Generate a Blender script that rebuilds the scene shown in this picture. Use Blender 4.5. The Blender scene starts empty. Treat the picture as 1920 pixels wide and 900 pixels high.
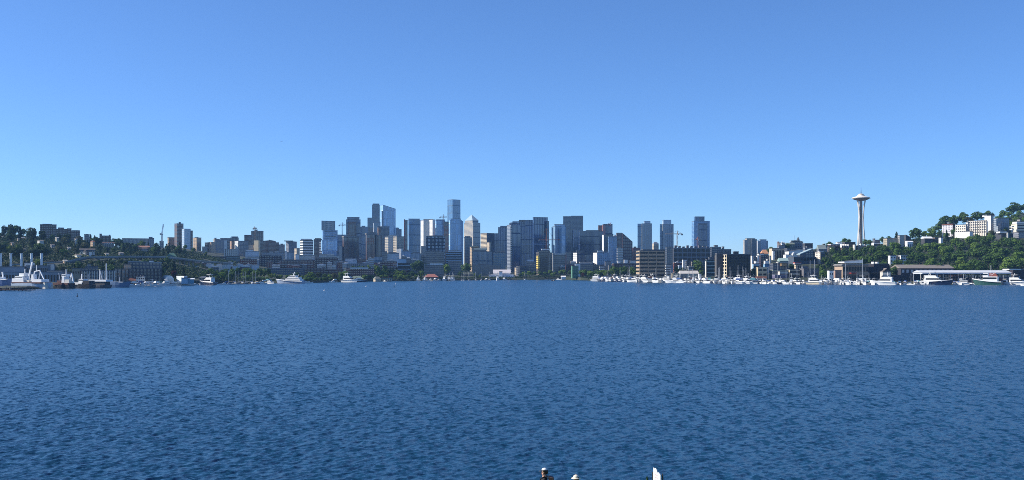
import bpy, math, random
import numpy as np
from mathutils import Vector, Matrix
R = math.radians
sc = bpy.context.scene
col = sc.collection
rnd = random.Random(7)

# ---------------------------------------------------------------- camera
# photo 1920x900, focal 2000 px, eye 16.5 m over the lake, horizon at row 507.5
CAMZ, F, HX, HY = 16.5, 2000.0, 960.0, 507.5
cd = bpy.data.cameras.new('camera')
cd.sensor_fit = 'HORIZONTAL'; cd.sensor_width = 36.0
cd.lens = 36.0 * F / 1920.0
cd.shift_y = (HY - 450.0) / 1920.0
cd.clip_start = 0.5; cd.clip_end = 60000
cam = bpy.data.objects.new('camera', cd)
cam.location = (0, 0, CAMZ); cam.rotation_euler = (R(90), 0, 0)
col.objects.link(cam); sc.camera = cam

# ---------------------------------------------------------------- world, sun, exposure
SUN_EL = 34.0
SUN_AZ = -88.0                  # degrees from +Y (into the picture), negative = towards -X
world = bpy.data.worlds.new('World'); sc.world = world; world.use_nodes = True
wn, wl = world.node_tree.nodes, world.node_tree.links
wn.clear()
wo = wn.new('ShaderNodeOutputWorld'); bg = wn.new('ShaderNodeBackground'); sky = wn.new('ShaderNodeTexSky')
sky.sky_type = 'NISHITA'; sky.sun_disc = False
sky.sun_elevation = R(SUN_EL); sky.sun_rotation = R(SUN_AZ)
sky.altitude = 3000; sky.air_density = 1.0; sky.dust_density = 3.0; sky.ozone_density = 10.0
bg.inputs['Strength'].default_value = 0.131
wl.new(sky.outputs[0], bg.inputs['Color']); wl.new(bg.outputs[0], wo.inputs['Surface'])
sd = bpy.data.lights.new('sun', 'SUN'); sd.energy = 5.0; sd.angle = R(0.5); sd.color = (1.0, 0.93, 0.82)
sun = bpy.data.objects.new('sun', sd); col.objects.link(sun)
sv = Vector((math.sin(R(SUN_AZ)) * math.cos(R(SUN_EL)), math.cos(R(SUN_AZ)) * math.cos(R(SUN_EL)), math.sin(R(SUN_EL))))
sun.rotation_euler = sv.to_track_quat('Z', 'Y').to_euler()
sun.location = (-300, 300, 600)
sc.view_settings.view_transform = 'Standard'; sc.view_settings.look = 'None'
sc.view_settings.exposure = 0.45; sc.view_settings.gamma = 1.0
sc.cycles.max_bounces = 6; sc.cycles.diffuse_bounces = 2; sc.cycles.glossy_bounces = 3
sc.cycles.volume_bounces = 1; sc.cycles.use_denoising = False; sc.cycles.sample_clamp_direct = 1.4; sc.cycles.filter_width = 0.9

# ---------------------------------------------------------------- helpers
def lin(c):
    return tuple((v / 255 / 12.92) if v / 255 <= 0.04045 else ((v / 255 + 0.055) / 1.055) ** 2.4 for v in c) + (1.0,)
def P(x, y, Y):
    return Vector(((x - HX) / F * Y, Y, CAMZ + (HY - y) / F * Y))
def X(x, Y): return (x - HX) / F * Y
def Zp(y, Y): return CAMZ + (HY - y) / F * Y

def new_mat(name):
    m = bpy.data.materials.new(name); m.use_nodes = True
    return m, m.node_tree.nodes, m.node_tree.links, m.node_tree.nodes['Principled BSDF']
_pm = {}
def paint(c, rough=0.7, noise=0.18, metal=0.0, scale=0.15, ior=1.5):
    """Painted or bare surface with uneven weathering."""
    k = (c, rough, noise, metal, scale, ior)
    if k in _pm: return _pm[k]
    m, n, l, b = new_mat('surface_%d' % len(_pm))
    tc = n.new('ShaderNodeTexCoord'); tx = n.new('ShaderNodeTexNoise')
    tx.inputs['Scale'].default_value = scale; tx.inputs['Detail'].default_value = 6
    l.new(tc.outputs['Object'], tx.inputs['Vector'])
    mx = n.new('ShaderNodeMix'); mx.data_type = 'RGBA'
    a = lin(c); mx.inputs[6].default_value = tuple(v * (1 - noise) for v in a[:3]) + (1,)
    mx.inputs[7].default_value = tuple(min(0.9, v * (1 + noise)) for v in a[:3]) + (1,)
    l.new(tx.outputs['Fac'], mx.inputs[0]); l.new(mx.outputs[2], b.inputs['Base Color'])
    b.inputs['Roughness'].default_value = rough; b.inputs['Metallic'].default_value = metal; b.inputs['IOR'].default_value = ior
    _pm[k] = m
    return m

def make_facade_group():
    g = bpy.data.node_groups.new('facade', 'ShaderNodeTree')
    I = lambda nm, t: g.interface.new_socket(nm, in_out='INPUT', socket_type=t)
    I('Wall', 'NodeSocketColor'); I('Glass', 'NodeSocketColor')
    for k in ('Floor', 'Bay', 'Tall', 'Wide', 'Vary', 'Shift'): I(k, 'NodeSocketFloat')
    g.interface.new_socket('Shader', in_out='OUTPUT', socket_type='NodeSocketShader')
    n, l = g.nodes, g.links
    gi, go = n.new('NodeGroupInput'), n.new('NodeGroupOutput')
    uv = n.new('ShaderNodeUVMap'); sp = n.new('ShaderNodeSeparateXYZ'); l.new(uv.outputs[0], sp.inputs[0])
    def M(op, a, b=None, v=None):
        q = n.new('ShaderNodeMath'); q.operation = op
        l.new(a, q.inputs[0])
        if b is not None: l.new(b, q.inputs[1])
        if v is not None: q.inputs[1].default_value = v
        return q.outputs[0]
    uu = M('DIVIDE', M('ADD', sp.outputs[0], gi.outputs['Shift']), gi.outputs['Bay'])
    vv = M('DIVIDE', sp.outputs[1], gi.outputs['Floor'])
    mu = M('LESS_THAN', M('FRACT', uu), gi.outputs['Wide'])
    mv = M('LESS_THAN', M('FRACT', vv), gi.outputs['Tall'])
    mask = M('MULTIPLY', mu, mv)
    cb = n.new('ShaderNodeCombineXYZ')
    l.new(M('FLOOR', uu), cb.inputs[0]); l.new(M('FLOOR', vv), cb.inputs[1]); l.new(gi.outputs['Shift'], cb.inputs[2])
    wnz = n.new('ShaderNodeTexWhiteNoise'); wnz.noise_dimensions = '3D'; l.new(cb.outputs[0], wnz.inputs['Vector'])
    nz = n.new('ShaderNodeTexNoise'); nz.inputs['Scale'].default_value = 0.05; nz.inputs['Detail'].default_value = 3
    l.new(uv.outputs[0], nz.inputs['Vector'])
    rr = M('ADD', M('MULTIPLY', wnz.outputs['Value'], gi.outputs['Vary']), M('SUBTRACT', M('ADD', nz.outputs['Fac'], v=0.55), M('MULTIPLY', gi.outputs['Vary'], v=0.5)))
    gv = n.new('ShaderNodeVectorMath'); gv.operation = 'SCALE'; l.new(gi.outputs['Glass'], gv.inputs[0]); l.new(rr, gv.inputs['Scale'])
    n2 = n.new('ShaderNodeTexNoise'); n2.inputs['Scale'].default_value = 0.09; n2.inputs['Detail'].default_value = 6
    l.new(uv.outputs[0], n2.inputs['Vector'])
    wv = n.new('ShaderNodeVectorMath'); wv.operation = 'SCALE'; l.new(gi.outputs['Wall'], wv.inputs[0]); l.new(M('ADD', M('MULTIPLY', n2.outputs['Fac'], v=0.5), v=0.72), wv.inputs['Scale'])
    gb = n.new('ShaderNodeBsdfPrincipled'); gb.inputs['Roughness'].default_value = 0.12; gb.inputs['IOR'].default_value = 2.0
    wb = n.new('ShaderNodeBsdfPrincipled'); wb.inputs['Roughness'].default_value = 0.75
    l.new(gv.outputs[0], gb.inputs['Base Color']); l.new(wv.outputs[0], wb.inputs['Base Color'])
    ms = n.new('ShaderNodeMixShader'); l.new(mask, ms.inputs[0]); l.new(wb.outputs[0], ms.inputs[1]); l.new(gb.outputs[0], ms.inputs[2])
    l.new(ms.outputs[0], go.inputs[0])
    return g
FG = make_facade_group()
_fm = {}
def facade(wall, glass, fl=3.6, bay=3.2, tall=0.6, wide=0.68, vary=0.9):
    k = (wall, glass, fl, bay, tall, wide, vary)
    if k in _fm: return _fm[k]
    m = bpy.data.materials.new('facade_%d' % len(_fm)); m.use_nodes = True
    n, l = m.node_tree.nodes, m.node_tree.links
    out = n['Material Output']; n.remove(n['Principled BSDF'])
    q = n.new('ShaderNodeGroup'); q.node_tree = FG
    q.inputs['Wall'].default_value = lin(wall); q.inputs['Glass'].default_value = lin(glass)
    for s, v in zip(('Floor', 'Bay', 'Tall', 'Wide', 'Vary', 'Shift'), (fl, bay, tall, wide, vary, len(_fm) * 7.31)): q.inputs[s].default_value = v
    l.new(q.outputs[0], out.inputs['Surface'])
    _fm[k] = m
    return m

LOC = {}
class MB:
    """Collects shapes and links them as ONE mesh object."""
    def __init__(s): s.v = []; s.f = []; s.uv = []; s.mi = []
    def face(s, pts, uv=None, mi=0):
        i = len(s.v); s.v += [tuple(p) for p in pts]; s.f.append(tuple(range(i, i + len(pts)))); s.mi.append(mi)
        s.uv.append(uv or [(p[0], p[1]) for p in pts])
    def prism(s, poly, z0, z1, top=True, mi=0, topmi=None, ztop=None):
        """poly counter-clockwise from above; ztop may give one top height for each corner"""
        n = len(poly); zt = ztop or [z1] * n; u = 0.0
        i = len(s.v)
        s.v += [(p[0], p[1], z0) for p in poly] + [(p[0], p[1], zt[k]) for k, p in enumerate(poly)]
        for k in range(n):
            a, b = poly[k], poly[(k + 1) % n]; d = math.hypot(b[0] - a[0], b[1] - a[1]); kk = (k + 1) % n
            s.f.append((i + k, i + kk, i + n + kk, i + n + k)); s.mi.append(mi)
            s.uv.append([(u, 0), (u + d, 0), (u + d, zt[kk] - z0), (u, zt[k] - z0)]); u += d
        if top:
            s.f.append(tuple(i + n + k for k in range(n))); s.mi.append(mi if topmi is None else topmi); s.uv.append([(0.01, -.01)] * n)
            s.f.append(tuple(i + k for k in reversed(range(n)))); s.mi.append(mi); s.uv.append([(0.01, -.01)] * n)
        return s
    def box(s, c, size, rz=0.0, mi=0):
        cs, sn = math.cos(rz), math.sin(rz); hx, hy = size[0] / 2, size[1] / 2
        poly = [(c[0] + x * cs - y * sn, c[1] + x * sn + y * cs) for x, y in ((-hx, -hy), (hx, -hy), (hx, hy), (-hx, hy))]
        return s.prism(poly, c[2] - size[2] / 2, c[2] + size[2] / 2, mi=mi)
    def hull(s, lo, hi, mi=0):
        """eight-corner block: lo and hi are four points each, counter-clockwise from above"""
        i = len(s.v); s.v += [tuple(p) for p in lo] + [tuple(p) for p in hi]
        for f in ((3, 2, 1, 0), (4, 5, 6, 7), (0, 1, 5, 4), (1, 2, 6, 5), (2, 3, 7, 6), (3, 0, 4, 7)):
            s.f.append(tuple(i + k for k in f)); s.mi.append(mi); s.uv.append([(0, 0), (1, 0), (1, 1), (0, 1)])
        return s
    def bar(s, p, q, w, h=None, mi=0, n=4):
        p, q = Vector(p), Vector(q); d = (q - p)
        if d.length < 1e-6: return s
        d.normalize(); a = d.cross(Vector((0, 0, 1)))
        if a.length < 1e-3: a = Vector((1, 0, 0))
        a.normalize(); b = d.cross(a); h = h or w
        i = len(s.v)
        for e in (p, q):
            for k in range(n):
                t = 2 * math.pi * (k + .5) / n; r = 0.7071 if n == 4 else 0.5
                s.v.append(tuple(e + a * math.cos(t) * w * r + b * math.sin(t) * h * r))
        for k in range(n):
            s.f.append((i + k, i + (k + 1) % n, i + n + (k + 1) % n, i + n + k)); s.mi.append(mi); s.uv.append([(0, 0)] * 4)
        s.f.append(tuple(i + k for k in reversed(range(n)))); s.f.append(tuple(i + n + k for k in range(n))); s.mi += [mi, mi]; s.uv += [[(0, 0)] * n] * 2
        return s
    def lathe(s, c, prof, n=24, mi=0, cap=True):
        """prof: [(radius, z)] from bottom to top"""
        i = len(s.v)
        for r, z in prof:
            for k in range(n):
                t = 2 * math.pi * k / n; s.v.append((c[0] + r * math.cos(t), c[1] + r * math.sin(t), c[2] + z))
        for j in range(len(prof) - 1):
            for k in range(n):
                kk = (k + 1) % n
                s.f.append((i + j * n + k, i + j * n + kk, i + (j + 1) * n + kk, i + (j + 1) * n + k)); s.mi.append(mi)
                r = prof[j][0]; u0, u1 = 2 * math.pi * r * k / n, 2 * math.pi * r * (k + 1) / n
                s.uv.append([(u0, prof[j][1]), (u1, prof[j][1]), (u1, prof[j + 1][1]), (u0, prof[j + 1][1])])
        if cap:
            s.f.append(tuple(i + k for k in reversed(range(n)))); s.f.append(tuple(i + (len(prof) - 1) * n + k for k in range(n))); s.mi += [mi, mi]; s.uv += [[(0.01, -.01)] * n] * 2
        return s
    def build(s, name, mats, parent=None, smooth=False):
        off = LOC.get(parent.name, Vector((0, 0, 0))) if parent else Vector((0, 0, 0))
        me = bpy.data.meshes.new(name)
        me.from_pydata([(v[0] - off[0], v[1] - off[1], v[2] - off[2]) for v in s.v], [], s.f)
        ul = me.uv_layers.new(name='UVMap')
        flat = [c for f in s.uv for p in f for c in p]
        ul.data.foreach_set('uv', flat)
        if not isinstance(mats, (list, tuple)): mats = [mats]
        for m in mats: me.materials.append(m)
        if len(mats) > 1: me.polygons.foreach_set('material_index', s.mi)
        if smooth: me.polygons.foreach_set('use_smooth', [True] * len(me.polygons))
        me.update()
        o = bpy.data.objects.new(name, me); col.objects.link(o)
        if parent: o.parent = parent; LOC[o.name] = off
        return o
def tag(o, label=None, cat=None, group=None, kind=None):
    for k, v in (('label', label), ('category', cat), ('group', group), ('kind', kind)):
        if v: o[k] = v
    return o
def empty(name, loc, label=None, cat=None, group=None, rz=0.0):
    o = bpy.data.objects.new(name, None); col.objects.link(o); o.location = loc; o.empty_display_size = 1
    o.rotation_euler = (0, 0, rz)
    LOC[o.name] = Vector(loc)
    return tag(o, label, cat, group)
def kids(o): return [c for c in o.children]
def copy_tree(o, parent=None):
    c = o.copy(); col.objects.link(c)
    if parent: c.parent = parent
    for ch in kids(o): copy_tree(ch, c)
    return c
ORD = ['', 'second', 'third', 'fourth', 'fifth', 'sixth', 'seventh', 'eighth', 'ninth', 'tenth', 'eleventh', 'twelfth', 'thirteenth', 'fourteenth', 'fifteenth', 'sixteenth']
PEND = []                       # (object, photo column, base label, group): repeats that get their place in the row added
def pend(o, x, base, group): o['group'] = group; PEND.append((o, x, base))
def finish_labels():
    sets = {}
    for o, x, b in PEND: sets.setdefault(b, []).append((x, o))
    for b, v in sets.items():
        v.sort(key=lambda t: t[0]); n = len(v)
        for i, (x, o) in enumerate(v):
            if n == 1: o['label'] = b
            elif n > 16: o['label'] = b
            elif i == 0: o['label'] = b + ', leftmost'
            elif i == n - 1: o['label'] = b + ', rightmost'
            else: o['label'] = b + ', %s from left' % ORD[i]
            if n > 1: o['group'] = o.get('group')

# ---------------------------------------------------------------- ground shape
SHX = [-400, 0, 60, 150, 240, 300, 440, 560, 700, 840, 960, 1060, 1120, 1250, 1400, 1500, 1600, 1750, 1920, 2400]
SHY = [560, 545, 541.5, 540, 537, 534.5, 531, 531, 527.3, 526, 524.6, 524.2, 526.5, 529, 531, 532.3, 533.2, 533.6, 533.8, 534]
def shore(x): return CAMZ * F / (np.interp(x, SHX, SHY) - HY)
PROF = {
    -250: [(900, 2), (1150, 6), (1350, 25), (1600, 62), (1850, 95), (2100, 108), (2800, 105), (6000, 60)],
    0: [(950, 2), (1130, 4), (1260, 12), (1500, 40), (1800, 73), (2000, 84), (2800, 80), (6000, 50)],
    90: [(950, 2), (1140, 4), (1280, 14), (1500, 38), (1800, 66), (2000, 76), (2800, 70), (6000, 50)],
    170: [(950, 2), (1150, 4), (1300, 14), (1500, 33), (1800, 57), (2000, 66), (2800, 60), (6000, 50)],
    240: [(1000, 2), (1200, 4), (1350, 14), (1500, 30), (1800, 50), (2100, 60), (2800, 60), (6000, 50)],
    330: [(1100, 2), (1280, 4), (1420, 12), (1600, 28), (1900, 48), (2250, 68), (2800, 72), (6000, 50)],
    430: [(1250, 2), (1400, 4), (1600, 10), (1900, 26), (2400, 50), (2800, 62), (6000, 50)],
    560: [(1350, 2), (1500, 3), (1800, 8), (2300, 30), (2900, 50), (6000, 50)],
    700: [(1500, 2), (1700, 3), (2000, 8), (2500, 22), (3200, 38), (4500, 50), (6000, 40)],
    960: [(1700, 2), (1950, 3), (2200, 8), (2800, 24), (3600, 38), (6000, 40)],
    1150: [(1600, 2), (1800, 4), (2200, 14), (2800, 30), (3600, 38), (6000, 30)],
    1300: [(1450, 2), (1560, 4), (1900, 18), (2400, 32), (3200, 38), (6000, 30)],
    1420: [(1350, 2), (1440, 4), (1560, 18), (1750, 32), (1900, 36), (2600, 34), (6000, 30)],
    1500: [(1300, 2), (1380, 4), (1500, 22), (1700, 44), (1850, 54), (2100, 50), (2800, 38), (6000, 30)],
    1600: [(1240, 2), (1340, 4), (1460, 20), (1650, 42), (1850, 54), (2100, 54), (2800, 42), (6000, 30)],
    1700: [(1230, 2), (1320, 4), (1440, 20), (1650, 46), (1850, 66), (2100, 72), (2800, 60), (6000, 40)],
    1800: [(1220, 2), (1300, 4), (1420, 20), (1620, 54), (1800, 78), (2000, 96), (2300, 108), (6000, 60)],
    1920: [(1220, 2), (1300, 4), (1400, 20), (1600, 58), (1780, 84), (2000, 118), (2200, 138), (3000, 140), (6000, 80)],
    2250: [(1220, 2), (1300, 6), (1500, 40), (1800, 95), (2100, 140), (3000, 150), (6000, 90)],
}
PX = sorted(PROF)
_PY = [np.array([q[0] for q in PROF[k]], float) for k in PX]; _PZ = [np.array([q[1] for q in PROF[k]], float) for k in PX]
def gz_px(x, Y):
    if x <= PX[0]: return float(np.interp(Y, _PY[0], _PZ[0]))
    if x >= PX[-1]: return float(np.interp(Y, _PY[-1], _PZ[-1]))
    i = int(np.searchsorted(PX, x, 'right')) - 1; t = (x - PX[i]) / (PX[i + 1] - PX[i])
    return float((1 - t) * np.interp(Y, _PY[i], _PZ[i]) + t * np.interp(Y, _PY[i + 1], _PZ[i + 1]))
def gz(wx, wy): return gz_px(HX + wx / wy * F, wy)
def hit(x, y):
    """depth at which the ground shows at photo point (x, y)"""
    Y = float(shore(x)) + 4
    while Y < 5500:
        if HY - (gz_px(x, Y) - CAMZ) / Y * F <= y: return Y
        Y += 8
    return None

# ---------------------------------------------------------------- land sheet
def land():
    dl = [-14, -2, 0.5, 6, 16, 30, 50, 75, 105, 140, 180, 225, 275, 330, 390, 455, 525, 600, 680, 770, 870, 980, 1100, 1250, 1450, 1700, 2000, 2400, 3000, 3800, 5000, 8000, 14000, 30000]
    xs = list(range(-400, 2401, 14)); v = []; f = []
    for x in xs:
        s0 = float(shore(x)) + 3.5 * math.sin(x * .21) + 2.5 * math.sin(x * .067 + 1)
        for j, d in enumerate(dl):
            Y = s0 + d; z = -4 if j == 0 else (-.4 if j == 1 else max(1.3, gz_px(x, Y) + rnd.uniform(-.6, .6) * (j > 4)))
            if j == 2: z = 1.1
            v.append((X(x, Y), Y, z))
    m = len(dl)
    for i in range(len(xs) - 1):
        for j in range(m - 1): f.append((i * m + j, (i + 1) * m + j, (i + 1) * m + j + 1, i * m + j + 1))
    me = bpy.data.meshes.new('terrain'); me.from_pydata(v, [], f)
    m_, n, l, b = new_mat('ground')
    tc = n.new('ShaderNodeTexCoord'); t = n.new('ShaderNodeTexNoise'); t.inputs['Scale'].default_value = .018; t.inputs['Detail'].default_value = 8
    l.new(tc.outputs['Object'], t.inputs['Vector'])
    r = n.new('ShaderNodeValToRGB'); e = r.color_ramp.elements
    e[0].position = .36; e[0].color = (.010, .018, .008, 1); e[1].position = .68; e[1].color = (.05, .052, .036, 1)
    q = e.new(.5); q.color = (.022, .034, .014, 1)
    l.new(t.outputs['Fac'], r.inputs[0]); l.new(r.outputs[0], b.inputs['Base Color']); b.inputs['Roughness'].default_value = .95
    me.materials.append(m_); me.polygons.foreach_set('use_smooth', [True] * len(me.polygons))
    o = bpy.data.objects.new('terrain', me); col.objects.link(o); tag(o, kind='structure')
land()

# ---------------------------------------------------------------- lake
WC, WR, WA, K1, K2 = (.0068, .046, .098), .27, 1.0, .8, 2.0
def lake():
    N, L = 512, 64.0
    rg = np.random.default_rng(3)
    k1 = np.fft.fftfreq(N, L / N) * 2 * np.pi
    kx, ky = np.meshgrid(k1, k1, indexing='ij'); k = np.hypot(kx, ky); k[0, 0] = 1
    wd = np.array([0.80, -0.60])                    # waves run this way, crests across it
    ca = (kx * wd[0] + ky * wd[1]) / k
    kp = 2 * np.pi / 1.35
    S = np.exp(-1.25 * (kp / k) ** 2) / k ** 3.55 * (0.03 + np.abs(ca) ** 4)
    S[0, 0] = 0
    ph = (rg.normal(size=(N, N)) + 1j * rg.normal(size=(N, N))) * np.sqrt(S)
    lam = 2 * np.pi / k
    def band(lo, hi):
        w = (1 / (1 + (lo / lam) ** 8)) * (1 / (1 + (lam / hi) ** 8)); w[0, 0] = 0
        return np.real(np.fft.ifft2(ph * w))
    full = band(0.45, 60); gx = np.diff(full, axis=0) / (L / N)
    sc_ = 0.185 / gx.std()
    bands = [(band(0.45, 1.3) * sc_, 0.3, 1.1), (band(1.3, 3.2) * sc_, 1.2, 4.5), (band(3.2, 60) * sc_ * .7, 5, 14)]
    ys = [14.0]
    while ys[-1] < 2300:
        y = ys[-1]; ys.append(y + max(0.16, min(18, y * y / (CAMZ * 1067) * 0.42)))
    ys += [2600, 4000, 8000, 16000, 40000]
    ys = np.array(ys); nc = 760
    ts = np.linspace(-0.62, 0.62, nc)
    XX = ys[:, None] * ts[None, :]; YY = np.repeat(ys[:, None], nc, 1)
    dy = np.gradient(ys)[:, None]; dx = (ys * (ts[1] - ts[0]))[:, None]
    sp = np.maximum(dx, dy * .8)
    Z = np.zeros_like(XX)
    for b, s0, s1 in bands:
        fx = (XX / L % 1) * N; fy = (YY / L % 1) * N
        ix = fx.astype(int) % N; iy = fy.astype(int) % N; tx = fx - np.floor(fx); ty = fy - np.floor(fy)
        h = (b[ix, iy] * (1 - tx) + b[(ix + 1) % N, iy] * tx) * (1 - ty) + (b[ix, (iy + 1) % N] * (1 - tx) + b[(ix + 1) % N, (iy + 1) % N] * tx) * ty
        Z += h * np.clip((s1 - sp) / (s1 - s0), 0, 1)
    gust = .92 + .22 * np.sin(XX * .021 + YY * .013 + 2 * np.sin(YY * .017)) * np.sin(YY * .019 - XX * .008)
    Z *= gust
    V = np.stack([XX, YY, Z], -1).reshape(-1, 3)
    nr = len(ys); a = (np.arange(nr - 1)[:, None] * nc + np.arange(nc - 1)[None, :])
    Fq = np.stack([a, a + 1, a + nc + 1, a + nc], -1).reshape(-1, 4)
    me = bpy.data.meshes.new('lake_water')
    me.vertices.add(len(V)); me.vertices.foreach_set('co', V.astype(np.float32).ravel())
    me.loops.add(Fq.size); me.loops.foreach_set('vertex_index', Fq.astype(np.int32).ravel())
    me.polygons.add(len(Fq)); me.polygons.foreach_set('loop_start', np.arange(0, Fq.size, 4, dtype=np.int32))
    me.update(calc_edges=True); me.polygons.foreach_set('use_smooth', np.ones(len(Fq), bool)); me.validate()
    m, n, l, b = new_mat('lake_water')
    b.inputs['Base Color'].default_value = (*WC, 1); b.inputs['Roughness'].default_value = WR; b.inputs['IOR'].default_value = 1.33
    tc = n.new('ShaderNodeTexCoord')
    def nz(scale, stretch, det, rot, rough):
        mp = n.new('ShaderNodeMapping'); mp.inputs['Rotation'].default_value = (0, 0, R(rot)); mp.inputs['Scale'].default_value = (1, stretch, 1)
        t = n.new('ShaderNodeTexNoise'); t.inputs['Scale'].default_value = scale; t.inputs['Detail'].default_value = det; t.inputs['Roughness'].default_value = rough
        l.new(tc.outputs['Object'], mp.inputs[0]); l.new(mp.outputs[0], t.inputs['Vector'])
        return t
    def V(op, a, b_=None, s=None):
        q = n.new('ShaderNodeVectorMath'); q.operation = op; l.new(a, q.inputs[0])
        if b_ is not None: (l.new(b_, q.inputs[1]) if not isinstance(b_, tuple) else setattr(q.inputs[1], 'default_value', b_))
        if s is not None: (l.new(s, q.inputs['Scale']) if not isinstance(s, float) else setattr(q.inputs['Scale'], 'default_value', s))
        return q.outputs[0]
    # ripples too small for the mesh: slopes of the surface, from metres-long wavelets down to a hand's breadth
    w1 = V('SUBTRACT', nz(WA, .30, 6, 37, .66).outputs['Color'], (.5, .5, .5)); w2 = V('SUBTRACT', nz(1.1, .55, 4, 30, .7).outputs['Color'], (.5, .5, .5))
    gust = nz(.012, .3, 5, 14, .6)
    rp = n.new('ShaderNodeMapRange'); rp.inputs['From Min'].default_value = .3; rp.inputs['From Max'].default_value = .7; rp.inputs['To Min'].default_value = .75; rp.inputs['To Max'].default_value = 1.25
    l.new(gust.outputs['Fac'], rp.inputs['Value'])
    sl = V('ADD', V('MULTIPLY', w1, (K1, K1, 0)), V('MULTIPLY', w2, (K2, K2, 0)))
    gm = n.new('ShaderNodeNewGeometry')
    nn = V('NORMALIZE', V('ADD', gm.outputs['Normal'], V('SCALE', sl, s=rp.outputs[0])))
    l.new(nn, b.inputs['Normal'])
    me.materials.append(m)
    o = bpy.data.objects.new('lake_water', me); col.objects.link(o); tag(o, kind='structure')
lake()

# ---------------------------------------------------------------- air over the lake and the city
def haze():
    x, y0, y1, z0, z1 = 3200, -200, 5400, -6, 330
    m = bpy.data.materials.new('haze'); m.use_nodes = True; n, l = m.node_tree.nodes, m.node_tree.links
    n.remove(n['Principled BSDF']); v = n.new('ShaderNodeVolumePrincipled')
    v.inputs['Color'].default_value = (.30, .58, 1, 1); v.inputs['Density'].default_value = HAZE; v.inputs['Anisotropy'].default_value = .1
    l.new(v.outputs[0], n['Material Output'].inputs['Volume'])
    b = MB(); b.box((0, (y0 + y1) / 2, (z0 + z1) / 2), (2 * x, y1 - y0, z1 - z0))
    o = b.build('haze', m); tag(o, kind='stuff')
HAZE = 3.6e-5
haze()

# ---------------------------------------------------------------- building kit
def foot(x0, xc, x1, Y, th=None, depth=None):
    """plan of a block whose front runs over photo columns x0..x1 at depth Y, with its near corner at xc if two faces show"""
    u0, u1 = (x0 - HX) / F, (x1 - HX) / F
    if xc is None:
        um = (u0 + u1) / 2; w = (u1 - u0) * Y; D = depth or max(9.0, min(45.0, .8 * w))
        if um > .02 and th is None:
            a = max(0.0, u0) * D / (Y + D); p = ((u0 + a) * Y, Y); q = (u1 * Y, Y)
            return [p, q, (q[0], Y + D), (p[0], Y + D)]
        if th is None: d = Vector((um, 1)).normalized()
        else: d = Vector((-math.sin(R(th)), math.cos(R(th))))
        c = Vector((um * Y, Y)); k = c.dot(d)
        y0 = k / (u0 * d.x + d.y); y1 = k / (u1 * d.x + d.y)
        p, q = Vector((u0 * y0, y0)), Vector((u1 * y1, y1))
        return [tuple(p), tuple(q), tuple(q + d * D), tuple(p + d * D)]
    uc = (xc - HX) / F
    if th is None: th = math.degrees(math.atan(max(0.0, -uc))) + 24
    c, s = math.cos(R(th)), math.sin(R(th)); px = uc * Y
    wr = (u1 * Y - px) / (c - u1 * s); wl = (px - u0 * Y) / (s + u0 * c)
    if depth: wl = max(wl, depth) if xc == x0 else wl
    wr = max(wr, 1.0); wl = max(wl, 1.0)
    a = (px, Y); b = (px + wr * c, Y + wr * s)
    return [a, b, (b[0] - wl * s, b[1] + wl * c), (px - wl * s, Y + wl * c)]
def grow(poly, d):
    cx = sum(p[0] for p in poly) / len(poly); cy = sum(p[1] for p in poly) / len(poly); o = []
    for p in poly:
        v = Vector((p[0] - cx, p[1] - cy)); v *= 1 + d / max(v.length, .1) * 1.414; o.append((cx + v.x, cy + v.y))
    return o
_wm = {}
def wmesh(w, d, h, mat):
    k = (round(w, 1), round(d, 2), round(h, 1), mat.name)
    if k not in _wm:
        b = MB(); b.box((0, 0, 0), (max(k[0], .2), d, max(k[2], .2)))
        me = bpy.data.meshes.new('window'); me.from_pydata(b.v, [], b.f); me.materials.append(mat); me.update(); _wm[k] = me
    return _wm[k]
def on_face(name, parent, a, b, z, along, w, h, mat, thick=.3):
    """a flat part standing proud of the wall from a to b"""
    a, b = Vector(a), Vector(b); t = (b - a); L = t.length; t.normalize(); nrm = Vector((t.y, -t.x))
    me = wmesh(w, thick, h, mat); o = bpy.data.objects.new(name, me); col.objects.link(o)
    c = a + t * (along * L) + nrm * (thick / 2 - .06)
    off = LOC[parent.name]; o.location = (c.x - off[0], c.y - off[1], z - off[2]); o.rotation_euler = (0, 0, math.atan2(t.y, t.x)); o.parent = parent
    return o
ROOF = (92, 94, 98)
BL = []                         # (columns, top row, short phrase) of buildings other labels may point at
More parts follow.
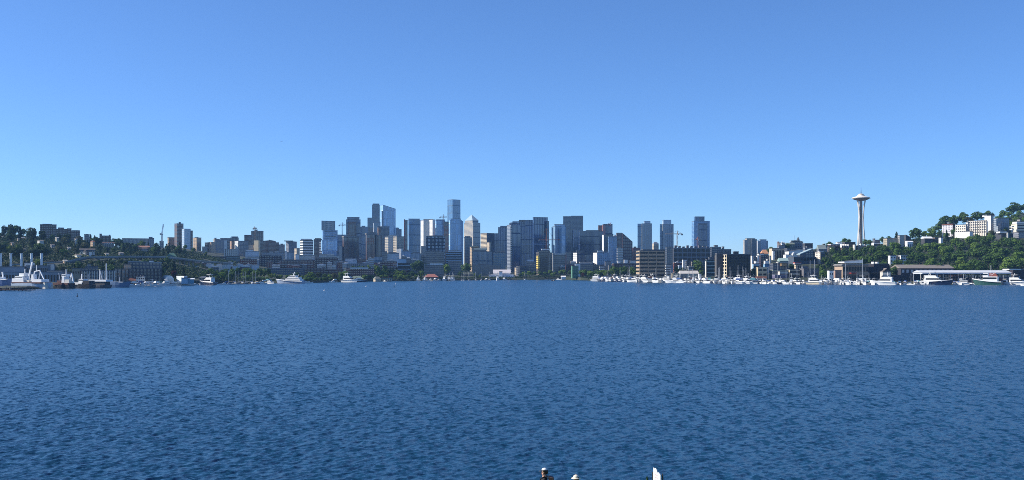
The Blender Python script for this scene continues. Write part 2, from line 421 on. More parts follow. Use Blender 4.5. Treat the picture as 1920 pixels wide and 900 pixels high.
def block(parent, part, x0, xc, x1, yt, Y, mat, th=None, depth=None, yb=None, roof=ROOF, rh=.9, slope=None, gable=None, win=None, band=None, fin=None, over=.25):
    poly = foot(x0, xc, x1, Y, th, depth); z1 = Zp(yt, Y)
    if yb is not None: z0 = Zp(yb, Y)
    else: z0 = max(0.2, min(gz(p[0], p[1]) for p in poly) - 1.5)
    z0 = min(z0, z1 - 1)
    mats = mat if isinstance(mat, (list, tuple)) else [mat]
    b = MB()
    zt = None
    if slope is not None:       # (row at the left end, row at the right end) of a slanting roof line
        zl, zr = Zp(slope[0], Y), Zp(slope[1], Y); zt = [zl, zr, zr, zl]; z1 = max(zl, zr)
    b.prism(poly, z0, z1, ztop=zt)
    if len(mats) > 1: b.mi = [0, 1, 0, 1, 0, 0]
    o = b.build(part, list(mats), parent)
    if gable:                   # (ridge row, colour, along): pitched roof with eaves
        zr = Zp(gable[0], Y); g = MB(); e = grow(poly, .6); al = gable[2] if len(gable) > 2 else 'x'
        if al == 'x': m1 = tuple((e[0][k] + e[3][k]) / 2 for k in (0, 1)); m2 = tuple((e[1][k] + e[2][k]) / 2 for k in (0, 1)); q = e
        elif al == 'y': m1 = tuple((e[0][k] + e[1][k]) / 2 for k in (0, 1)); m2 = tuple((e[3][k] + e[2][k]) / 2 for k in (0, 1)); q = [e[3], e[0], e[1], e[2]]
        else: m1 = m2 = tuple(sum(p[k] for p in e) / 4 for k in (0, 1)); q = e
        zz = z1 + .02
        if al == 'hip': m1 = tuple(m1[k] * .55 + (e[0][k] + e[3][k]) * .225 for k in (0, 1)); m2 = tuple(m2[k] * .55 + (e[1][k] + e[2][k]) * .225 for k in (0, 1))
        A, Bq, Cq, D = [(p[0], p[1], zz) for p in q]; M1, M2 = (*m1, zr), (*m2, zr)
        g.face([A, Bq, M2, M1]); g.face([Cq, D, M1, M2]); g.face([D, A, M1]); g.face([Bq, Cq, M2]); g.face([D, Cq, Bq, A])
        g.build('roof', paint(gable[1], .8), parent)
    elif roof is not None and rh:
        g = MB(); e = grow(poly, over)
        if zt:
            i = len(g.v); g.v += [(p[0], p[1], zt[k] + .03) for k, p in enumerate(e)] + [(p[0], p[1], zt[k] + .03 + rh) for k, p in enumerate(e)]
            for f in ((3, 2, 1, 0), (4, 5, 6, 7), (0, 1, 5, 4), (1, 2, 6, 5), (2, 3, 7, 6), (3, 0, 4, 7)): g.f.append(f); g.mi.append(0); g.uv.append([(0, 0)] * 4)
        else: g.prism(e, z1 + .03, z1 + rh)
        g.build('roof', paint(roof, .85), parent)
    a, bb, d = poly[0], poly[1], poly[3]
    for spec, kind in ((win, 'window'), (band, 'window_band')):
        if not spec: continue
        rows, cols = spec[0], spec[1] if kind == 'window' else 1
        wf, hf, wmat = (spec[2], spec[3], spec[4]) if kind == 'window' else (spec[3] if len(spec) > 3 else .96, spec[1], spec[2])
        faces = spec[5] if kind == 'window' and len(spec) > 5 else (spec[4] if kind == 'window_band' and len(spec) > 4 else 'R')
        zb = Zp(spec[6], Y) if kind == 'window' and len(spec) > 6 else z0 + (z1 - z0) * .02
        for fc in faces:
            p, q = (a, bb) if fc == 'R' else (d, a)
            L = math.hypot(q[0] - p[0], q[1] - p[1]); fh = (z1 - zb) / rows
            nc = cols
            for r in range(rows):
                for c_ in range(nc): on_face(kind, parent, p, q, zb + fh * (r + .5), (c_ + .5) / nc, L / nc * wf, fh * hf, wmat)
    if fin:                     # (count, width, depth, material, faces): upright trim
        g = MB()
        for fc in (fin[4] if len(fin) > 4 else 'R'):
            p, q = (a, bb) if fc == 'R' else (d, a); t = Vector(q) - Vector(p); L = t.length; t.normalize(); nr = Vector((t.y, -t.x))
            for k in range(fin[0] + 1):
                c_ = Vector(p) + t * (L * k / fin[0]) + nr * (fin[2] / 2 - .05)
                g.box((c_.x, c_.y, (z0 + z1) / 2 + .2), (fin[1], fin[2], z1 - z0 - .4), math.atan2(t.y, t.x))
        g.build('facade_trim', fin[3], parent)
    return poly, z0, z1
def bld(name, label, cat, Y, *blocks, short=None, group=None):
    f = blocks[0]; poly = foot(f[1], f[2], f[3], Y, (f[6] if len(f) > 6 else {}).get('th'), (f[6] if len(f) > 6 else {}).get('depth'))
    cx = sum(p[0] for p in poly) / 4; cy = sum(p[1] for p in poly) / 4
    r = empty(name, (cx, cy, max(.2, gz(cx, cy))), label, cat, group)
    for k, q in enumerate(blocks):
        o = dict(q[6]) if len(q) > 6 else {}
        yy = Y + o.pop('dY', 0)
        block(r, q[0], q[1], q[2], q[3], q[4], yy, q[5], **o)
    BL.append((f[1], f[3], f[4], short or label))
    return r

# ---------------------------------------------------------------- wall palette
G = facade
dkglass = paint((10, 16, 26), .12, .3, ior=1.36); blglass = paint((48, 74, 100), .12, .25); wht = paint((226, 226, 222), .6, .08); offw = paint((205, 202, 192), .7, .1)
tan = paint((168, 146, 116), .8); conc = paint((140, 138, 134), .8); dkmet = paint((44, 46, 50), .5); brick = paint((96, 56, 44), .85); dgrey = paint((62, 64, 68), .8)
steel = paint((128, 132, 136), .45, .1, .6); orange = paint((186, 88, 40), .6); cream = paint((214, 196, 158), .6); redp = paint((150, 44, 34), .6); green_ = paint((96, 140, 116), .5)
brownb = paint((88, 62, 50), .85); ltblue = paint((150, 180, 200), .6)
F_dark = G((28, 48, 76), (10, 34, 66), 3.9, 1.8, .86, .86, .5)
F_dark2 = G((42, 60, 84), (16, 38, 70), 20, 3.0, .9, .8, .9)
F_navy = G((52, 76, 106), (26, 56, 98), 30, 3.2, .9, .78, 1.0)  # upright glass streaks, here and in F_slab, imitate reflections by colour
F_slab = G((38, 62, 96), (20, 54, 100), 40, 5.0, .95, .74, 1.2)
F_teal = G((82, 112, 136), (54, 98, 138), 30, 2.6, .9, .78, .8)
F_blue = G((130, 160, 188), (70, 120, 172), 3.7, 3.0, .78, .8, .7)
F_ltblue = G((180, 204, 224), (116, 164, 206), 30, 3.4, .9, .7, .8)
F_pale = G((186, 198, 208), (120, 150, 178), 4.0, 2.8, .72, .72, .4)
F_white = G((224, 222, 216), (120, 130, 140), 3.2, 2.6, .46, .5, .6)
F_brown = G((104, 82, 74), (34, 36, 46), 3.2, 3.0, .55, .6, .8)
F_brown2 = G((112, 86, 70), (30, 34, 40), 3.4, 2.4, .55, .5, .7)
F_fins = G((102, 72, 62), (26, 32, 44), 60, 3.2, 1.0, .66, .7)
F_tangrid = G((190, 178, 158), (52, 56, 62), 4.2, 4.2, .62, .66, .8)
F_tan = G((182, 158, 130), (70, 70, 72), 3.3, 3.2, .5, .5, .8)
F_beige = G((196, 180, 156), (64, 66, 70), 3.2, 3.6, .48, .5, .8)
F_grey = G((130, 134, 142), (50, 58, 70), 3.3, 3.4, .52, .58, .8)
F_dgrey = G((88, 94, 104), (36, 46, 60), 3.5, 3.6, .6, .66, .8)
F_whband = G((214, 214, 210), (48, 60, 76), 3.8, 200, .55, 1.0, .2)
F_balc = G((178, 184, 188), (54, 72, 90), 3.1, 6.5, .62, .8, .7)
F_brick = G((112, 66, 54), (34, 38, 44), 3.6, 3.8, .55, .55, .8)
F_dkbrick = G((84, 60, 60), (36, 42, 56), 3.8, 5.0, .5, .7, .7)
F_con = G((120, 104, 92), (36, 34, 34), 3.6, 5.0, .72, .8, .9)
F_orng = G((170, 92, 58), (50, 40, 38), 3.6, 4.0, .7, .75, .9)

# ---------------------------------------------------------------- the city, from the hill at left to the towers at right
T, O, A, H = 'glass_tower', 'office_block', 'apartment_tower', 'house'
bld('apartment_block', 'tallest of the dark brown slab blocks on the wooded ridge', 'apartment block', 1950, ('main_block', 75, None, 106, 421.5, F_brown), ('penthouse', 80, None, 97, 420, F_brown, dict(dY=8, rh=.4)), short='the dark ridge-top slab block')
bld('apartment_block', 'middle stepped brown block between two others on the wooded ridge', 'apartment block', 1965, ('main_block', 106, None, 126, 430, F_brown2), ('wing', 109, None, 120, 427.5, F_brown2, dict(dY=6)), ('wing', 126, None, 134, 429, F_brown2, dict(dY=3)))
bld('apartment_block', 'lowest brown flat-topped block at the end of the ridge-top row', 'apartment block', 1950, ('main_block', 134, None, 150, 433, F_brown), ('parapet', 136, None, 149, 432, F_brown, dict(dY=4, rh=.3)))
bld('apartment_block', 'small grey flat-topped block among trees on the ridge', 'apartment block', 1960, ('main_block', 158, None, 168, 440, F_dgrey), ('penthouse', 161, None, 165, 439, F_dgrey, dict(dY=4, rh=.3)))
bld('apartment_block', 'wide brown ridge-top block with small rooftop boxes', 'apartment block', 1980, ('main_block', 189, None, 208, 442.5, F_brown2), ('penthouse', 186.5, None, 191, 439, F_brown2, dict(dY=6)), ('penthouse', 204, None, 207, 441, F_brown, dict(dY=6)))
bld(H, 'orange tan sunlit house standing among dark hillside trees', 'house', 1760, ('wall', 169.5, 174, 178, 453, F_tan, dict(gable=(451, (120, 70, 48), 'hip'))), short='the orange tan hillside house')
bld('apartment_block', 'long low hillside building with a row of small white dormers', 'apartment block', 1850, ('main_block', 192, None, 214, 456, F_dgrey, dict(gable=(453.5, (84, 60, 52)))), *[('dormer', 196 + 4 * k, None, 198 + 4 * k, 455, wht, dict(dY=-2, yb=457.5, rh=.3)) for k in range(4)])
bld(H, 'dark timber villa with white window trim above the grass clearing', 'house', 1560, ('wall', 149, None, 178, 468.5, F_dgrey, dict(gable=(465.5, (70, 66, 64)), win=(1, 7, .5, .4, wht))), ('wing', 156, 160, 166, 471, F_grey, dict(dY=-12, gable=(468, (60, 58, 58), 'y'))), ('porch', 167, None, 172, 472, wht, dict(dY=-14)), short='the dark villa over the grass clearing')
bld(H, 'white-roofed house sitting on the yellow-green grass clearing', 'house', 1490, ('wall', 140, 144, 153, 478.3, offw, dict(gable=(476, (120, 110, 100)))))
bld(H, 'pale apartment house with a row of white windows below the clearing', 'house', 1330, ('wall', 160, None, 184, 500.5, F_dgrey, dict(win=(1, 7, .5, .55, wht))), ('wing', 163, None, 170, 496, F_grey, dict(dY=4, win=(1, 2, .5, .5, wht))))
for x0, x1, y, Y, lab in ((32.5, 36, 446, 1740, 'tiny white gable peeping out of dark hillside trees'), (41, 45, 444.5, 1800, 'small white two-gabled house high on the wooded hill'), (46, 50, 444.5, 1800, 'narrow white house beside a two-gabled one on the wooded hill'), (70, 82, 450, 1700, 'low hillside house with a pale curved grey roof'), (104, 110, 444.5, 1800, 'small white-roofed house below the brown ridge slabs'), (140, 145, 446.5, 1800, 'bright white cube house below the end of the brown slabs'), (94, 103, 458, 1640, 'long white-roofed house half buried in hillside trees'), (44, 49, 466, 1560, 'little pale house above the second chimney'), (20, 26, 454, 1650, 'pale grey cottage low in the trees at the frame edge'), (196, 204, 474, 1590, 'grey house with pale gable above the highway deck'), (222, 232, 473, 1620, 'low pale house beside the highway and light trees'), (3, 9, 443, 1800, 'pale blue-grey house in the uppermost trees'), (118, 126, 487, 1400, 'group-less white bungalow on the slope under the clearing'), (126, 133, 463, 1640, 'dim grey hillside house between bare trunks')):
    bld(H, lab.replace('group-less ', ''), 'house', Y, ('wall', x0, (x0 * 2 + x1) / 3, x1, y + 1.6, rnd.choice([offw, F_beige, F_tan, F_grey]), dict(gable=(y, rnd.choice([(150, 146, 140), (120, 116, 112), (200, 198, 192)])))))
bld('institution', 'long pale grey building with a tall end block on the ridge', 'hospital', 2050, ('main_block', 229, None, 280, 448, G((148, 150, 152), (92, 96, 104), 4, 7, .55, .6), dict(rh=1.2)), ('wing', 280, None, 289, 447, F_grey, dict(dY=-6)), ('penthouse', 279, None, 286, 445, F_grey, dict(dY=2)), short='the long pale ridge building')
bld('house', 'brown-roofed mansion among trees below the long pale ridge building', 'house', 1850, ('wall', 258, None, 280, 463.5, F_brown2, dict(gable=(460.5, (150, 110, 92)))), ('wing', 266, None, 276, 466, F_grey, dict(dY=-9, gable=(463, (90, 70, 64)))))
bld('house', 'grey-green pavilion roof in the trees near the highway', 'house', 1720, ('wall', 313, None, 331, 481, F_dgrey, dict(gable=(474.5, (74, 112, 96), 'hip'))))
bld(O, 'small blocky building at the foot of the white luffing crane', 'office', 2150, ('main_block', 299, None, 307, 453, F_grey), ('penthouse', 301, None, 305, 452, F_grey, dict(dY=3)))
bld(A, 'tall brown residential tower with a sunlit tan side on the ridge', 'apartment tower', 2480, ('main_block', 327, 332, 344, 419.5, F_brown), ('penthouse', 335, None, 339, 417, F_brown, dict(dY=9)), short='the tall brown ridge tower')
bld(T, 'white and blue glass tower next to the tall brown ridge tower', 'tower', 2440, ('main_block', 341, 345.5, 357.5, 429.5, F_pale), ('wing', 357.5, None, 361.5, 433, F_brown, dict(dY=10)), short='the white and blue ridge tower')
bld(A, 'short tan block with a bright edge left of the brown tower', 'apartment block', 2500, ('main_block', 314, 316, 327.5, 445.5, F_tan))
bld(A, 'pale-sided brown block standing right of the white and blue tower', 'apartment block', 2500, ('main_block', 362, 368.5, 377.5, 446, F_tan), ('penthouse', 365, None, 372, 445, F_tan, dict(dY=8, rh=.4)))
bld(A, 'white-fronted low block on the slope among brown flats', 'apartment block', 2250, ('main_block', 379, None, 389, 463, G((150, 148, 144), (70, 74, 80), 3.2, 4, .4, .5)))
bld(A, 'brown block with a glowing tan side at the head of the slope', 'apartment block', 2500, ('main_block', 384, 393, 401, 455, F_brown2), ('wing', 391, 396, 402, 454.5, F_tan, dict(dY=-20)))
bld(A, 'stepped tan and grey block with a small sunlit tower on top', 'apartment block', 2700, ('main_block', 400, 402, 412, 448.5, F_beige), ('wing', 402, None, 430, 450, F_grey, dict(dY=6)), ('penthouse', 402, None, 406, 446.5, F_tan, dict(dY=4)), ('wing', 413, None, 432, 447, F_grey, dict(dY=30)))
bld(A, 'dark flat block with rooftop box in the hilltop cluster', 'apartment block', 2720, ('main_block', 432, None, 447.5, 446, F_dgrey), ('penthouse', 434, None, 446, 444, F_dgrey, dict(dY=5)))
bld(A, 'slim block with a white stripe down its front', 'apartment block', 2500, ('main_block', 420.5, None, 426, 450.5, F_white), ('wing', 426, None, 431, 453, F_dgrey, dict(dY=4)))
bld(A, 'reddish tan sunlit block squeezed between two white-edged ones', 'apartment block', 2560, ('main_block', 428, 434, 440.5, 452.5, G((176, 140, 112), (80, 72, 70), 3.2, 3, .4, .5)))
bld(A, 'wide grey block with a bright white-striped side', 'apartment block', 2500, ('main_block', 440, 446.5, 466, 452, [G((120, 124, 130), (70, 78, 88), 3.2, 4, .4, .6), F_white]), short='the grey block with white-striped side')
bld(O, 'low block with rows of white pilasters under the hilltop flats', 'office', 2250, ('main_block', 421, None, 446, 467.5, F_dgrey, dict(fin=(7, 2.2, 1.2, offw))))
bld(O, 'glass office with three pale green floor bands on the slope', 'office', 2050, ('main_block', 424, None, 450, 480.5, dkglass, dict(band=(4, .42, paint((140, 160, 158), .5)))), short='the green-banded slope office')
bld(O, 'long brown brick block left of the green-banded slope office', 'office', 2100, ('main_block', 395, None, 425, 481.5, F_dkbrick))
bld(O, 'very long dark brick range running below the slope', 'office', 1900, ('main_block', 352, None, 432, 493.5, F_dkbrick, dict(roof=(80, 78, 84))), ('wing', 372, None, 395, 492, F_dgrey, dict(dY=8)), short='the long dark brick range')
bld(O, 'reddish brown warehouse behind the shoreline trees', 'warehouse', 1700, ('main_block', 383, None, 468, 502, G((92, 58, 56), (40, 36, 42), 4, 5, .4, .6), dict(roof=(70, 60, 66))), ('wing', 400, None, 430, 500, F_dkbrick, dict(dY=10)))
bld(O, 'red-brown brick office block above the shoreline trees', 'office', 1900, ('main_block', 450, None, 482, 487, F_brick), ('penthouse', 456, None, 470, 485.5, F_dgrey, dict(dY=5)))
bld('construction_tower', 'dark tower under construction with jagged rebar top', 'construction site', 2800, ('main_block', 471, None, 494, 434, F_con), ('upper_floor', 473, None, 493, 433, conc, dict(dY=3, rh=.3)), ('wing', 458, None, 472, 441, F_brown, dict(dY=6)), ('lift_shaft', 478, None, 483, 431, conc, dict(dY=8)), short='the jagged dark construction tower')
bld(A, 'pale beige sunlit slab in front of the jagged construction tower', 'apartment block', 2650, ('main_block', 476, None, 484.5, 450.5, cream, dict(th=-14)), ('wing', 466, None, 476, 460, F_beige, dict(dY=5)))
bld(A, 'dark brown block with slanted roofline right of the construction tower', 'apartment block', 2750, ('main_block', 493, None, 504.5, 451, F_brown, dict(slope=(452, 451), rh=.6)))
bld(A, 'brown block with a peaked corner beside the slanted-roof block', 'apartment block', 2740, ('main_block', 504, None, 517, 451.5, F_brown2, dict(slope=(449.8, 452.5), rh=.6)))
bld(A, 'narrow grey-brown block filling a gap in the skyline', 'apartment block', 2760, ('main_block', 517, None, 523, 455, F_brown2))
bld(A, 'low grey-brown block with uneven top beside the rounded block', 'apartment block', 2720, ('main_block', 523, None, 534, 459, F_grey), ('penthouse', 526, None, 531, 457.5, F_grey, dict(dY=4)))
bld(A, 'rounded grey-brown block with an overhanging flat roof', 'apartment block', 2700, ('main_block', 536, 541, 556.5, 453, F_grey, dict(slope=(452.2, 453.6))), ('roof_canopy', 533, None, 549, 451.2, conc, dict(dY=-4, yb=452.4, rh=.3)))
bld(O, 'long low pale building across the foot of the brown blocks', 'office', 2450, ('main_block', 492, None, 532, 474, G((150, 152, 156), (60, 66, 76), 4, 5, .4, .6)), ('plant_room', 505, None, 512, 472, wht, dict(dY=6)), ('plant_room', 516, None, 524, 471.5, offw, dict(dY=8)))
bld(O, 'white stair tower with glazed wing on the lower slope', 'office', 2350, ('main_block', 534, None, 538, 471, wht), ('wing', 538, None, 554, 473.5, F_teal, dict(dY=3)))
bld(O, 'small glazed white building with stepped terraces at mid slope', 'office', 2300, ('main_block', 460, None, 486, 471.5, F_pale), ('wing', 462, None, 475, 468.5, wht, dict(dY=4, rh=.4)), ('wing', 464, None, 492, 482, F_whband, dict(dY=-30)))
bld(O, 'dark brick block with tall piers above the lakeside park', 'office', 2000, ('main_block', 487, None, 528, 480, F_dkbrick, dict(fin=(9, 1.4, .9, dgrey))), ('plant_room', 494, None, 508, 478.5, F_dgrey, dict(dY=5)))
bld(O, 'long dark office terrace with thin pale floor lines', 'office', 1850, ('main_block', 524, None, 588, 489, F_dkbrick, dict(band=(2, .12, steel))), ('wing', 534, None, 576, 487.5, F_dgrey, dict(dY=12)), ('podium', 496, None, 590, 503.5, F_dgrey, dict(dY=-90, roof=(118, 124, 136))), short='the long dark office terrace')
bld(O, 'curved white-banded office with a sunlit round corner', 'office', 2500, ('main_block', 562.5, 568, 587.5, 450.5, dkglass, dict(band=(9, .5, wht, 1.0, 'LR'))), ('penthouse', 564, None, 585, 448.5, wht, dict(dY=12)), ('podium', 558, None, 590, 478.5, F_whband, dict(dY=-20)), short='the white-banded office')
bld(O, 'white roof-terrace building with cream tower below the banded office', 'office', 2200, ('main_block', 554, None, 561, 477, wht), ('wing', 558, None, 584, 482, F_whband, dict(dY=6)), ('wing', 552, 556, 562, 466, F_beige, dict(dY=120)))
bld(A, 'dark brown tower with an arched roof beside the stacked glass tower', 'apartment tower', 2600, ('main_block', 588.5, None, 604, 449, F_brown), ('roof_vault', 590.5, None, 602, 447, F_brown, dict(dY=2, rh=.5)))
bld(A, 'narrow bright white louvred slab against the stacked glass tower', 'apartment tower', 2450, ('main_block', 599, None, 605, 453.5, F_whband, dict(th=-14)))
bld(T, 'tower of shifted glass boxes stacked off-centre', 'tower', 2400, ('main_block', 604, 605, 631, 470, F_blue, dict(rh=.3, band=(2, .2, offw, .6))), ('upper_block', 602.5, 604, 632.5, 450.5, F_ltblue, dict(dY=2, yb=470, rh=.3, band=(4, .16, offw, .4))), ('upper_block', 604, 606, 633, 431.5, F_blue, dict(dY=4, yb=450.3, rh=.3, band=(4, .16, dkglass, .8))), ('upper_block', 602.5, 604, 628.5, 414.5, F_navy, dict(dY=6, yb=431.3, band=(4, .25, offw, .5))), ('podium', 600, None, 636, 480, F_whband, dict(dY=-40)), short='the stacked glass tower')
bld(T, 'plain blue-grey block half hidden right of the stacked glass tower', 'office', 2900, ('main_block', 628, None, 652, 440.5, F_navy))
bld(O, 'white-sided slim block at the foot of the stacked glass tower', 'office', 2500, ('main_block', 636, None, 641, 461.5, G((170, 172, 172), (80, 90, 100), 3.5, 3, .4, .5)))
bld(T, 'dark brown-grey tower with a lower brown front and chamfered top', 'tower', 3100, ('main_block', 649, None, 676, 412, F_navy), ('upper_block', 651, None, 674, 407.5, F_navy, dict(dY=6)), ('wing', 653, None, 668, 416, F_brown2, dict(dY=-16)), ('wing', 654, None, 665, 421.5, F_con, dict(dY=-28)), short='the brown-fronted dark tower')
bld(T, 'brown tower with close upright fins and a ledge round its top', 'tower', 2500, ('main_block', 642, 645, 672.5, 445.5, F_fins), ('cornice', 641, 644.5, 674, 442.8, conc, dict(dY=-2, yb=444.9, rh=.4)), ('penthouse', 650, None, 666, 441, F_con, dict(dY=14)), short='the wide brown finned tower')
bld(T, 'blue-grey glass slab behind the brown finned tower', 'tower', 3300, ('main_block', 676, None, 690, 425.5, F_navy), ('penthouse', 678, None, 685, 423.8, F_navy, dict(dY=8)))
bld(T, 'tall black-blue stepped tower left of the curved-top tower', 'tower', 4500, ('main_block', 697.5, None, 712, 384, F_dark), ('upper_block', 699, None, 711, 382, F_dark, dict(dY=8)), ('wing', 689, None, 704, 408.5, F_dark, dict(dY=-20)), short='the tall black-blue tower')
bld(T, 'pale blue glass tower with a curved sloping top', 'tower', 4200, ('main_block', 713.5, 718, 741.8, 392, F_ltblue, dict(slope=(384.5, 391.5), rh=1.5)), ('edge_panel', 715.5, None, 718.8, 396, F_dark, dict(dY=-4, yb=425)), ('wing', 741, None, 747, 427, F_ltblue, dict(dY=20)), short='the curved-top tower')
bld(T, 'whitish office block with framed top left of the curved-top tower', 'office', 3700, ('main_block', 699.5, 701, 713.5, 419, G((150, 158, 166), (84, 94, 106), 4, 4, .6, .6), dict(slope=(418.5, 416.2))), ('wing', 690, None, 700, 427, F_con, dict(dY=10)))
bld(T, 'brown finned tower with orange-lit floors', 'construction site', 2550, ('main_block', 685.5, 688, 706, 440, F_fins), ('cornice', 684.5, 687, 708, 437.5, conc, dict(dY=-2, yb=439.5, rh=.4)), ('penthouse', 694, None, 704, 436, F_dgrey, dict(dY=12)), ('scaffold', 688.5, None, 701, 447, F_orng, dict(dY=-3, yb=458, rh=.3)), ('wing', 706, None, 716, 441.5, F_fins, dict(dY=8)), short='the narrow brown finned tower')
bld(T, 'grey-brown square tower with dark cap behind the cream grid block', 'tower', 3000, ('main_block', 707, 709.5, 730, 427, F_brown2), ('penthouse', 708, None, 730, 425, F_dgrey, dict(dY=5)))
bld(O, 'cream grid-fronted office with a shaded side', 'office', 2700, ('main_block', 721.5, 743.5, 758, 443.5, F_tangrid, dict(th=38)), ('penthouse', 728, None, 744, 441, offw, dict(dY=14)), short='the cream grid-fronted office')
bld(T, 'dark blue block peeping above the cream grid-fronted office', 'tower', 3500, ('main_block', 743, None, 753, 430, F_navy), ('penthouse', 742, None, 748, 428, F_navy, dict(dY=8)))
bld('construction_tower', 'dark open concrete frame with scaffold beside the teal tower', 'construction site', 3150, ('main_block', 757.5, None, 764.5, 413, G((120, 112, 108), (40, 40, 44), 3.6, 12, .7, .9)), ('hoist', 758, None, 759.5, 411, redp, dict(dY=-4, rh=.3)))
bld(T, 'tall plain teal glass tower with a flat top', 'tower', 3120, ('main_block', 764, 767, 788.5, 413, F_teal), ('crown', 766, None, 787, 410.5, F_teal, dict(dY=6)), short='the plain teal tower')
bld(T, 'bright white tower rising over a grey lower block', 'tower', 3000, ('main_block', 788.8, 811, 816, 412, G((224, 222, 216), (176, 178, 180), 3.5, 3.4, .5, .5, .2), dict(th=34)), ('crown', 794, None, 812, 411, offw, dict(dY=16, rh=.4)), ('podium', 789.5, None, 799, 462, conc, dict(dY=-30)), short='the bright white tower')
bld(T, 'light blue glass tower between white tower and orange frame', 'tower', 3050, ('main_block', 815.5, 818, 834.5, 414, F_ltblue), ('penthouse', 818, None, 834, 412, F_blue, dict(dY=8)))
bld('construction_tower', 'orange-wrapped concrete frame with a dark top', 'construction site', 2980, ('main_block', 832, None, 841.5, 424, F_orng), ('upper_floor', 832, None, 841.5, 416, F_con, dict(dY=2, yb=424)), short='the orange-wrapped frame')
bld(T, 'dark block patterned with random white upright dashes', 'office', 2350, ('main_block', 798.5, None, 834.5, 443.5, G((34, 44, 62), (150, 166, 182), 7.5, 3.0, .62, .34, 1.9)), ('crown', 805, None, 830, 442.3, F_dark, dict(dY=8)), short='the white-dashed dark block')
bld(O, 'plain dark glass office below the white-dashed block', 'office', 2150, ('main_block', 798, None, 833.5, 472.5, F_dark), ('penthouse', 805, None, 826, 470.5, F_dgrey, dict(dY=8)))
bld(T, 'tallest skyscraper, a teal glass prism with a flat top', 'tower', 4300, ('main_block', 838.8, 848.5, 863.3, 374.5, F_teal, dict(th=38, rh=1.4)), ('podium', 836, None, 864, 430, F_teal, dict(dY=-10)), short='the tallest skyscraper')
bld(T, 'silvery blue glass tower in front of the tallest skyscraper', 'tower', 2900, ('main_block', 841.5, 844, 866, 413, F_ltblue), ('crown', 845, None, 864, 410.5, F_ltblue, dict(dY=6)), ('wing', 864, None, 868.5, 415, F_blue, dict(dY=6)), short='the silvery blue tower')
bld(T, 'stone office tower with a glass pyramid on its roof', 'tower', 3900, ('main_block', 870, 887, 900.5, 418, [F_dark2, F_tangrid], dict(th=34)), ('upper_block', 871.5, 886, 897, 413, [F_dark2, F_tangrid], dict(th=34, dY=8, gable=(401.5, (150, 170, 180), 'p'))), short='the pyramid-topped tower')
bld(T, 'slim dark tower with white corner strip below the pyramid top', 'tower', 2700, ('main_block', 869.5, 870.5, 885, 445.5, [F_dark, offw]), ('penthouse', 872, None, 882, 443.5, F_dark, dict(dY=6)))
bld(O, 'office with four bright horizontal bands on dark glass', 'office', 2100, ('main_block', 835.5, None, 866, 473, dkglass, dict(band=(10, .42, paint((140, 162, 178), .4)))), ('penthouse', 840, None, 864, 469.8, F_pale, dict(dY=5, band=(2, .4, offw))), ('podium', 840, None, 866, 490, F_dark, dict(dY=-30)), short='the bright-banded office')
bld(O, 'tan-framed office with a sunlit edge', 'office', 2400, ('main_block', 881, 884.5, 898, 462, F_tan), ('roof_frame', 881, None, 897, 460.8, cream, dict(dY=-4, yb=462.5, rh=.3)))
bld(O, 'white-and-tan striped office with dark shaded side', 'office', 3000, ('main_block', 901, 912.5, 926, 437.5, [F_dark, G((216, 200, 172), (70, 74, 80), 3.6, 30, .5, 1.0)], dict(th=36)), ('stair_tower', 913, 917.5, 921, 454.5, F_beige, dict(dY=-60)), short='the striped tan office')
bld(O, 'dark teal office with upright piers and a peaked roof', 'office', 2250, ('main_block', 887, None, 922, 472, F_teal, dict(fin=(14, .9, .8, steel))), ('upper_block', 889, None, 912, 468, F_dark, dict(dY=10, gable=(465, (70, 90, 98)))), short='the dark teal office with piers')
bld(O, 'long dark low office behind the white lakeside museum', 'office', 2080, ('main_block', 887.5, None, 938, 497.5, F_dark, dict(roof=(120, 130, 142)), ), ('plant_room', 895, None, 915, 496, F_dgrey, dict(dY=6)))
bld(O, 'blue glass office with scattered pale panels and roof plant', 'office', 2300, ('main_block', 925, None, 948, 474, G((120, 146, 160), (40, 62, 84), 3.6, 4, .6, .7, 1.4)), ('plant_room', 930, None, 946, 471, conc, dict(dY=6)), ('plant_room', 926, None, 928.5, 472.5, wht, dict(dY=2)))
bld(T, 'dark stepped slab tower, the shorter left neighbour of the dark wall of towers', 'tower', 3300, ('main_block', 926, None, 936, 438, F_slab), ('wing', 922, None, 930, 441, F_dark, dict(dY=12)))
bld(T, 'dark ribbed slab tower behind the white balcony edge', 'tower', 3250, ('main_block', 934, None, 953, 426.5, F_slab), ('upper_block', 938, None, 952, 424, F_slab, dict(dY=8)))
bld(A, 'residential tower with a bright white stacked-balcony edge', 'apartment tower', 2350, ('main_block', 950.5, 958, 976, 422, [F_navy, G((136, 146, 158), (44, 58, 78), 3.1, 2.6, .5, .7, .5)], dict(th=30)), ('crown', 955, None, 973, 419.5, F_slab, dict(dY=10)), ('balcony_stack', 957, None, 959.5, 425, offw, dict(dY=-3, rh=.3, win=(22, 1, .9, .45, dkglass))), short='the white-balcony tower')
bld(T, 'blue slab with pale rim behind the white-balcony tower', 'tower', 3000, ('main_block', 957, 960, 974, 417.5, F_slab), ('crown', 961, None, 973, 415.5, F_pale, dict(dY=6)))
bld(T, 'dark tower with a small brown top storey', 'tower', 3150, ('main_block', 973, None, 986, 416, F_slab), ('upper_block', 973, None, 985, 412.8, F_con, dict(dY=5)))
bld(T, 'dark navy slab left of the broad blue-black slab', 'tower', 3100, ('main_block', 985, None, 1000, 413.2, F_slab), ('penthouse', 988, None, 998, 412.5, F_slab, dict(dY=6, rh=.4)))
bld(T, 'broad blue-black glass slab with a notched corner', 'tower', 2950, ('main_block', 999, 1000.5, 1027, 407.5, F_slab), ('wing', 1025, None, 1029.5, 415, F_dark, dict(dY=8)), short='the broad blue-black slab')
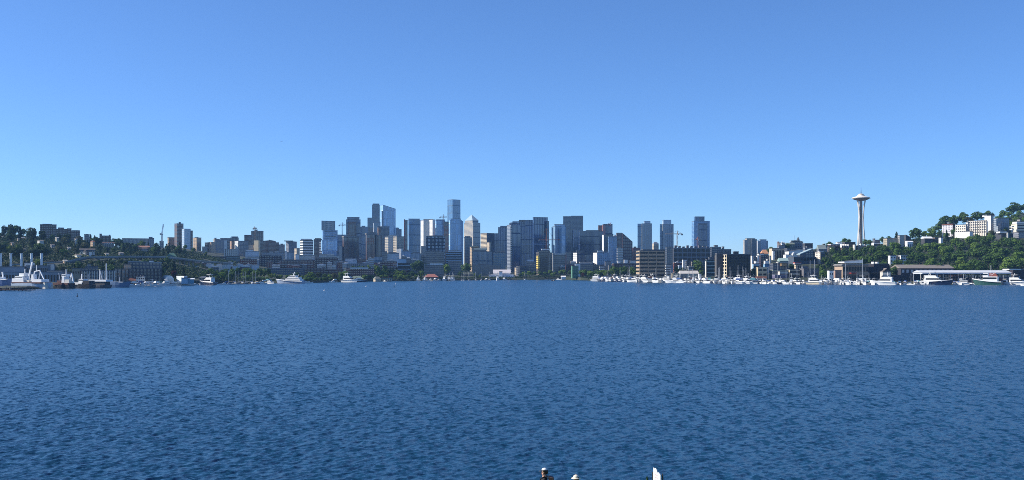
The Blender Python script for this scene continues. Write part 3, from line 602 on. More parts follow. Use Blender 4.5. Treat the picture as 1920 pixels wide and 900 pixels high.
bld('museum', 'white stepped gable-roofed museum hall on the lake shore', 'museum', 1960, ('main_hall', 925, None, 957, 511.5, G((226, 218, 212), (150, 150, 160), 5, 4, .4, .5), dict(gable=(505.5, (196, 190, 190)))), ('porch', 919, None, 963, 515.5, G((214, 214, 218), (96, 110, 130), 3.6, 4, .5, .6), dict(dY=-8, roof=(210, 208, 206))), ('entrance', 936, None, 942, 509.5, wht, dict(dY=-12)), ('terrace', 917, None, 965, 519.5, F_pale, dict(dY=-16, roof=(170, 176, 186))), ('stair_tower', 917, None, 919.5, 515, wht, dict(dY=-20)), short='the white lakeside museum')
bld(A, 'brick and cream apartment block near the white museum', 'apartment block', 2080, ('main_block', 968, 973, 988, 500, F_dgrey, dict(band=(4, .22, steel))), ('stair_tower', 972, None, 975.3, 498.5, G((206, 170, 140), (100, 80, 70), 4, 4, .4, .5), dict(dY=-12)), ('wing', 965, 968, 974, 502, F_beige, dict(dY=18)), short='the brick and cream block')
bld(O, 'dark block with a clutter of white roof plant', 'office', 2250, ('main_block', 986.5, None, 1006, 491, F_dark), ('plant_room', 989, None, 1001, 486.5, F_pale, dict(dY=6)), ('plant_room', 994, None, 997, 484, conc, dict(dY=9)), ('plant_room', 1001, None, 1003.5, 496, wht, dict(dY=-3, yb=498.5, rh=.2)))
bld('construction_tower', 'round-cornered unfinished block with yellow-lit open floors', 'construction site', 2100, ('main_block', 1005, 1010.5, 1034.5, 474, G((110, 100, 86), (44, 46, 50), 4.2, 60, .62, 1.0, .6)), ('upper_floor', 1008, None, 1032, 470.5, F_con, dict(dY=8)), ('roof_canopy', 1015, None, 1031, 466.5, wht, dict(dY=12, yb=469)), ('scaffold', 1005.5, 1009, 1012, 479, G((222, 196, 96), (90, 74, 50), 4.2, 5, .5, .6), dict(dY=-3, yb=505, rh=.2)), short='the yellow-lit unfinished block')
bld(T, 'rounded sky-blue glass tower with pale streaks', 'tower', 3000, ('main_block', 1036, 1041, 1061.5, 424.5, G((150, 176, 192), (86, 128, 164), 60, 4, 1.0, .6, 1.0)), ('crown', 1039, None, 1059, 421, F_ltblue, dict(dY=8)), ('wing', 1034, None, 1040, 427, F_teal, dict(dY=12)), short='the rounded sky-blue tower')
bld(T, 'large black glass tower made of two joined slabs', 'tower', 3400, ('main_block', 1055.5, None, 1071, 406, F_dark), ('wing', 1070, None, 1093.3, 405, F_dark, dict(dY=-14)), ('side_panel', 1075, None, 1091, 431, F_navy, dict(dY=-60, yb=463.5)), short='the large black glass tower')
bld(T, 'wide dark glass block with faint upright streaks', 'tower', 2800, ('main_block', 1085, 1087, 1131, 433.5, F_dark2), ('crown', 1098, None, 1124, 432.2, F_dark2, dict(dY=8)), short='the wide dark glass block')
bld(O, 'dark office with a white frame round its front', 'office', 2150, ('main_block', 1036, None, 1060, 476, F_dark, dict(band=(8, .18, steel))), ('frame_top', 1035.5, None, 1060.5, 475.2, wht, dict(dY=-4, yb=477.3, rh=.2)), ('frame_side', 1035.5, None, 1038, 477.5, offw, dict(dY=-4)), ('frame_side', 1060, None, 1062, 476.5, paint((200, 150, 140)), dict(dY=-3, yb=497)), short='the white-framed office')
bld(O, 'dim dark office half hidden right of the white-framed office', 'office', 2300, ('main_block', 1060, None, 1075, 474.5, F_dark), ('penthouse', 1062, None, 1071, 473, F_dark2, dict(dY=6)))
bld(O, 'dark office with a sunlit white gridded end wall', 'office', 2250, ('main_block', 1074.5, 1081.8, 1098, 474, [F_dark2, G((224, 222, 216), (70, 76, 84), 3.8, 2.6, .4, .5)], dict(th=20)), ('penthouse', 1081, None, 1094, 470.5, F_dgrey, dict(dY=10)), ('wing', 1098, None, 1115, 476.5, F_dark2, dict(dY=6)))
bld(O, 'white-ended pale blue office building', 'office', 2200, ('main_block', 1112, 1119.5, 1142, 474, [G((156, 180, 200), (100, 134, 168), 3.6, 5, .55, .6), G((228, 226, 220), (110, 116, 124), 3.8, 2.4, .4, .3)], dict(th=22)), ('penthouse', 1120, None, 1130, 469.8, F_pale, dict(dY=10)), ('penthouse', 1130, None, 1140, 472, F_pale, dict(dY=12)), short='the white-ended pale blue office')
bld('construction_tower', 'brown-sided tower under construction with red and white hoist', 'construction site', 2900, ('main_block', 1121.5, None, 1132, 423, F_brown2), ('wing', 1131, None, 1148.5, 420.5, F_navy, dict(dY=6)), ('hoist', 1129.5, None, 1135, 421.5, paint((190, 140, 130)), dict(dY=-8)), short='the red-hoist construction tower')
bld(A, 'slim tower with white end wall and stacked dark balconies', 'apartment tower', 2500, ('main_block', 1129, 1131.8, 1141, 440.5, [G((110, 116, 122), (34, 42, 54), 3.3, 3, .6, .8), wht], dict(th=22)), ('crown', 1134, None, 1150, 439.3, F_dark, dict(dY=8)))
bld(T, 'pale blue glass tower with upright white ribs', 'tower', 2450, ('main_block', 1140, None, 1156, 443.5, F_blue, dict(fin=(7, .7, .5, paint((170, 188, 200), .4)))), ('penthouse', 1151, None, 1155, 441, wht, dict(dY=3)), short='the ribbed pale blue tower')
bld(T, 'dark brown wedge tower with a steeply sloping roofline', 'tower', 2700, ('main_block', 1155.5, None, 1166, 437, F_brown), ('wing', 1165.8, None, 1186, 438, F_dkbrick, dict(dY=-6, slope=(437.5, 454), rh=.8)), short='the dark wedge tower')
bld(O, 'small white-striped office at the foot of the wedge tower', 'office', 2400, ('main_block', 1156.5, None, 1168, 465.5, F_whband))
bld(O, 'green glass corner office near the shore trees', 'office', 1880, ('main_block', 1071, 1073, 1085, 499, green_, dict(band=(4, .3, paint((70, 116, 98), .2)))), ('roof_canopy', 1078, None, 1088, 494.5, wht, dict(dY=5)), short='the green glass office')
bld(O, 'long dark stepped office with pale roof edge behind shore trees', 'office', 1920, ('main_block', 1085, None, 1112, 495, F_dgrey, dict(roof=(160, 164, 170))), ('wing', 1111, None, 1133, 497, F_dgrey, dict(dY=10)), ('wing', 1124, None, 1134, 499, F_whband, dict(dY=-10)), ('upper_block', 1086, None, 1110, 491.5, conc, dict(dY=12)))
bld(O, 'dark block with white roof boxes behind the tall shore trees', 'office', 1900, ('main_block', 1148, None, 1193, 494.5, F_dkbrick), ('plant_room', 1134, None, 1146, 491, conc, dict(dY=10)), ('plant_room', 1158, None, 1163, 490, wht, dict(dY=12)), ('plant_room', 1169.5, None, 1177, 487, wht, dict(dY=14)), ('plant_room', 1181, None, 1192, 489, offw, dict(dY=16)), ('stair_tower', 1140, None, 1145, 497.5, conc, dict(dY=-6)))
bld(O, 'red-brown block peeping left of the tan banded office', 'office', 2500, ('main_block', 1185.5, None, 1200, 465, G((140, 74, 64), (60, 44, 46), 3.6, 4, .5, .5)), ('penthouse', 1188, None, 1193, 463, F_brick, dict(dY=5)))
bld(O, 'broad tan office with dark window bands and sunlit end', 'office', 1560, ('main_block', 1192.5, 1199.5, 1246.8, 470.5, paint((172, 150, 122), .8), dict(th=2, band=(8, .46, dkglass, .95, 'LR'), fin=(3, 1.0, .5, paint((172, 150, 122), .8)))), ('plant_room', 1201, None, 1246, 468.8, dgrey, dict(dY=8)), short='the tan banded office')
bld(A, 'grey glass tower with stepped shoulders, the left of two similar', 'apartment tower', 3300, ('main_block', 1195, None, 1203, 420, F_teal), ('main_wing', 1202, None, 1222.5, 419.5, F_balc, dict(dY=-10)), ('crown', 1207, None, 1219.5, 415, F_pale, dict(dY=2)), short='the first stepped grey tower')
bld(A, 'grey glass stepped tower standing behind a cream crane jib', 'apartment tower', 3300, ('main_block', 1237, None, 1242, 421, F_teal), ('main_wing', 1240.5, None, 1263, 420.5, F_balc, dict(dY=-10)), ('crown', 1242, None, 1258.5, 412.8, F_pale, dict(dY=2)), short='the second stepped grey tower')
bld(T, 'dark blue tower with framed front and narrower crown', 'tower', 3000, ('main_block', 1297, None, 1330.8, 415, F_blue), ('crown', 1301, None, 1321, 406.5, F_navy, dict(dY=8)), ('front_panel', 1307.5, None, 1324.5, 421, F_navy, dict(dY=-6, yb=470)), ('front_frame', 1306, None, 1326, 419.3, steel, dict(dY=-3, yb=470)), short='the crowned dark blue tower')
bld(O, 'large grey office with open grid frame and busy roof plant', 'office', 2000, ('main_block', 1256, None, 1331.5, 465.5, paint((118, 122, 128), .7), dict(win=(5, 8, .8, .72, dkglass))), ('wing', 1248, None, 1262, 463.5, G((110, 116, 124), (50, 60, 72), 4, 3, .6, .6), dict(dY=6)), *[('plant_room', 1264 + 7.5 * k, None, 1269 + 7.5 * k, 461 + (k * 37 % 3), paint([(96, 92, 98), (120, 124, 130), (80, 82, 88)][k % 3]), dict(dY=8)) for k in range(9)], short='the large grid-framed office')
bld(O, 'low cream tower with pointed cap between the two stepped towers', 'apartment block', 2700, ('main_block', 1223, 1226, 1235, 457, F_beige, dict(gable=(453.5, (150, 150, 150), 'hip'))))
bld(O, 'dark clustered block with stair towers right of the grid-framed office', 'office', 2050, ('main_block', 1331, None, 1352, 463.5, F_dgrey), ('stair_tower', 1338, None, 1346, 460.5, conc, dict(dY=5)), ('wing', 1346, None, 1371, 468, F_dark2, dict(dY=8)), ('stair_tower', 1353, None, 1358, 463, conc, dict(dY=4)))
bld(A, 'cream tower with rounded shoulders and pale upright bays', 'apartment tower', 3300, ('main_block', 1393.5, 1396, 1419, 450, G((186, 180, 170), (84, 92, 104), 3.2, 3.4, .6, .5)), ('crown', 1397, None, 1416, 447.3, F_beige, dict(dY=5)), ('wing', 1408, None, 1419, 449, F_dgrey, dict(dY=-6)), short='the cream round-shouldered tower')
bld(A, 'blue-grey tower with pale bays right of the cream tower', 'apartment tower', 3350, ('main_block', 1419, 1421, 1440, 451.5, G((176, 180, 186), (90, 100, 116), 3.2, 3, .6, .5)), ('crown', 1423, None, 1437, 449.3, F_pale, dict(dY=5)))
# low blocks between the lake and the towers, columns 590-800
bld(O, 'dark brick office with glass corner near the park', 'office', 2050, ('main_block', 590, None, 634, 484.5, F_dkbrick), ('wing', 624, None, 646, 489, F_navy, dict(dY=-10)), ('roof_canopy', 596, None, 632, 483, offw, dict(dY=4)), ('plant_room', 598, None, 612, 477, F_whband, dict(dY=40)))
bld(O, 'brown lakeside office behind the line of park trees', 'office', 1650, ('main_block', 572, None, 612, 503.5, F_dkbrick, dict(roof=(110, 104, 110))), ('penthouse', 604, None, 609, 502.3, wht, dict(dY=6)), ('wing', 612, None, 644, 506, F_dkbrick, dict(dY=12)))
bld(O, 'low dark building with white rooftop frames below the finned tower', 'office', 2150, ('main_block', 648, None, 702, 491, F_dgrey), ('roof_frame', 647, None, 668, 485, G((214, 216, 220), (60, 70, 84), 3, 4, .5, .7), dict(dY=10)), ('roof_frame', 677, None, 693, 487.5, offw, dict(dY=12)), ('roof_frame', 694, None, 702, 488, F_pale, dict(dY=9)), ('plant_room', 650, None, 660, 483.5, F_dark, dict(dY=16)))
bld(O, 'long office with an arcade of pale framed bays', 'office', 1800, ('main_block', 651, None, 691, 495, F_navy, dict(fin=(9, .9, .8, steel), roof=(130, 140, 152))))
bld(O, 'white flat-roofed building with glowing cream end wall', 'office', 1650, ('main_block', 645, 649, 702, 504, G((120, 84, 78), (70, 60, 64), 3.2, 3.2, .4, .6)), ('roof_canopy', 656, None, 690.5, 501.5, wht, dict(dY=-4, yb=503.8)), ('end_wall', 645, None, 648.8, 504.5, G((224, 206, 172), (130, 110, 90), 3.0, 9, .4, 1), dict(dY=-4)), short='the white-roofed shore office')
bld(O, 'red brick block with a blue-grey glazed top', 'office', 1950, ('main_block', 701, None, 714, 493, G((128, 62, 60), (60, 46, 52), 3.6, 3.6, .5, .5)), ('upper_block', 702, None, 716, 482, F_teal, dict(dY=50)))
bld(O, 'brick and glass terrace with cluttered chimneys mid shore', 'office', 1850, ('main_block', 713, None, 745, 491, F_dkbrick), ('plant_room', 716, None, 720, 489, conc, dict(dY=5)), ('plant_room', 722, None, 726, 488.5, offw, dict(dY=5)), ('podium', 700, None, 748, 500.5, F_dkbrick, dict(dY=-70, roof=(140, 142, 150))))
bld(O, 'dark slab with white roof frame below the cream grid office', 'office', 2300, ('main_block', 716, None, 726, 472, F_dark), ('wing', 726, None, 748, 475.5, F_pale, dict(dY=6)), ('penthouse', 730, None, 746, 473.8, conc, dict(dY=10)))
bld(O, 'pale office with bright white stair tower on its left edge', 'office', 2200, ('main_block', 751, None, 770, 471.5, F_blue), ('stair_tower', 748.5, None, 752, 466, wht, dict(dY=-4, th=-14)), ('penthouse', 755, None, 766, 469, conc, dict(dY=8)), ('plant_room', 743.5, None, 747.5, 467, wht, dict(dY=3, yb=474)), short='the white stair-tower office')
bld(O, 'teal and grey office right of the white stair tower', 'office', 2150, ('main_block', 770, None, 790, 476, F_teal), ('penthouse', 774, None, 788, 474, F_pale, dict(dY=6)), ('fin_wall', 775, None, 778, 484, conc, dict(dY=-4)))
bld(O, 'glass office with green-grey frame bands beside a white mast', 'office', 1780, ('main_block', 746, None, 768.5, 494, dkglass, dict(band=(4, .26, paint((130, 152, 164), .5)))), ('upper_block', 744, None, 762, 486, ltblue, dict(dY=30)), ('wing', 752, None, 764, 506, F_brick, dict(dY=-14)), short='the frame-banded glass office')
bld(O, 'low dark blue glass building on the shore by the red roof', 'office', 1850, ('main_block', 796, None, 832, 497, F_dark, dict(roof=(170, 184, 190), fin=(4, .4, .4, steel))), ('stair_tower', 795, None, 797, 494.5, conc, dict(dY=-3)), ('plant_room', 806, None, 830, 494, F_pale, dict(dY=8, rh=.3)))

# small low buildings that fill the ground between the lake and the towers
r5 = random.Random(33)
def infill(xs, y0, y1, Y0, Y1, zone):
    for x in xs:
        w = r5.uniform(7, 17); yt = r5.uniform(y0, y1); Y = Y0 + (Y1 - Y0) * (y1 - yt) / (y1 - y0) + r5.uniform(-15, 15); k = r5.randrange(4)
        m, roof, ph = ((F_whband, (206, 208, 210), 'small white-banded block'), (F_brick, (150, 146, 146), 'small brick block'), (F_pale, (186, 192, 198), 'small pale flat-roofed block'), (F_dgrey, (214, 214, 212), 'small grey block with white roof'))[k]
        f = ('main_block', x, None, x + w, yt, m, dict(roof=roof)); poly = foot(x, None, x + w, Y)
        r = empty('office_block', (poly[0][0], poly[0][1], max(.2, gz(*poly[0]))), None, 'office'); block(r, 'main_block', x, None, x + w, yt, Y, m, roof=roof)
        block(r, 'plant_room', x + w * .2, None, x + w * r5.uniform(.4, .8), yt - r5.uniform(1, 2.2), Y + 5, r5.choice([wht, conc, F_dgrey, offw]), roof=roof, rh=.3)
        pend(r, x, ph + ' ' + zone, 'low blocks ' + zone)
infill([443 + 9.5 * k for k in range(13)], 488, 500, 1760, 2050, 'under the hilltop flats')
infill([566 + 9.5 * k for k in range(13)], 482, 499, 1780, 2180, 'below the brown finned towers')
infill([690 + 9 * k for k in range(12)], 480, 498, 1800, 2180, 'around the white stair-tower office')
infill([990 + 10 * k for k in range(18)], 487, 500, 2130, 2290, 'in front of the dark slab towers')
infill([1262 + 9 * k for k in range(7)], 492, 503, 1560, 1750, 'behind the grey marina shed')
infill([346 + 10 * k for k in range(10)], 489, 501, 1560, 1760, 'beyond the barrel-roofed shed')

# ---------------------------------------------------------------- left waterfront
bld('steam_plant', 'pale blue-grey steam plant hall with tall dark windows and five chimneys', 'power plant', 1140,
    ('main_hall', -6, None, 116, 511.5, paint((126, 138, 150), .7), dict(win=(1, 22, .55, .62, dkglass), th=0, roof=(110, 124, 138))),
    ('upper_hall', -6, None, 46, 501, paint((112, 126, 142), .7), dict(dY=12, th=0)), ('upper_hall', 50, None, 90, 499, paint((96, 110, 122), .7), dict(dY=10, th=0, win=(2, 12, .5, .5, dkglass))),
    ('plant_room', 46, None, 58, 493.5, wht, dict(dY=20, th=0)), ('plant_room', 88, None, 95, 495.5, offw, dict(dY=16, th=0)), ('wing', 88, None, 116, 508.5, conc, dict(dY=4, th=0)), short='the chimneyed steam plant')
_sp = bpy.data.objects['steam_plant']
for cx_ in (1.5, 20.5, 40, 59, 78):
    b = MB(); p = P(cx_, 475, 1155); b.lathe((p.x, p.y, 14), [(1.25, 0), (1.2, p.z - 15), (1.45, p.z - 14.6), (1.45, p.z - 14)], 14)
    b.build('chimney', paint((196, 210, 218), .55), _sp)
bld('warehouse', 'tan square block beside the steam plant on the quay', 'warehouse', 1130, ('main_block', 135, None, 150, 504, paint((150, 140, 122), .8), dict(win=(2, 3, .4, .3, dkglass))))
bld(O, 'grey quay office with tall white piers and dark glass', 'office', 1150, ('main_block', 149, None, 215, 508, F_dgrey, dict(fin=(14, .9, .8, offw))), ('upper_block', 150, None, 184, 504.5, F_dgrey, dict(dY=10)), short='the white-piered quay office')
bld('apartment_block', 'long quay block, tan at one end and dark grey along the rest', 'apartment block', 1180, ('main_block', 241, None, 303, 505, F_dgrey, dict(fin=(9, 1.3, 1.2, dkmet))), ('end_wing', 214.5, None, 241, 505, paint((196, 172, 146), .8), dict(dY=-3, win=(3, 5, .5, .5, offw), fin=(4, .8, .7, dkmet))), ('upper_block', 232, None, 246, 496, F_tan, dict(dY=20)), ('upper_block', 240, None, 303, 493, F_dgrey, dict(dY=34, slope=(491, 493), roof=(138, 150, 158))), ('plant_room', 280, None, 288, 489.5, wht, dict(dY=40)), short='the tan and grey quay block')
bld('houseboat', 'white three-gabled floating house with many windows', 'houseboat', 1165, ('wall', 255, None, 271.5, 519.5, paint((226, 222, 216), .6, .08), dict(win=(2, 4, .45, .5, dkglass), yb=530.5)), *[('roof', 255 + 5.5 * k, None, 260.2 + 5.5 * k, 519.2, wht, dict(dY=-1, yb=519.6, gable=(516.2, (230, 228, 224), 'y'))) for k in range(3)], short='the white gabled houseboat')
bld('boathouse', 'low boathouse with a reddish brown hip roof by the marina', 'boathouse', 1170, ('wall', 240, None, 257, 526, F_dgrey, dict(gable=(520.5, (112, 72, 62), 'hip'), yb=533)))
bld('boathouse', 'dark boathouse with arched doorway between white houseboat and tent', 'boathouse', 1185, ('wall', 275, None, 302, 524, F_dgrey, dict(gable=(519, (56, 62, 72)), yb=533)))
# white fabric barrel-vault shed
def barrel(name, label, cat, x0, x1, yt, yb, Y, L, mat, rz):
    w = (x1 - x0) / F * Y * .62; h = (yb - yt) / F * Y; c = P((x0 + x1) / 2, yb, Y)
    r = empty(name, (c.x, c.y, c.z), label, cat); cs, sn = math.cos(R(rz)), math.sin(R(rz)); n = 12
    prof = [(w / 2 * math.cos(math.pi * k / n) * 1.0, h * (.35 + .65 * math.sin(math.pi * k / n)) if 0 < k < n else h * .35) for k in range(n + 1)]
    prof = [(w / 2, 0)] + prof + [(-w / 2, 0)]; b = MB(); e = MB()
    pt = lambda q, l: (c.x + q[0] * cs - l * sn, c.y + q[0] * sn + l * cs, c.z + q[1])
    for k in range(len(prof) - 1): b.face([pt(prof[k], 0), pt(prof[k], L), pt(prof[k + 1], L), pt(prof[k + 1], 0)])
    e.face([pt(q, 0) for q in prof][::-1]); e.face([pt(q, L) for q in prof])
    b.build('roof', mat, r); e.build('end_wall', mat, r)
    d = MB(); d.hull([pt((-w * .2, 0), -.2), pt((w * .2, 0), -.2), pt((w * .2, 0), 0.1), pt((-w * .2, 0), .1)], [pt((-w * .2, h * .6), -.2), pt((w * .2, h * .6), -.2), pt((w * .2, h * .6), .1), pt((-w * .2, h * .6), .1)]); d.build('door', offw, r)
    BL.append((x0, x1, yt, 'the white barrel-roofed shed'))
barrel('fabric_shed', 'big white barrel-roofed fabric shed on the quay', 'shed', 305, 331, 516.5, 531, 1185, 24, wht, 28)
bld('boathouse', 'pale blue-white box shed beside the barrel-roofed shed', 'shed', 1190, ('wall', 331, 345, 351, 519, [paint((150, 180, 205)), paint((214, 224, 232))], dict(yb=532, roof=(220, 226, 230))), ('wing', 340, None, 352, 522, ltblue, dict(dY=-6, yb=532)))
bld('boathouse', 'small teal and white floating shed near the barrel-roofed shed', 'shed', 1190, ('wall', 352, None, 364, 523.5, paint((110, 160, 180)), dict(yb=532, gable=(521.5, (214, 220, 222)))))
bld('boathouse', 'dark open boathouse on posts among shoreline trees', 'boathouse', 1290, ('wall', 374, None, 392, 521, F_dgrey, dict(yb=530, gable=(518, (84, 92, 104), 'hip'))))
bld('pavilion', 'green-roofed lakeside pavilion with a dark open arch', 'pavilion', 1590, ('wall', 656, None, 682, 523.5, F_dgrey, dict(gable=(517.5, (112, 128, 112), 'hip'), yb=529)), ('gable_end', 664, None, 674, 523, dkglass, dict(dY=-3, yb=528, gable=(520, (112, 128, 112), 'y'))), short='the green-roofed pavilion')
bld('boathouse', 'cream-walled boathouse with a pyramid roof at the shore', 'boathouse', 1600, ('wall', 700, 704, 714, 522.5, F_beige, dict(gable=(518.5, (124, 128, 116), 'hip'), yb=529)), short='the cream pyramid-roofed boathouse')
bld('pavilion', 'long flat-roofed open boat shelter beside the cream boathouse', 'boat shelter', 1610, ('roof_canopy', 713, None, 736, 521.3, paint((120, 126, 112)), dict(yb=522.8, rh=.3)), *[('post', 714 + 4 * k, None, 714.8 + 4 * k, 522.8, offw, dict(yb=528.5, rh=0, depth=1.0)) for k in range(6)])
bld('restaurant', 'red-roofed low lakeside building with white boats in front', 'restaurant', 1760, ('wall', 795, None, 822, 519.5, F_brick, dict(gable=(514, (150, 96, 84), 'hip'), yb=527.5)), short='the red-roofed lakeside building')
bld('ferry_shed', 'small white kiosk shed on the shore under dense trees', 'kiosk', 1830, ('wall', 1052, None, 1060.5, 519, wht, dict(yb=523.5, gable=(517, (232, 230, 226)))))
bld('highway_sign_gantry', 'green road sign pair above the highway between two chimneys', 'road sign', 1420, ('sign_panel', 29, None, 34, 486, paint((70, 150, 120)), dict(yb=490, rh=0, depth=.6)), ('sign_panel', 34.8, None, 39, 485, paint((90, 170, 140)), dict(yb=490, rh=0, depth=.6)), ('post', 31, None, 31.6, 489.8, steel, dict(rh=0, depth=.6)), ('post', 37, None, 37.6, 489.8, steel, dict(rh=0, depth=.6)))
# elevated highway
HWAY = []
def highway():
    pts = [(-40, 497.5, 1330), (60, 496, 1380), (130, 491, 1420), (165, 482.5, 1470), (240, 481, 1530), (300, 481.3, 1570), (336, 484.5, 1590), (375, 489.5, 1600), (430, 493, 1640)]
    r = empty('elevated_highway', tuple(P(300, 490, 1560)), 'long grey elevated highway on columns crossing the wooded slope', 'highway')
    for nm, dz0, dz1, w0, w1, mt in (('deck', -1.6, 0, -9, 9, paint((120, 122, 124), .8)), ('guard_rail', 0, 1.0, -9.4, -9.05, paint((150, 156, 152), .7)), ('guard_rail', 0, 1.0, 9.05, 9.4, paint((150, 156, 152), .7))):
        b = MB(); W = []
        for (x, y, Y) in pts:
            p = P(x, y, Y); W.append(((p.x, p.y + w0, p.z + dz0), (p.x, p.y + w1, p.z + dz0), (p.x, p.y + w1, p.z + dz1), (p.x, p.y + w0, p.z + dz1)))
        for a, q in zip(W, W[1:]):
            for k in range(4): b.face([a[k], a[(k + 1) % 4], q[(k + 1) % 4], q[k]])
        b.face(W[0]); b.face(W[-1][::-1]); b.build(nm, mt, r)
    for x, y, Y in ((20, 496.6, 1360), (60, 496, 1380), (100, 493.3, 1402), (185, 482, 1482), (220, 481.4, 1512), (258, 481.1, 1545), (290, 481.2, 1565), (312, 482.4, 1577), (327, 483.8, 1585), (337, 484.7, 1590), (346, 485.7, 1593), (354, 486.8, 1596), (362, 487.8, 1598)):
        p = P(x, y, Y); b = MB(); zb = gz(p.x, p.y) - 2
        b.lathe((p.x, p.y, zb), [(1.3, 0), (1.3, p.z - 4.2 - zb), (2.8, p.z - 1.7 - zb)], 10); b.build('column', conc, r)
    BL.append((250, 330, 481, 'the elevated highway')); HWAY.extend(pts)
highway()
def ground_patch(name, x0, x1, y0, y1, c):
    n = 14; b = MB(); v = []
    for k in range(n):
        t = 2 * math.pi * k / n; x = (x0 + x1) / 2 + (x1 - x0) / 2 * math.cos(t) * (1 + .12 * math.sin(3 * t)); y = (y0 + y1) / 2 + (y1 - y0) / 2 * math.sin(t)
        Y = hit(x, y) or 1500; p = P(x, y, Y); v.append((p.x, p.y, gz(p.x, p.y) + 1.6))
    b.face(v[::-1] if v[0][1] > v[1][1] else v); o = b.build(name, paint(c, .95, .3, 0, .06)); tag(o, kind='structure')
ground_patch('lawn', 135, 166, 477, 486.5, (124, 128, 78))

# ---------------------------------------------------------------- right waterfront and hill
bld(O, 'white low block with dark window rows behind the marina', 'office', 1700, ('main_block', 1247, None, 1259, 497, F_whband), ('wing', 1252, None, 1280, 499.5, F_pale, dict(dY=40)))
bld(H, 'pale blue gabled house behind the white marina shed', 'house', 1720, ('wall', 1264, None, 1279, 493, F_pale, dict(gable=(489, (160, 170, 180), 'y'))))
bld(O, 'grey office with cream upright strips behind the marina shed', 'office', 1650, ('main_block', 1284, None, 1308, 490, F_dgrey), ('wing', 1295, None, 1308, 491, G((150, 142, 130), (60, 60, 64), 3.5, 3, .6, .5), dict(dY=-6)), ('wing', 1306, None, 1325, 488, F_dgrey, dict(dY=6)), ('plant_room', 1279, None, 1288, 487.5, wht, dict(dY=12)))
bld(O, 'green-tinted office with white balcony bands beside the black building', 'office', 1560, ('main_block', 1322.5, None, 1342, 487.5, G((54, 76, 76), (34, 56, 60), 3.6, 3, .7, .8), dict(band=(5, .22, paint((178, 190, 184))))), ('upper_block', 1328, None, 1341, 483, F_dgrey, dict(dY=8)), ('stair_tower', 1322, None, 1324.5, 490, offw, dict(dY=-3)), short='the green banded office')
bld('boathouse', 'long grey marina shed with pale sloped roof and striped end', 'boat shed', 1475, ('wall', 1272, None, 1310, 513, G((120, 122, 128), (70, 90, 96), 8, 5, .8, .5), dict(yb=522, gable=(507.5, (186, 182, 176)))), ('end_wing', 1259, None, 1273, 512.5, G((206, 192, 160), (44, 44, 48), 12, 3, 1, .5), dict(dY=-6, yb=522, gable=(509.5, (160, 156, 150), 'y'))), ('cabin', 1309, None, 1315, 514, wht, dict(dY=-10, yb=522)), short='the grey marina shed')
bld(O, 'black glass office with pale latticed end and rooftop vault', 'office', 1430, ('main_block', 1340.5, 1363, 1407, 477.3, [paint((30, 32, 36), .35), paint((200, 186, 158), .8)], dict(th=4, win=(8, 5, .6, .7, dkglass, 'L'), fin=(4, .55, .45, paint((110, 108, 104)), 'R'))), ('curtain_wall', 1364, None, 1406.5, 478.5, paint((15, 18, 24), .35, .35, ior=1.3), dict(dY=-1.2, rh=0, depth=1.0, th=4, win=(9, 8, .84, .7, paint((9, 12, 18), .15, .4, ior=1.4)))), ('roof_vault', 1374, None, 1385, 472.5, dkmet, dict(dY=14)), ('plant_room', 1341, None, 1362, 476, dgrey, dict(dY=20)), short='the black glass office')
bld(H, 'white twin-gabled stair block right beside the black office', 'house', 1560, ('wall', 1407, None, 1412, 480, wht), ('wall', 1412, None, 1418, 482, F_dgrey, dict(dY=3)), ('wall', 1417.5, None, 1423, 480, wht, dict(dY=1)))
bld(H, 'white and pale blue terrace house above the cream flats', 'house', 1500, ('wall', 1410, None, 1424, 495, ltblue, dict(band=(2, .3, dkglass))), ('upper_block', 1414, None, 1423, 490, wht, dict(dY=4)))
bld(H, 'white flat-roofed house with blue lower floor and round window', 'house', 1490, ('wall', 1431, None, 1446, 495.5, paint((120, 160, 190)), dict(win=(1, 3, .5, .5, wht))), ('upper_block', 1432, None, 1442, 489.5, wht, dict(dY=4, win=(1, 2, .4, .4, dkglass))), ('chimney', 1436.5, None, 1439, 486.5, wht, dict(dY=8)))
bld(A, 'cream three-storey flats with wide dark windows at the marina', 'apartment block', 1420, ('main_block', 1417, None, 1438.5, 502, paint((204, 186, 152), .8), dict(win=(3, 2, .7, .42, dkglass), roof=(190, 178, 152))), short='the cream marina flats')
bld(H, 'house with an orange pointed tent-like roof among hillside homes', 'house', 1650, ('wall', 1425, None, 1441, 475.5, F_beige, dict(gable=(468, (196, 140, 100), 'hip'))), ('wing', 1420, None, 1432, 476, wht, dict(dY=-6)))
bld(H, 'dark purple-grey hillside block with white end pieces', 'apartment block', 1590, ('main_block', 1423, None, 1441, 479.5, G((64, 52, 60), (34, 34, 44), 3.4, 3.5, .5, .6)), ('end_wall', 1440, None, 1446, 480.5, offw, dict(dY=-3)))
bld(H, 'pale villa with five dark arched windows under the hilltop houses', 'house', 1700, ('wall', 1442, None, 1471, 466, paint((196, 180, 152)), dict(win=(1, 8, .55, .7, dkglass))), ('wing', 1447, None, 1453, 471, wht, dict(dY=-10)), short='the pale arched villa')
bld(H, 'grey gabled hilltop house with a white dormer', 'house', 1790, ('wall', 1458, None, 1472, 460, F_grey, dict(gable=(454.5, (120, 112, 106)))), ('dormer', 1463, None, 1469, 456.5, wht, dict(dY=-4, yb=459.5, gable=(452.8, (170, 174, 178), 'y'))), ('chimney', 1458.5, None, 1460, 453, brick, dict(dY=4, rh=.2)))
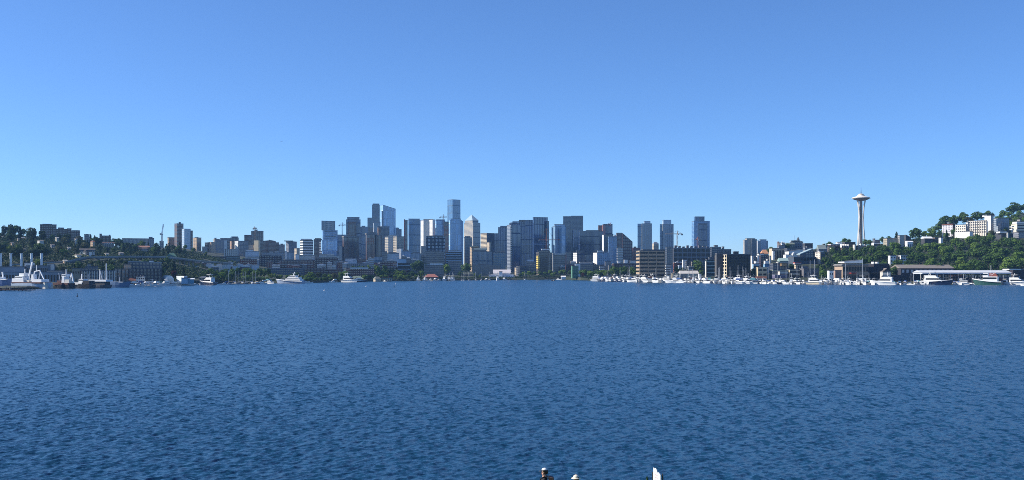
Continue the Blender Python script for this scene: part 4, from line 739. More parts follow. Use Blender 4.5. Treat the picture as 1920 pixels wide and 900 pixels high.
bld(H, 'large grey hilltop mansion with a pointed turret and rooftop mast', 'house', 1820, ('wall', 1481, None, 1506, 453.5, F_grey, dict(gable=(450, (96, 104, 104), 'hip'))), ('turret', 1494, None, 1499, 449, F_dgrey, dict(dY=2, gable=(443.5, (70, 78, 84), 'p'))), ('wing', 1472, None, 1490, 458, G((110, 122, 110), (50, 60, 60), 3, 3, .4, .5), dict(dY=-8, gable=(455, (110, 122, 112)))), ('balcony', 1480, None, 1497, 451, wht, dict(dY=-2, yb=452.2, rh=.2)), ('flagpole', 1488.6, None, 1489.4, 441.5, wht, dict(dY=1, rh=0, depth=.6)), short='the turreted hilltop mansion')
bld(H, 'dark flat-roofed box house next to the turreted mansion', 'house', 1780, ('wall', 1505, None, 1524, 457, dgrey), ('wing', 1506, None, 1521, 463, F_grey, dict(dY=-8)), ('skylight', 1509, None, 1513, 462, wht, dict(dY=-10, yb=464, rh=.2)))
bld(H, 'long bright white hillside wall building with low gable behind', 'house', 1650, ('wall', 1472, None, 1506, 470, wht, dict(slope=(471.5, 467.5), rh=.4, win=(1, 9, .35, .22, dkglass))), ('wing', 1470, None, 1500, 466.5, F_dgrey, dict(dY=30)), short='the long bright white wall')
bld(H, 'white-roofed house with small central gable below the white wall', 'house', 1580, ('wall', 1468.5, None, 1495, 480, wht, dict(slope=(477.5, 478.5), rh=.4)), ('gable_end', 1484, None, 1491, 476, wht, dict(dY=-3, yb=479, gable=(473.5, (226, 226, 226), 'y'))))
bld(H, 'building with a sweeping grey-green curved roof above dark terraces', 'house', 1590, ('wall', 1494, None, 1524, 476, F_dgrey, dict(slope=(477.5, 467.5), roof=(150, 170, 174), rh=1.2)), ('end_wall', 1521, None, 1529, 471, G((70, 50, 48), (40, 36, 38), 3.2, 3, .5, .5), dict(dY=4)), short='the sweeping curved roof')
bld(O, 'long dark terrace with a row of square openings on the hill', 'apartment block', 1530, ('main_block', 1478, None, 1530, 482.5, paint((70, 80, 92), .7), dict(win=(1, 7, .74, .62, dkglass, 'R', 490.5))), short='the long dark hillside terrace')
bld(H, 'green-sided house with white gutters left of the dark terrace', 'house', 1500, ('wall', 1458, None, 1478, 489, G((120, 140, 128), (60, 76, 74), 3, 3, .5, .6), dict(gable=(483.5, (150, 172, 166)))), ('balcony', 1455, None, 1477, 491, offw, dict(dY=-5, yb=492.2, rh=.2)))
bld(H, 'dark house with a drooping tan awning over its deck', 'house', 1460, ('wall', 1443, None, 1478, 495, F_dgrey), ('awning', 1462, None, 1475, 494, paint((176, 144, 100)), dict(dY=-5, yb=499, rh=.2)))
bld(H, 'house with a bright red and white awning on the hill', 'house', 1450, ('wall', 1489, None, 1503, 496, F_beige, dict(win=(2, 3, .5, .6, dkglass))), ('awning', 1487, None, 1502.5, 491.5, redp, dict(dY=-4, yb=492.7, rh=.1)), ('awning_edge', 1487, None, 1502.5, 492.8, paint((230, 190, 180)), dict(dY=-4.5, yb=494.2, rh=.1)), short='the red-awning house')
bld('warehouse', 'grey block wall building behind tall masts near the trees', 'warehouse', 1400, ('main_block', 1499, None, 1536, 504.5, paint((106, 104, 106), .85), dict(win=(1, 4, .12, .22, dkglass))), ('upper_block', 1502, None, 1516, 499.5, F_dgrey, dict(dY=10)), short='the grey block wall building')
bld(O, 'long low cream building with open gallery by the marina', 'office', 1410, ('main_block', 1476, None, 1500, 506, paint((190, 178, 150)), dict(band=(2, .45, dkmet))), ('wing', 1443, None, 1478, 507.5, F_dgrey, dict(dY=6, roof=(150, 158, 140))), ('wing', 1458, None, 1478, 509, offw, dict(dY=-4, band=(1, .5, dkmet))), ('roof', 1480, None, 1499, 513, wht, dict(dY=-8, yb=514.4, rh=.2)))
bld('boathouse', 'low purple-grey float shed behind the moored cruisers', 'boat shed', 1370, ('wall', 1448, None, 1476, 516.5, paint((96, 92, 116)), dict(yb=522, roof=(150, 150, 165))))
bld(A, 'white-fronted flats with one dark side at the tree edge', 'apartment block', 1530, ('main_block', 1528, 1538, 1547, 473, [F_dgrey, G((216, 206, 190), (90, 86, 84), 3.2, 3, .5, .4)]), ('penthouse', 1533, None, 1545, 471, wht, dict(dY=8)), short='the white-fronted flats')
bld(H, 'grey-green slate roofed house climbing the ridge', 'house', 1720, ('wall', 1531, None, 1549, 467, F_grey, dict(gable=(459, (128, 140, 136)))), ('wing', 1536, None, 1552, 462, F_grey, dict(dY=20, gable=(456.5, (120, 132, 128), 'y'))))
bld(H, 'stepped brown and white ridge house with flat white roof', 'house', 1760, ('wall', 1552, None, 1578, 458.5, F_brown2, dict(roof=(224, 224, 220))), ('wing', 1549, None, 1566, 462, F_beige, dict(dY=-8)), ('wing', 1556, None, 1563, 464.5, wht, dict(dY=-16)), ('upper_block', 1567, None, 1577, 454.5, wht, dict(dY=6)))
bld(H, 'row of small white gables on the tree-lined ridge', 'terrace', 1730, ('wall', 1575, None, 1592, 461.5, F_brown2), *[('gable_end', 1575 + 4.2 * k, None, 1578.6 + 4.2 * k, 461, wht, dict(dY=-3, yb=464, gable=(457.5 + .3 * k, (230, 228, 224), 'y'))) for k in range(4)])
bld(H, 'dark long ridge building at the foot of the observation tower', 'apartment block', 1780, ('main_block', 1578, None, 1604, 454.5, dgrey), ('wing', 1605, None, 1621, 461, F_dgrey, dict(dY=-12)), ('end_wall', 1599, None, 1605, 459, offw, dict(dY=-10)), ('plant_room', 1611, None, 1615, 457, wht, dict(dY=-4, yb=461)))
bld(H, 'white and grey ridge flats with layered roof terraces', 'apartment block', 1760, ('main_block', 1634, None, 1651, 455.5, wht, dict(band=(2, .4, dkglass))), ('upper_block', 1636, None, 1650, 450.5, F_grey, dict(dY=6)), ('penthouse', 1636, None, 1641, 448, F_dgrey, dict(dY=10)), ('wing', 1620, None, 1660, 461, conc, dict(dY=-10)))
bld(A, 'long row of pale upright-bayed townhouses on the ridge', 'apartment block', 1740, ('main_block', 1656, None, 1683, 447.5, G((182, 172, 150), (60, 60, 60), 3.4, 2.6, .7, .5), dict(fin=(10, 1.0, 1.0, paint((190, 180, 158))))), ('end_tower', 1683, None, 1695, 442, G((170, 170, 166), (60, 64, 70), 3, 2.6, .6, .5), dict(dY=-6)), ('wing', 1695, None, 1708, 444, dgrey, dict(dY=6, slope=(441, 446))), short='the bayed ridge townhouses')
bld(H, 'small white house with dark windows beside the domed ridge tree', 'house', 1690, ('wall', 1697, None, 1712, 453.5, wht, dict(gable=(451.5, (230, 228, 224)), win=(1, 3, .4, .4, dkglass))))
bld(H, 'low building with a long bright white roof high on the slope', 'house', 1720, ('wall', 1727, None, 1749, 447, dgrey, dict(gable=(443.3, (228, 228, 226)))), ('wing', 1749, None, 1760, 446, F_brown, dict(dY=3)))
bld(H, 'bright white cube house alone in the dark hillside trees', 'house', 1700, ('wall', 1760, None, 1768, 446, wht))
bld(A, 'red brick flats with white bays high on the hill', 'apartment block', 1790, ('main_block', 1766, 1786, 1791, 421.5, [F_brick, G((206, 204, 206), (110, 96, 100), 3.2, 3.4, .6, .5)], dict(th=24)), ('cornice', 1766, 1786, 1791, 419.5, brick, dict(th=24, dY=-1, yb=421.4, rh=.2)), ('penthouse', 1776, None, 1780, 417, F_dgrey, dict(dY=10)), short='the red and white hill flats')
bld(A, 'great white stepped apartment building with balcony rows on the hill', 'apartment block', 1740, ('main_block', 1816, 1849.5, 1853, 413.5, [F_grey, paint((216, 207, 192), .7, .12)], dict(th=30, win=(5, 8, .58, .5, paint((58, 62, 68), .3, .4), 'L', 437), fin=(8, .8, 1.2, paint((220, 212, 198), .7), 'L'))), ('end_tower', 1846, 1858, 1863, 404.5, [F_grey, wht], dict(th=30, dY=-6)), ('penthouse', 1842, None, 1866, 403.3, wht, dict(dY=16, yb=406)), ('wing', 1791.5, 1811, 1814, 421.5, [F_grey, paint((216, 207, 192), .7, .12)], dict(th=30, dY=-10, win=(3, 5, .5, .45, paint((58, 62, 68), .3, .4), 'L', 436))), ('terrace', 1790, 1818, 1824, 434.5, wht, dict(th=24, dY=-22)), ('wing', 1860, None, 1892, 409.5, G((150, 158, 166), (60, 72, 86), 3.2, 3, .5, .6), dict(dY=26)), ('wing', 1811, 1815, 1818, 417, [F_grey, F_white], dict(th=30, dY=-4)), short='the great white stepped apartments')
bld(A, 'cream terraced flats with deep balconies at the far hill edge', 'apartment block', 1720, ('main_block', 1896, None, 1926, 420, paint((216, 206, 186), .7), dict(band=(4, .42, dkmet))), ('upper_block', 1898, None, 1922, 416, wht, dict(dY=8)), ('roof_frame', 1907, None, 1915, 412, conc, dict(dY=12)), ('balcony', 1893, None, 1901, 424.5, wht, dict(dY=-6, yb=426)), ('balcony', 1893, None, 1901, 429.5, wht, dict(dY=-6, yb=431)), short='the cream terraced flats')
bld(H, 'long low dark building with white roof over the hillside trees', 'house', 1660, ('wall', 1865, None, 1900, 438.5, dgrey), ('roof_canopy', 1868, None, 1888, 434, wht, dict(dY=-3, yb=436.8, rh=.2)), ('chimney', 1886, None, 1889, 436, offw, dict(dY=-6, rh=.2)), ('wing', 1898, None, 1930, 436, F_grey, dict(dY=5)))
bld(A, 'white flats with dark balconies standing in the trees, in two blocks', 'apartment block', 1480, ('main_block', 1684, None, 1701.5, 479, wht, dict(win=(4, 3, .62, .5, dkglass))), ('wing', 1665, None, 1680, 479.5, wht, dict(dY=-4, win=(3, 2, .4, .4, dkglass))), ('link_block', 1680, None, 1684, 480, dkmet, dict(dY=4)), short='the white flats in the trees')
bld('restaurant', 'tan marina restaurant with a raised white roof terrace', 'restaurant', 1330, ('main_block', 1565, None, 1628, 496.5, paint((170, 148, 126), .8), dict(win=(2, 9, .75, .55, dkglass), roof=(150, 150, 146))), ('roof_canopy', 1572, None, 1618, 490, wht, dict(dY=6, yb=493, slope=(490.5, 487.2), rh=.3)), ('upper_block', 1576, None, 1614, 492.5, F_beige, dict(dY=9)), ('wing', 1562, None, 1578, 507.5, paint((160, 132, 118)), dict(dY=-10)), ('awning', 1592, None, 1607, 511, redp, dict(dY=-8, yb=513, rh=.1)), ('eave', 1562, None, 1630, 496.2, conc, dict(dY=-3, yb=497.4, rh=.2)), short='the tan marina restaurant')
bld(H, 'small bright white cottage beside the tan marina restaurant', 'house', 1310, ('wall', 1551, None, 1563, 508, wht, dict(win=(2, 2, .3, .35, dkglass))))
bld('warehouse', 'plain black flat-roofed block beside the tan restaurant', 'warehouse', 1335, ('main_block', 1628, None, 1668, 495.5, paint((44, 42, 48), .8)), ('canopy', 1628, None, 1660, 511, paint((120, 100, 84)), dict(dY=-8, yb=512.5, rh=.2)), ('plant_room', 1635, None, 1638, 491.5, wht, dict(dY=8)), ('plant_room', 1643, None, 1645, 491.8, wht, dict(dY=8)), short='the plain black block')
bld('boathouse', 'great dark timber hall with a long grey pitched roof', 'boat hall', 1300, ('wall', 1670, None, 1789, 503, paint((54, 54, 62), .85), dict(depth=36, gable=(496, (128, 120, 112)), win=(1, 12, .52, .5, paint((150, 160, 166), .3), 'R', 514))), ('gable_end', 1650, None, 1670, 510, paint((190, 186, 176)), dict(dY=-4, yb=526, gable=(503, (120, 112, 104), 'y'))), ('band', 1670, None, 1788, 515.6, paint((40, 42, 52), .8), dict(dY=-1.5, depth=1.2, rh=0)), short='the great dark timber hall')
r_ = bld('covered_moorage', 'long white low-pitched roof over boat berths on posts', 'boat shelter', 1264, ('roof', 1712, None, 1896, 511, paint((196, 200, 206), .5, .06), dict(yb=513.6, depth=30, gable=(506.8, (200, 204, 208)))), *[('post', 1712 + 14 * k, None, 1713.2 + 14 * k, 513.6, offw, dict(dY=2, yb=533.5, rh=0, depth=.7)) for k in range(14)], ('back_wall', 1716, None, 1896, 516, F_dgrey, dict(dY=26, rh=0)), short='the long white moorage roof')
bld('boathouse', 'red-roofed floating boathouse with white gable and teal wall', 'boathouse', 1240, ('wall', 1847, None, 1870, 518.5, paint((70, 110, 116)), dict(yb=531, gable=(512.5, (150, 82, 62)))), ('gable_end', 1843, None, 1852, 518.5, wht, dict(dY=-2.5, yb=531, gable=(512.8, (170, 88, 60), 'y'), win=(2, 1, .4, .4, dkglass))), ('lean_to', 1868, None, 1880, 521.5, paint((120, 62, 48)), dict(dY=2, yb=531)), short='the red-roofed boathouse')
bld('warehouse', 'black-ended shed with white roof strip beyond the moorage roof', 'warehouse', 1290, ('main_block', 1894, None, 1932, 506, paint((50, 46, 52)), dict(roof=(120, 120, 124))), ('roof_canopy', 1880, None, 1914, 504, wht, dict(dY=-6, yb=506.3, rh=.2)))

# ---------------------------------------------------------------- observation tower
def needle():
    Y = 2850.0; xb = 1614.5; base = P(xb, 470, Y); zt = Zp(352, Y); zb = 38.0; s = (zt - zb) / 184.0
    r = empty('observation_tower', (base.x, base.y, zb), 'white observation tower with flying-saucer top on slender splayed legs', 'tower')
    cx, cy = base.x, base.y; wm = paint((226, 220, 208), .5, .06); cm = paint((206, 190, 168), .5)
    def Lz(h): return zb + h * s
    prof = [(0, 15.5), (20, 12.8), (50, 9.2), (85, 6.4), (113, 5.3), (135, 6.8), (152, 10.2), (158, 12.5)]
    for k in range(3):
        a = R(200 + 120 * k); d = Vector((math.cos(a), math.sin(a), 0)); n = Vector((-d.y, d.x, 0))
        for sd_ in (-1, 1):
            b = MB()
            for (h0, r0), (h1, r1) in zip(prof, prof[1:]):
                w0 = (2.2 + 1.4 * abs(h0 - 113) / 113) * s * .55; w1 = (2.2 + 1.4 * abs(h1 - 113) / 113) * s * .55
                p = Vector((cx, cy, Lz(h0))) + d * r0 * s + n * sd_ * w0; q = Vector((cx, cy, Lz(h1))) + d * r1 * s + n * sd_ * w1
                t = .95 * s
                ring = lambda c, t_: [c + d * t_ + n * t_, c - d * t_ + n * t_, c - d * t_ - n * t_, c + d * t_ - n * t_]
                b.hull(ring(p, t), ring(q, t))
            b.build('leg', paint((208, 203, 194), .5, .1), r)
    b = MB(); b.lathe((cx, cy, zb), [(4.2 * s, 0), (3.6 * s, 60 * s), (3.2 * s, 156 * s)], 6); b.build('core', paint((150, 132, 112), .6), r)
    b = MB(); b.lathe((cx, cy, Lz(29)), [(13 * s, 0), (13.5 * s, 1.0 * s), (13.5 * s, 3.2 * s), (12 * s, 3.8 * s)], 24); b.build('lower_deck', cm, r)
    b = MB(); b.lathe((cx, cy, Lz(152)), [(7 * s, 0), (16 * s, 2.6 * s), (19.5 * s, 4.4 * s)], 32); b.build('saucer_base', paint((150, 110, 84), .6), r)
    b = MB(); b.lathe((cx, cy, Lz(156.4)), [(19.4 * s, 0), (20 * s, 2.6 * s)], 32); b.build('window_ring', dkglass, r)
    b = MB(); b.lathe((cx, cy, Lz(157.2)), [(20.6 * s, 0), (22.4 * s, .3 * s), (22.4 * s, .9 * s), (20.6 * s, 1.1 * s)], 36); b.build('halo_ring', wm, r)
    b = MB(); b.lathe((cx, cy, Lz(159)), [(21.4 * s, 0), (21 * s, .8 * s), (13 * s, 3.4 * s), (9 * s, 5.0 * s), (8.4 * s, 7.0 * s)], 32); b.build('saucer_roof', wm, r)
    b = MB(); b.lathe((cx, cy, Lz(166)), [(6 * s, 0), (6.4 * s, .5 * s), (6 * s, 2.6 * s), (2.4 * s, 3.6 * s)], 20); b.build('top_house', cm, r)
    b = MB(); b.lathe((cx, cy, Lz(169.4)), [(1.1 * s, 0), (.7 * s, 6 * s), (.25 * s, 14.6 * s)], 8); b.build('spire', dkmet, r)
    BL.append((1600, 1630, 353, 'the observation tower'))
needle()

# ---------------------------------------------------------------- cranes
def lattice(b, p, q, w, n):
    p, q = Vector(p), Vector(q); d = (q - p).normalized(); a = d.cross(Vector((0, 1, .01))); a.normalize(); c = d.cross(a)
    cor = [(a * i + c * j) * w / 2 for i, j in ((-1, -1), (1, -1), (1, 1), (-1, 1))]
    for k in cor: b.bar(p + k, q + k, w * .22)
    for m in range(n):
        s0, s1 = p.lerp(q, m / n), p.lerp(q, (m + 1) / n)
        for k in range(4): b.bar(s0 + cor[k], s1 + cor[(k + 1) % 4], w * .13)
def crane(x, ybase, ytop, yj, xa, xb, Y, mat, label, w=2.4, luff=None):
    b0 = P(x, ybase, Y); r = empty('tower_crane', tuple(b0), label, 'crane')
    top = P(x, ytop, Y); j = P(x, yj, Y)
    b = MB(); lattice(b, b0, P(x, yj + .5, Y), w, 10); b.build('mast', mat, r)
    if luff:
        b = MB(); lattice(b, j, P(luff[0], luff[1], Y), w * .7, 12); b.build('jib', mat, r)
        b = MB(); b.bar(j, P(xa, yj - .6, Y), w * .8); b.build('counter_jib', mat, r)
        b = MB(); b.box(tuple(P(xa, yj + .4, Y)), (2.5, 2, 3)); b.build('counterweight', conc, r)
    else:
        b = MB(); lattice(b, j, P(xb, yj - .2, Y), w * .75, 16); b.build('jib', mat, r)
        b = MB(); lattice(b, j, P(xa, yj, Y), w * .75, 6); b.build('counter_jib', mat, r)
        b = MB(); c = P(xa, yj + 1.2, Y); b.box(tuple(c), (3.2, 2, 3)); b.build('counterweight', conc, r)
        b = MB(); b.hull([j + Vector(v) for v in ((-1, -1, 0), (1, -1, 0), (1, 1, 0), (-1, 1, 0))], [top + Vector(v) for v in ((-.3, -.3, 0), (.3, -.3, 0), (.3, .3, 0), (-.3, .3, 0))]); b.bar(top, P(xb * .6 + x * .4, yj - .2, Y), .35); b.bar(top, P(xa, yj, Y), .35); b.build('apex', mat, r)
    b = MB(); b.box((j.x + 1.6, j.y - 1.2, j.z - 1), (2.2, 2.2, 2.4)); b.build('cab', offw, r)
crane(303.5, 453, 432, 438.5, 301, 0, 2140, paint((200, 206, 210), .5), 'white luffing crane with steep jib on the left ridge', 2.2, (306.5, 420))
crane(477.5, 452, 424.5, 428, 475, 482, 2780, paint((190, 160, 130)), 'short tan tower crane in front of the jagged construction tower', 2.8)
crane(642, 443, 417, 422, 636, 650, 2950, paint((170, 176, 180)), 'thin grey tower crane between stacked glass tower and brown-fronted tower', 2.4)
crane(831.3, 425, 402, 407, 825, 838, 2960, paint((176, 150, 120)), 'tower crane with small jib above the orange-wrapped frame', 2.6)
crane(1024.5, 468, 428, 449.5, 1011, 1050, 2060, paint((190, 110, 74)), 'orange and cream tower crane over the yellow-lit unfinished block', 2.0)
crane(1026, 462, 454, 458, 1030, 971, 2500, paint((160, 176, 200)), 'pale blue crane with a very long jib across the dark slabs', 1.8)
crane(1144, 424, 417.5, 420, 1140, 1146.5, 2890, paint((190, 110, 90)), 'tiny red derrick crane on the red-hoist construction tower', 2.0, (1146, 417))
crane(1270, 463, 432.5, 438.5, 1279, 1248, 2050, paint((222, 186, 150)), 'cream tower crane with long jib beside the second stepped tower', 2.0)
crane(1308, 463, 444, 449, 1313.5, 1304, 2060, paint((190, 130, 110)), 'short reddish crane in front of the crowned dark blue tower', 2.0)

# ---------------------------------------------------------------- boats
gel = paint((232, 232, 228), .3, .05); cab_w = paint((224, 224, 220), .4, .06); smoke = paint((12, 17, 24), .1, .2, ior=1.36); navy = paint((26, 40, 70), .3); teakm = paint((150, 112, 76), .7)
bluec = paint((40, 74, 130), .8); greenh = paint((44, 84, 76), .4); redh = paint((88, 54, 48), .7); blackh = paint((34, 34, 38), .5); creamh = paint((222, 206, 176), .4); greyh = paint((150, 160, 172), .6); tealc = paint((60, 120, 130), .7)
def hull_mesh(b, L, W, F0, F1, draft=.5, stern=.9, flare=.75, off=(0, 0, 0), flip=1, mi=0):
    """bow towards +x (times flip); F0 freeboard aft, F1 at the bow"""
    n = 9; rows = []
    for k in range(n):
        t = k / (n - 1); x = (-.5 + t) * L
        w = W / 2 * (stern + (1 - stern) * min(1, t * 3)) * (1 - max(0, (t - .5) / .5) ** 2.2); w = max(w, .03)
        f = F0 + (F1 - F0) * t ** 2
        rake = (F1 * .5) * (t ** 4)
        rows.append([(x, 0, -draft), (x, w * flare * .9, -draft * .3), (x + rake * .5, w * flare * 1.05, f * .45), (x + rake, w, f)])
    i = len(b.v)
    full = []
    for r in rows:
        ring = [(r[3][0], -r[3][1], r[3][2]), (r[2][0], -r[2][1], r[2][2]), (r[1][0], -r[1][1], r[1][2]), r[0], r[1], r[2], r[3]]
        full.append(ring)
    for ring in full: b.v += [(off[0] + flip * p[0], off[1] + flip * p[1], off[2] + p[2]) for p in ring]
    m = 7
    for k in range(n - 1):
        for j in range(m - 1):
            b.f.append((i + k * m + j, i + (k + 1) * m + j, i + (k + 1) * m + j + 1, i + k * m + j + 1)); b.mi.append(mi); b.uv.append([(0, 0)] * 4)
        b.f.append((i + k * m + m - 1, i + (k + 1) * m + m - 1, i + (k + 1) * m, i + k * m)); b.mi.append(mi); b.uv.append([(0, 0)] * 4)
    b.f.append(tuple(i + j for j in range(m))); b.mi.append(mi); b.uv.append([(0, 0)] * m)
    return b
def house(b, x0, x1, z0, z1, w0, w1, fs=.6, bs=.15):
    """cabin with sloped front (bow side, +x) and back"""
    h = z1 - z0
    return b.hull([(x0, -w0 / 2, z0), (x1, -w0 / 2, z0), (x1, w0 / 2, z0), (x0, w0 / 2, z0)], [(x0 + h * bs, -w1 / 2, z1), (x1 - h * fs, -w1 / 2, z1), (x1 - h * fs, w1 / 2, z1), (x0 + h * bs, w1 / 2, z1)])
def rim(b, L, W, F0, F1, stern=.9, t_=.2):
    """a rubbing strake along the sheer"""
    for sg in (-1, 1):
        P_ = []
        for k in range(9):
            t = k / 8; w = max(.05, W / 2 * (stern + (1 - stern) * min(1, t * 3)) * (1 - max(0, (t - .5) / .5) ** 2.2)); P_.append(((-.5 + t) * L + F1 * .5 * t ** 4, sg * (w + .03), F0 + (F1 - F0) * t ** 2 - .02))
        for p, q in zip(P_, P_[1:]): b.bar(p, q, t_)
    return b
def part(name, fn, mat, root):
    b = MB(); fn(b); return b.build(name, mat, root)
def glazing(root, x0, x1, z0, z1, w0, w1, fs, bs, mat=None):
    """dark window strip round a cabin, a finger proud of it"""
    part('window_strip', lambda b: house(b, x0 - .04, x1 + .06, z0, z1, w0 + .08, w1 + .08, fs, bs), mat or smoke, root)
def proto(name): return empty(name, (0, 0, 0))
def motor_yacht(hm=None, L=20.0):
    r = proto('motor_yacht'); W = L * .26; hm = hm or gel
    part('hull', lambda b: hull_mesh(b, L, W, L * .085, L * .14, .8), hm, r)
    part('rub_rail', lambda b: rim(b, L, W, L * .085, L * .14, .9, L * .014), gel, r)
    z = L * .09
    part('cabin', lambda b: house(b, -L * .36, L * .26, z, z + L * .105, W * .82, W * .76, 1.3, .1), cab_w, r)
    glazing(r, -L * .30, L * .215, z + L * .045, z + L * .085, W * .80, W * .775, 1.3, .1)
    z2 = z + L * .105
    part('flybridge', lambda b: house(b, -L * .34, L * .08, z2, z2 + L * .055, W * .72, W * .66, 1.0, -.4), cab_w, r)
    part('hardtop', lambda b: b.box((-L * .14, 0, z2 + L * .145), (L * .26, W * .6, L * .014)), cab_w, r)
    part('radar_arch', lambda b: [b.bar((-L * .22, s * W * .3, z2 + L * .04), (-L * .17, s * W * .28, z2 + L * .14), L * .014) for s in (-1, 1)], cab_w, r)
    part('windscreen', lambda b: house(b, L * .0, L * .075, z2 + L * .055, z2 + L * .1, W * .6, W * .5, .9, .9), smoke, r)
    part('radar_mast', lambda b: b.bar((-L * .15, 0, z2 + L * .15), (-L * .15, 0, z2 + L * .21), L * .01), cab_w, r)
    part('rail', lambda b: [b.bar((L * .1, s * W * .42, L * .17), (L * .49, s * W * .04, L * .205), L * .004) for s in (-1, 1)], steel, r)
    return r
def cabin_cruiser(hm=None, cm=None, L=11.0):
    r = proto('cabin_cruiser'); W = L * .3; hm = hm or gel
    part('hull', lambda b: hull_mesh(b, L, W, L * .09, L * .145, .5), hm, r)
    z = L * .1
    part('cabin', lambda b: house(b, -L * .18, L * .3, z, z + L * .13, W * .76, W * .66, 1.5, .1), cab_w, r)
    glazing(r, -L * .15, L * .24, z + L * .055, z + L * .105, W * .74, W * .69, 1.5, .1)
    part('canopy', lambda b: house(b, -L * .42, -L * .02, z + L * .12, z + L * .21, W * .74, W * .6, .5, .3), cm or cab_w, r)
    part('swim_platform', lambda b: b.box((-L * .53, 0, .25), (L * .07, W * .8, .12)), cab_w, r)
    return r
def sport_boat(hm=None, L=8.0):
    r = proto('sport_boat'); W = L * .3
    part('hull', lambda b: hull_mesh(b, L, W, L * .085, L * .12, .4), hm or gel, r)
    part('windscreen', lambda b: house(b, -L * .02, L * .12, L * .09, L * .17, W * .7, W * .5, 1.2, .8), smoke, r)
    part('seat', lambda b: b.box((-L * .22, 0, L * .11), (L * .2, W * .6, L * .08)), cab_w, r)
    part('outboard_motor', lambda b: b.box((-L * .53, 0, L * .08), (L * .06, L * .06, L * .16)), blackh, r)
    return r
def sailboat(hm=None, sm=None, L=11.0, H=15.0):
    r = proto('sailboat'); W = L * .29
    part('hull', lambda b: hull_mesh(b, L, W, L * .085, L * .11, .6, .7), hm or gel, r)
    part('cabin', lambda b: house(b, -L * .15, L * .24, L * .09, L * .15, W * .56, W * .46, 1.4, .3), cab_w, r)
    part('mast', lambda b: b.bar((L * .08, 0, L * .09), (L * .08, 0, H), .24, n=6), paint((196, 200, 204), .4), r)
    part('boom', lambda b: b.bar((L * .06, 0, L * .24), (-L * .34, 0, L * .25), .2), steel, r)
    part('furled_sail', lambda b: b.bar((L * .05, 0, L * .262), (-L * .32, 0, L * .272), .42, n=6), sm or bluec, r)
    part('rigging', lambda b: [b.bar((L * .08, 0, H), q, .05) for q in ((L * .5, 0, L * .12), (-L * .5, 0, L * .1), (L * .05, W * .45, L * .1), (L * .05, -W * .45, L * .1))], steel, r)
    part('spreader', lambda b: b.bar((L * .08, -W * .3, H * .55), (L * .08, W * .3, H * .55), .1), steel, r)
    return r
def trawler(hm=None, cm=None, L=13.0):
    r = proto('trawler_yacht'); W = L * .3
    part('hull', lambda b: hull_mesh(b, L, W, L * .1, L * .19, .7, .85), hm or greenh, r)
    part('bulwark', lambda b: rim(b, L, W, L * .1, L * .19, .85, L * .022), gel, r)
    part('saloon', lambda b: house(b, -L * .36, L * .2, L * .1, L * .26, W * .72, W * .7, .25, .0), cm or cab_w, r)
    glazing(r, -L * .33, L * .17, L * .18, L * .235, W * .71, W * .7, .25, 0)
    part('wheelhouse', lambda b: house(b, -L * .02, L * .2, L * .262, L * .37, W * .6, W * .56, .3, .1), cm or cab_w, r)
    glazing(r, 0, L * .185, L * .3, L * .345, W * .6, W * .57, .3, .1)
    part('mast', lambda b: [b.bar((-L * .1, 0, L * .26), (-L * .1, 0, L * .6), .18), b.bar((-L * .1, 0, L * .3), (-L * .4, 0, L * .45), .12)], cab_w, r)
    return r
def float_home(wm=None, rm=None, L=10.0):
    r = proto('float_home'); W = 6.0
    part('float', lambda b: b.box((0, 0, .1), (L, W, .7)), dgrey, r)
    part('wall', lambda b: b.box((0, 0, 1.9), (L * .84, W * .8, 2.9)), wm or offw, r)
    part('roof', lambda b: b.hull([(-L * .46, -W * .46, 3.36), (L * .46, -W * .46, 3.36), (L * .46, W * .46, 3.36), (-L * .46, W * .46, 3.36)], [(-L * .46, -.05, 4.7), (L * .46, -.05, 4.7), (L * .46, .05, 4.7), (-L * .46, .05, 4.7)]), rm or brick, r)
    for k in (-1, 0, 1):
        for s in (-1, 1): part('window', lambda b: b.box((k * L * .25, s * (W * .4 + .02), 2.1), (L * .13, .1, 1.2)), smoke, r)
    return r
KIND = {
    'yacht': (motor_yacht, {}, 20.0, 'white flybridge motor yacht'), 'yachtnavy': (motor_yacht, dict(hm=navy), 20.0, 'blue-hulled motor yacht'),
    'yachtcream': (motor_yacht, dict(hm=creamh), 20.0, 'cream flybridge motor yacht'),
    'cruiser': (cabin_cruiser, {}, 11.0, 'white cabin cruiser'), 'cruiserblue': (cabin_cruiser, dict(cm=bluec), 11.0, 'white cruiser with blue canopy'),
    'cruisernavy': (cabin_cruiser, dict(hm=navy), 11.0, 'navy-hulled cabin cruiser'), 'cruiserteal': (cabin_cruiser, dict(cm=tealc), 11.0, 'white cruiser with teal canopy'),
    'sport': (sport_boat, {}, 8.0, 'low white sport boat'), 'sportdark': (sport_boat, dict(hm=blackh), 8.0, 'low black-hulled sport boat'),
    'sail': (sailboat, {}, 11.0, 'white sailboat'), 'saildark': (sailboat, dict(hm=navy, sm=creamh), 11.0, 'dark-hulled sailboat'),
    'trawler': (trawler, {}, 13.0, 'green-hulled classic motor yacht'), 'trawlerred': (trawler, dict(hm=redh), 13.0, 'red-hulled trawler yacht'), 'trawlerwhite': (trawler, dict(hm=gel), 13.0, 'white tall-wheelhouse trawler'),
    'home': (float_home, {}, 10.0, 'brown-roofed float home'), 'homegrey': (float_home, dict(wm=greyh, rm=dgrey), 10.0, 'small grey float home with dark roof'),
}
_proto = {}; BOATS = []; r4 = random.Random(4)
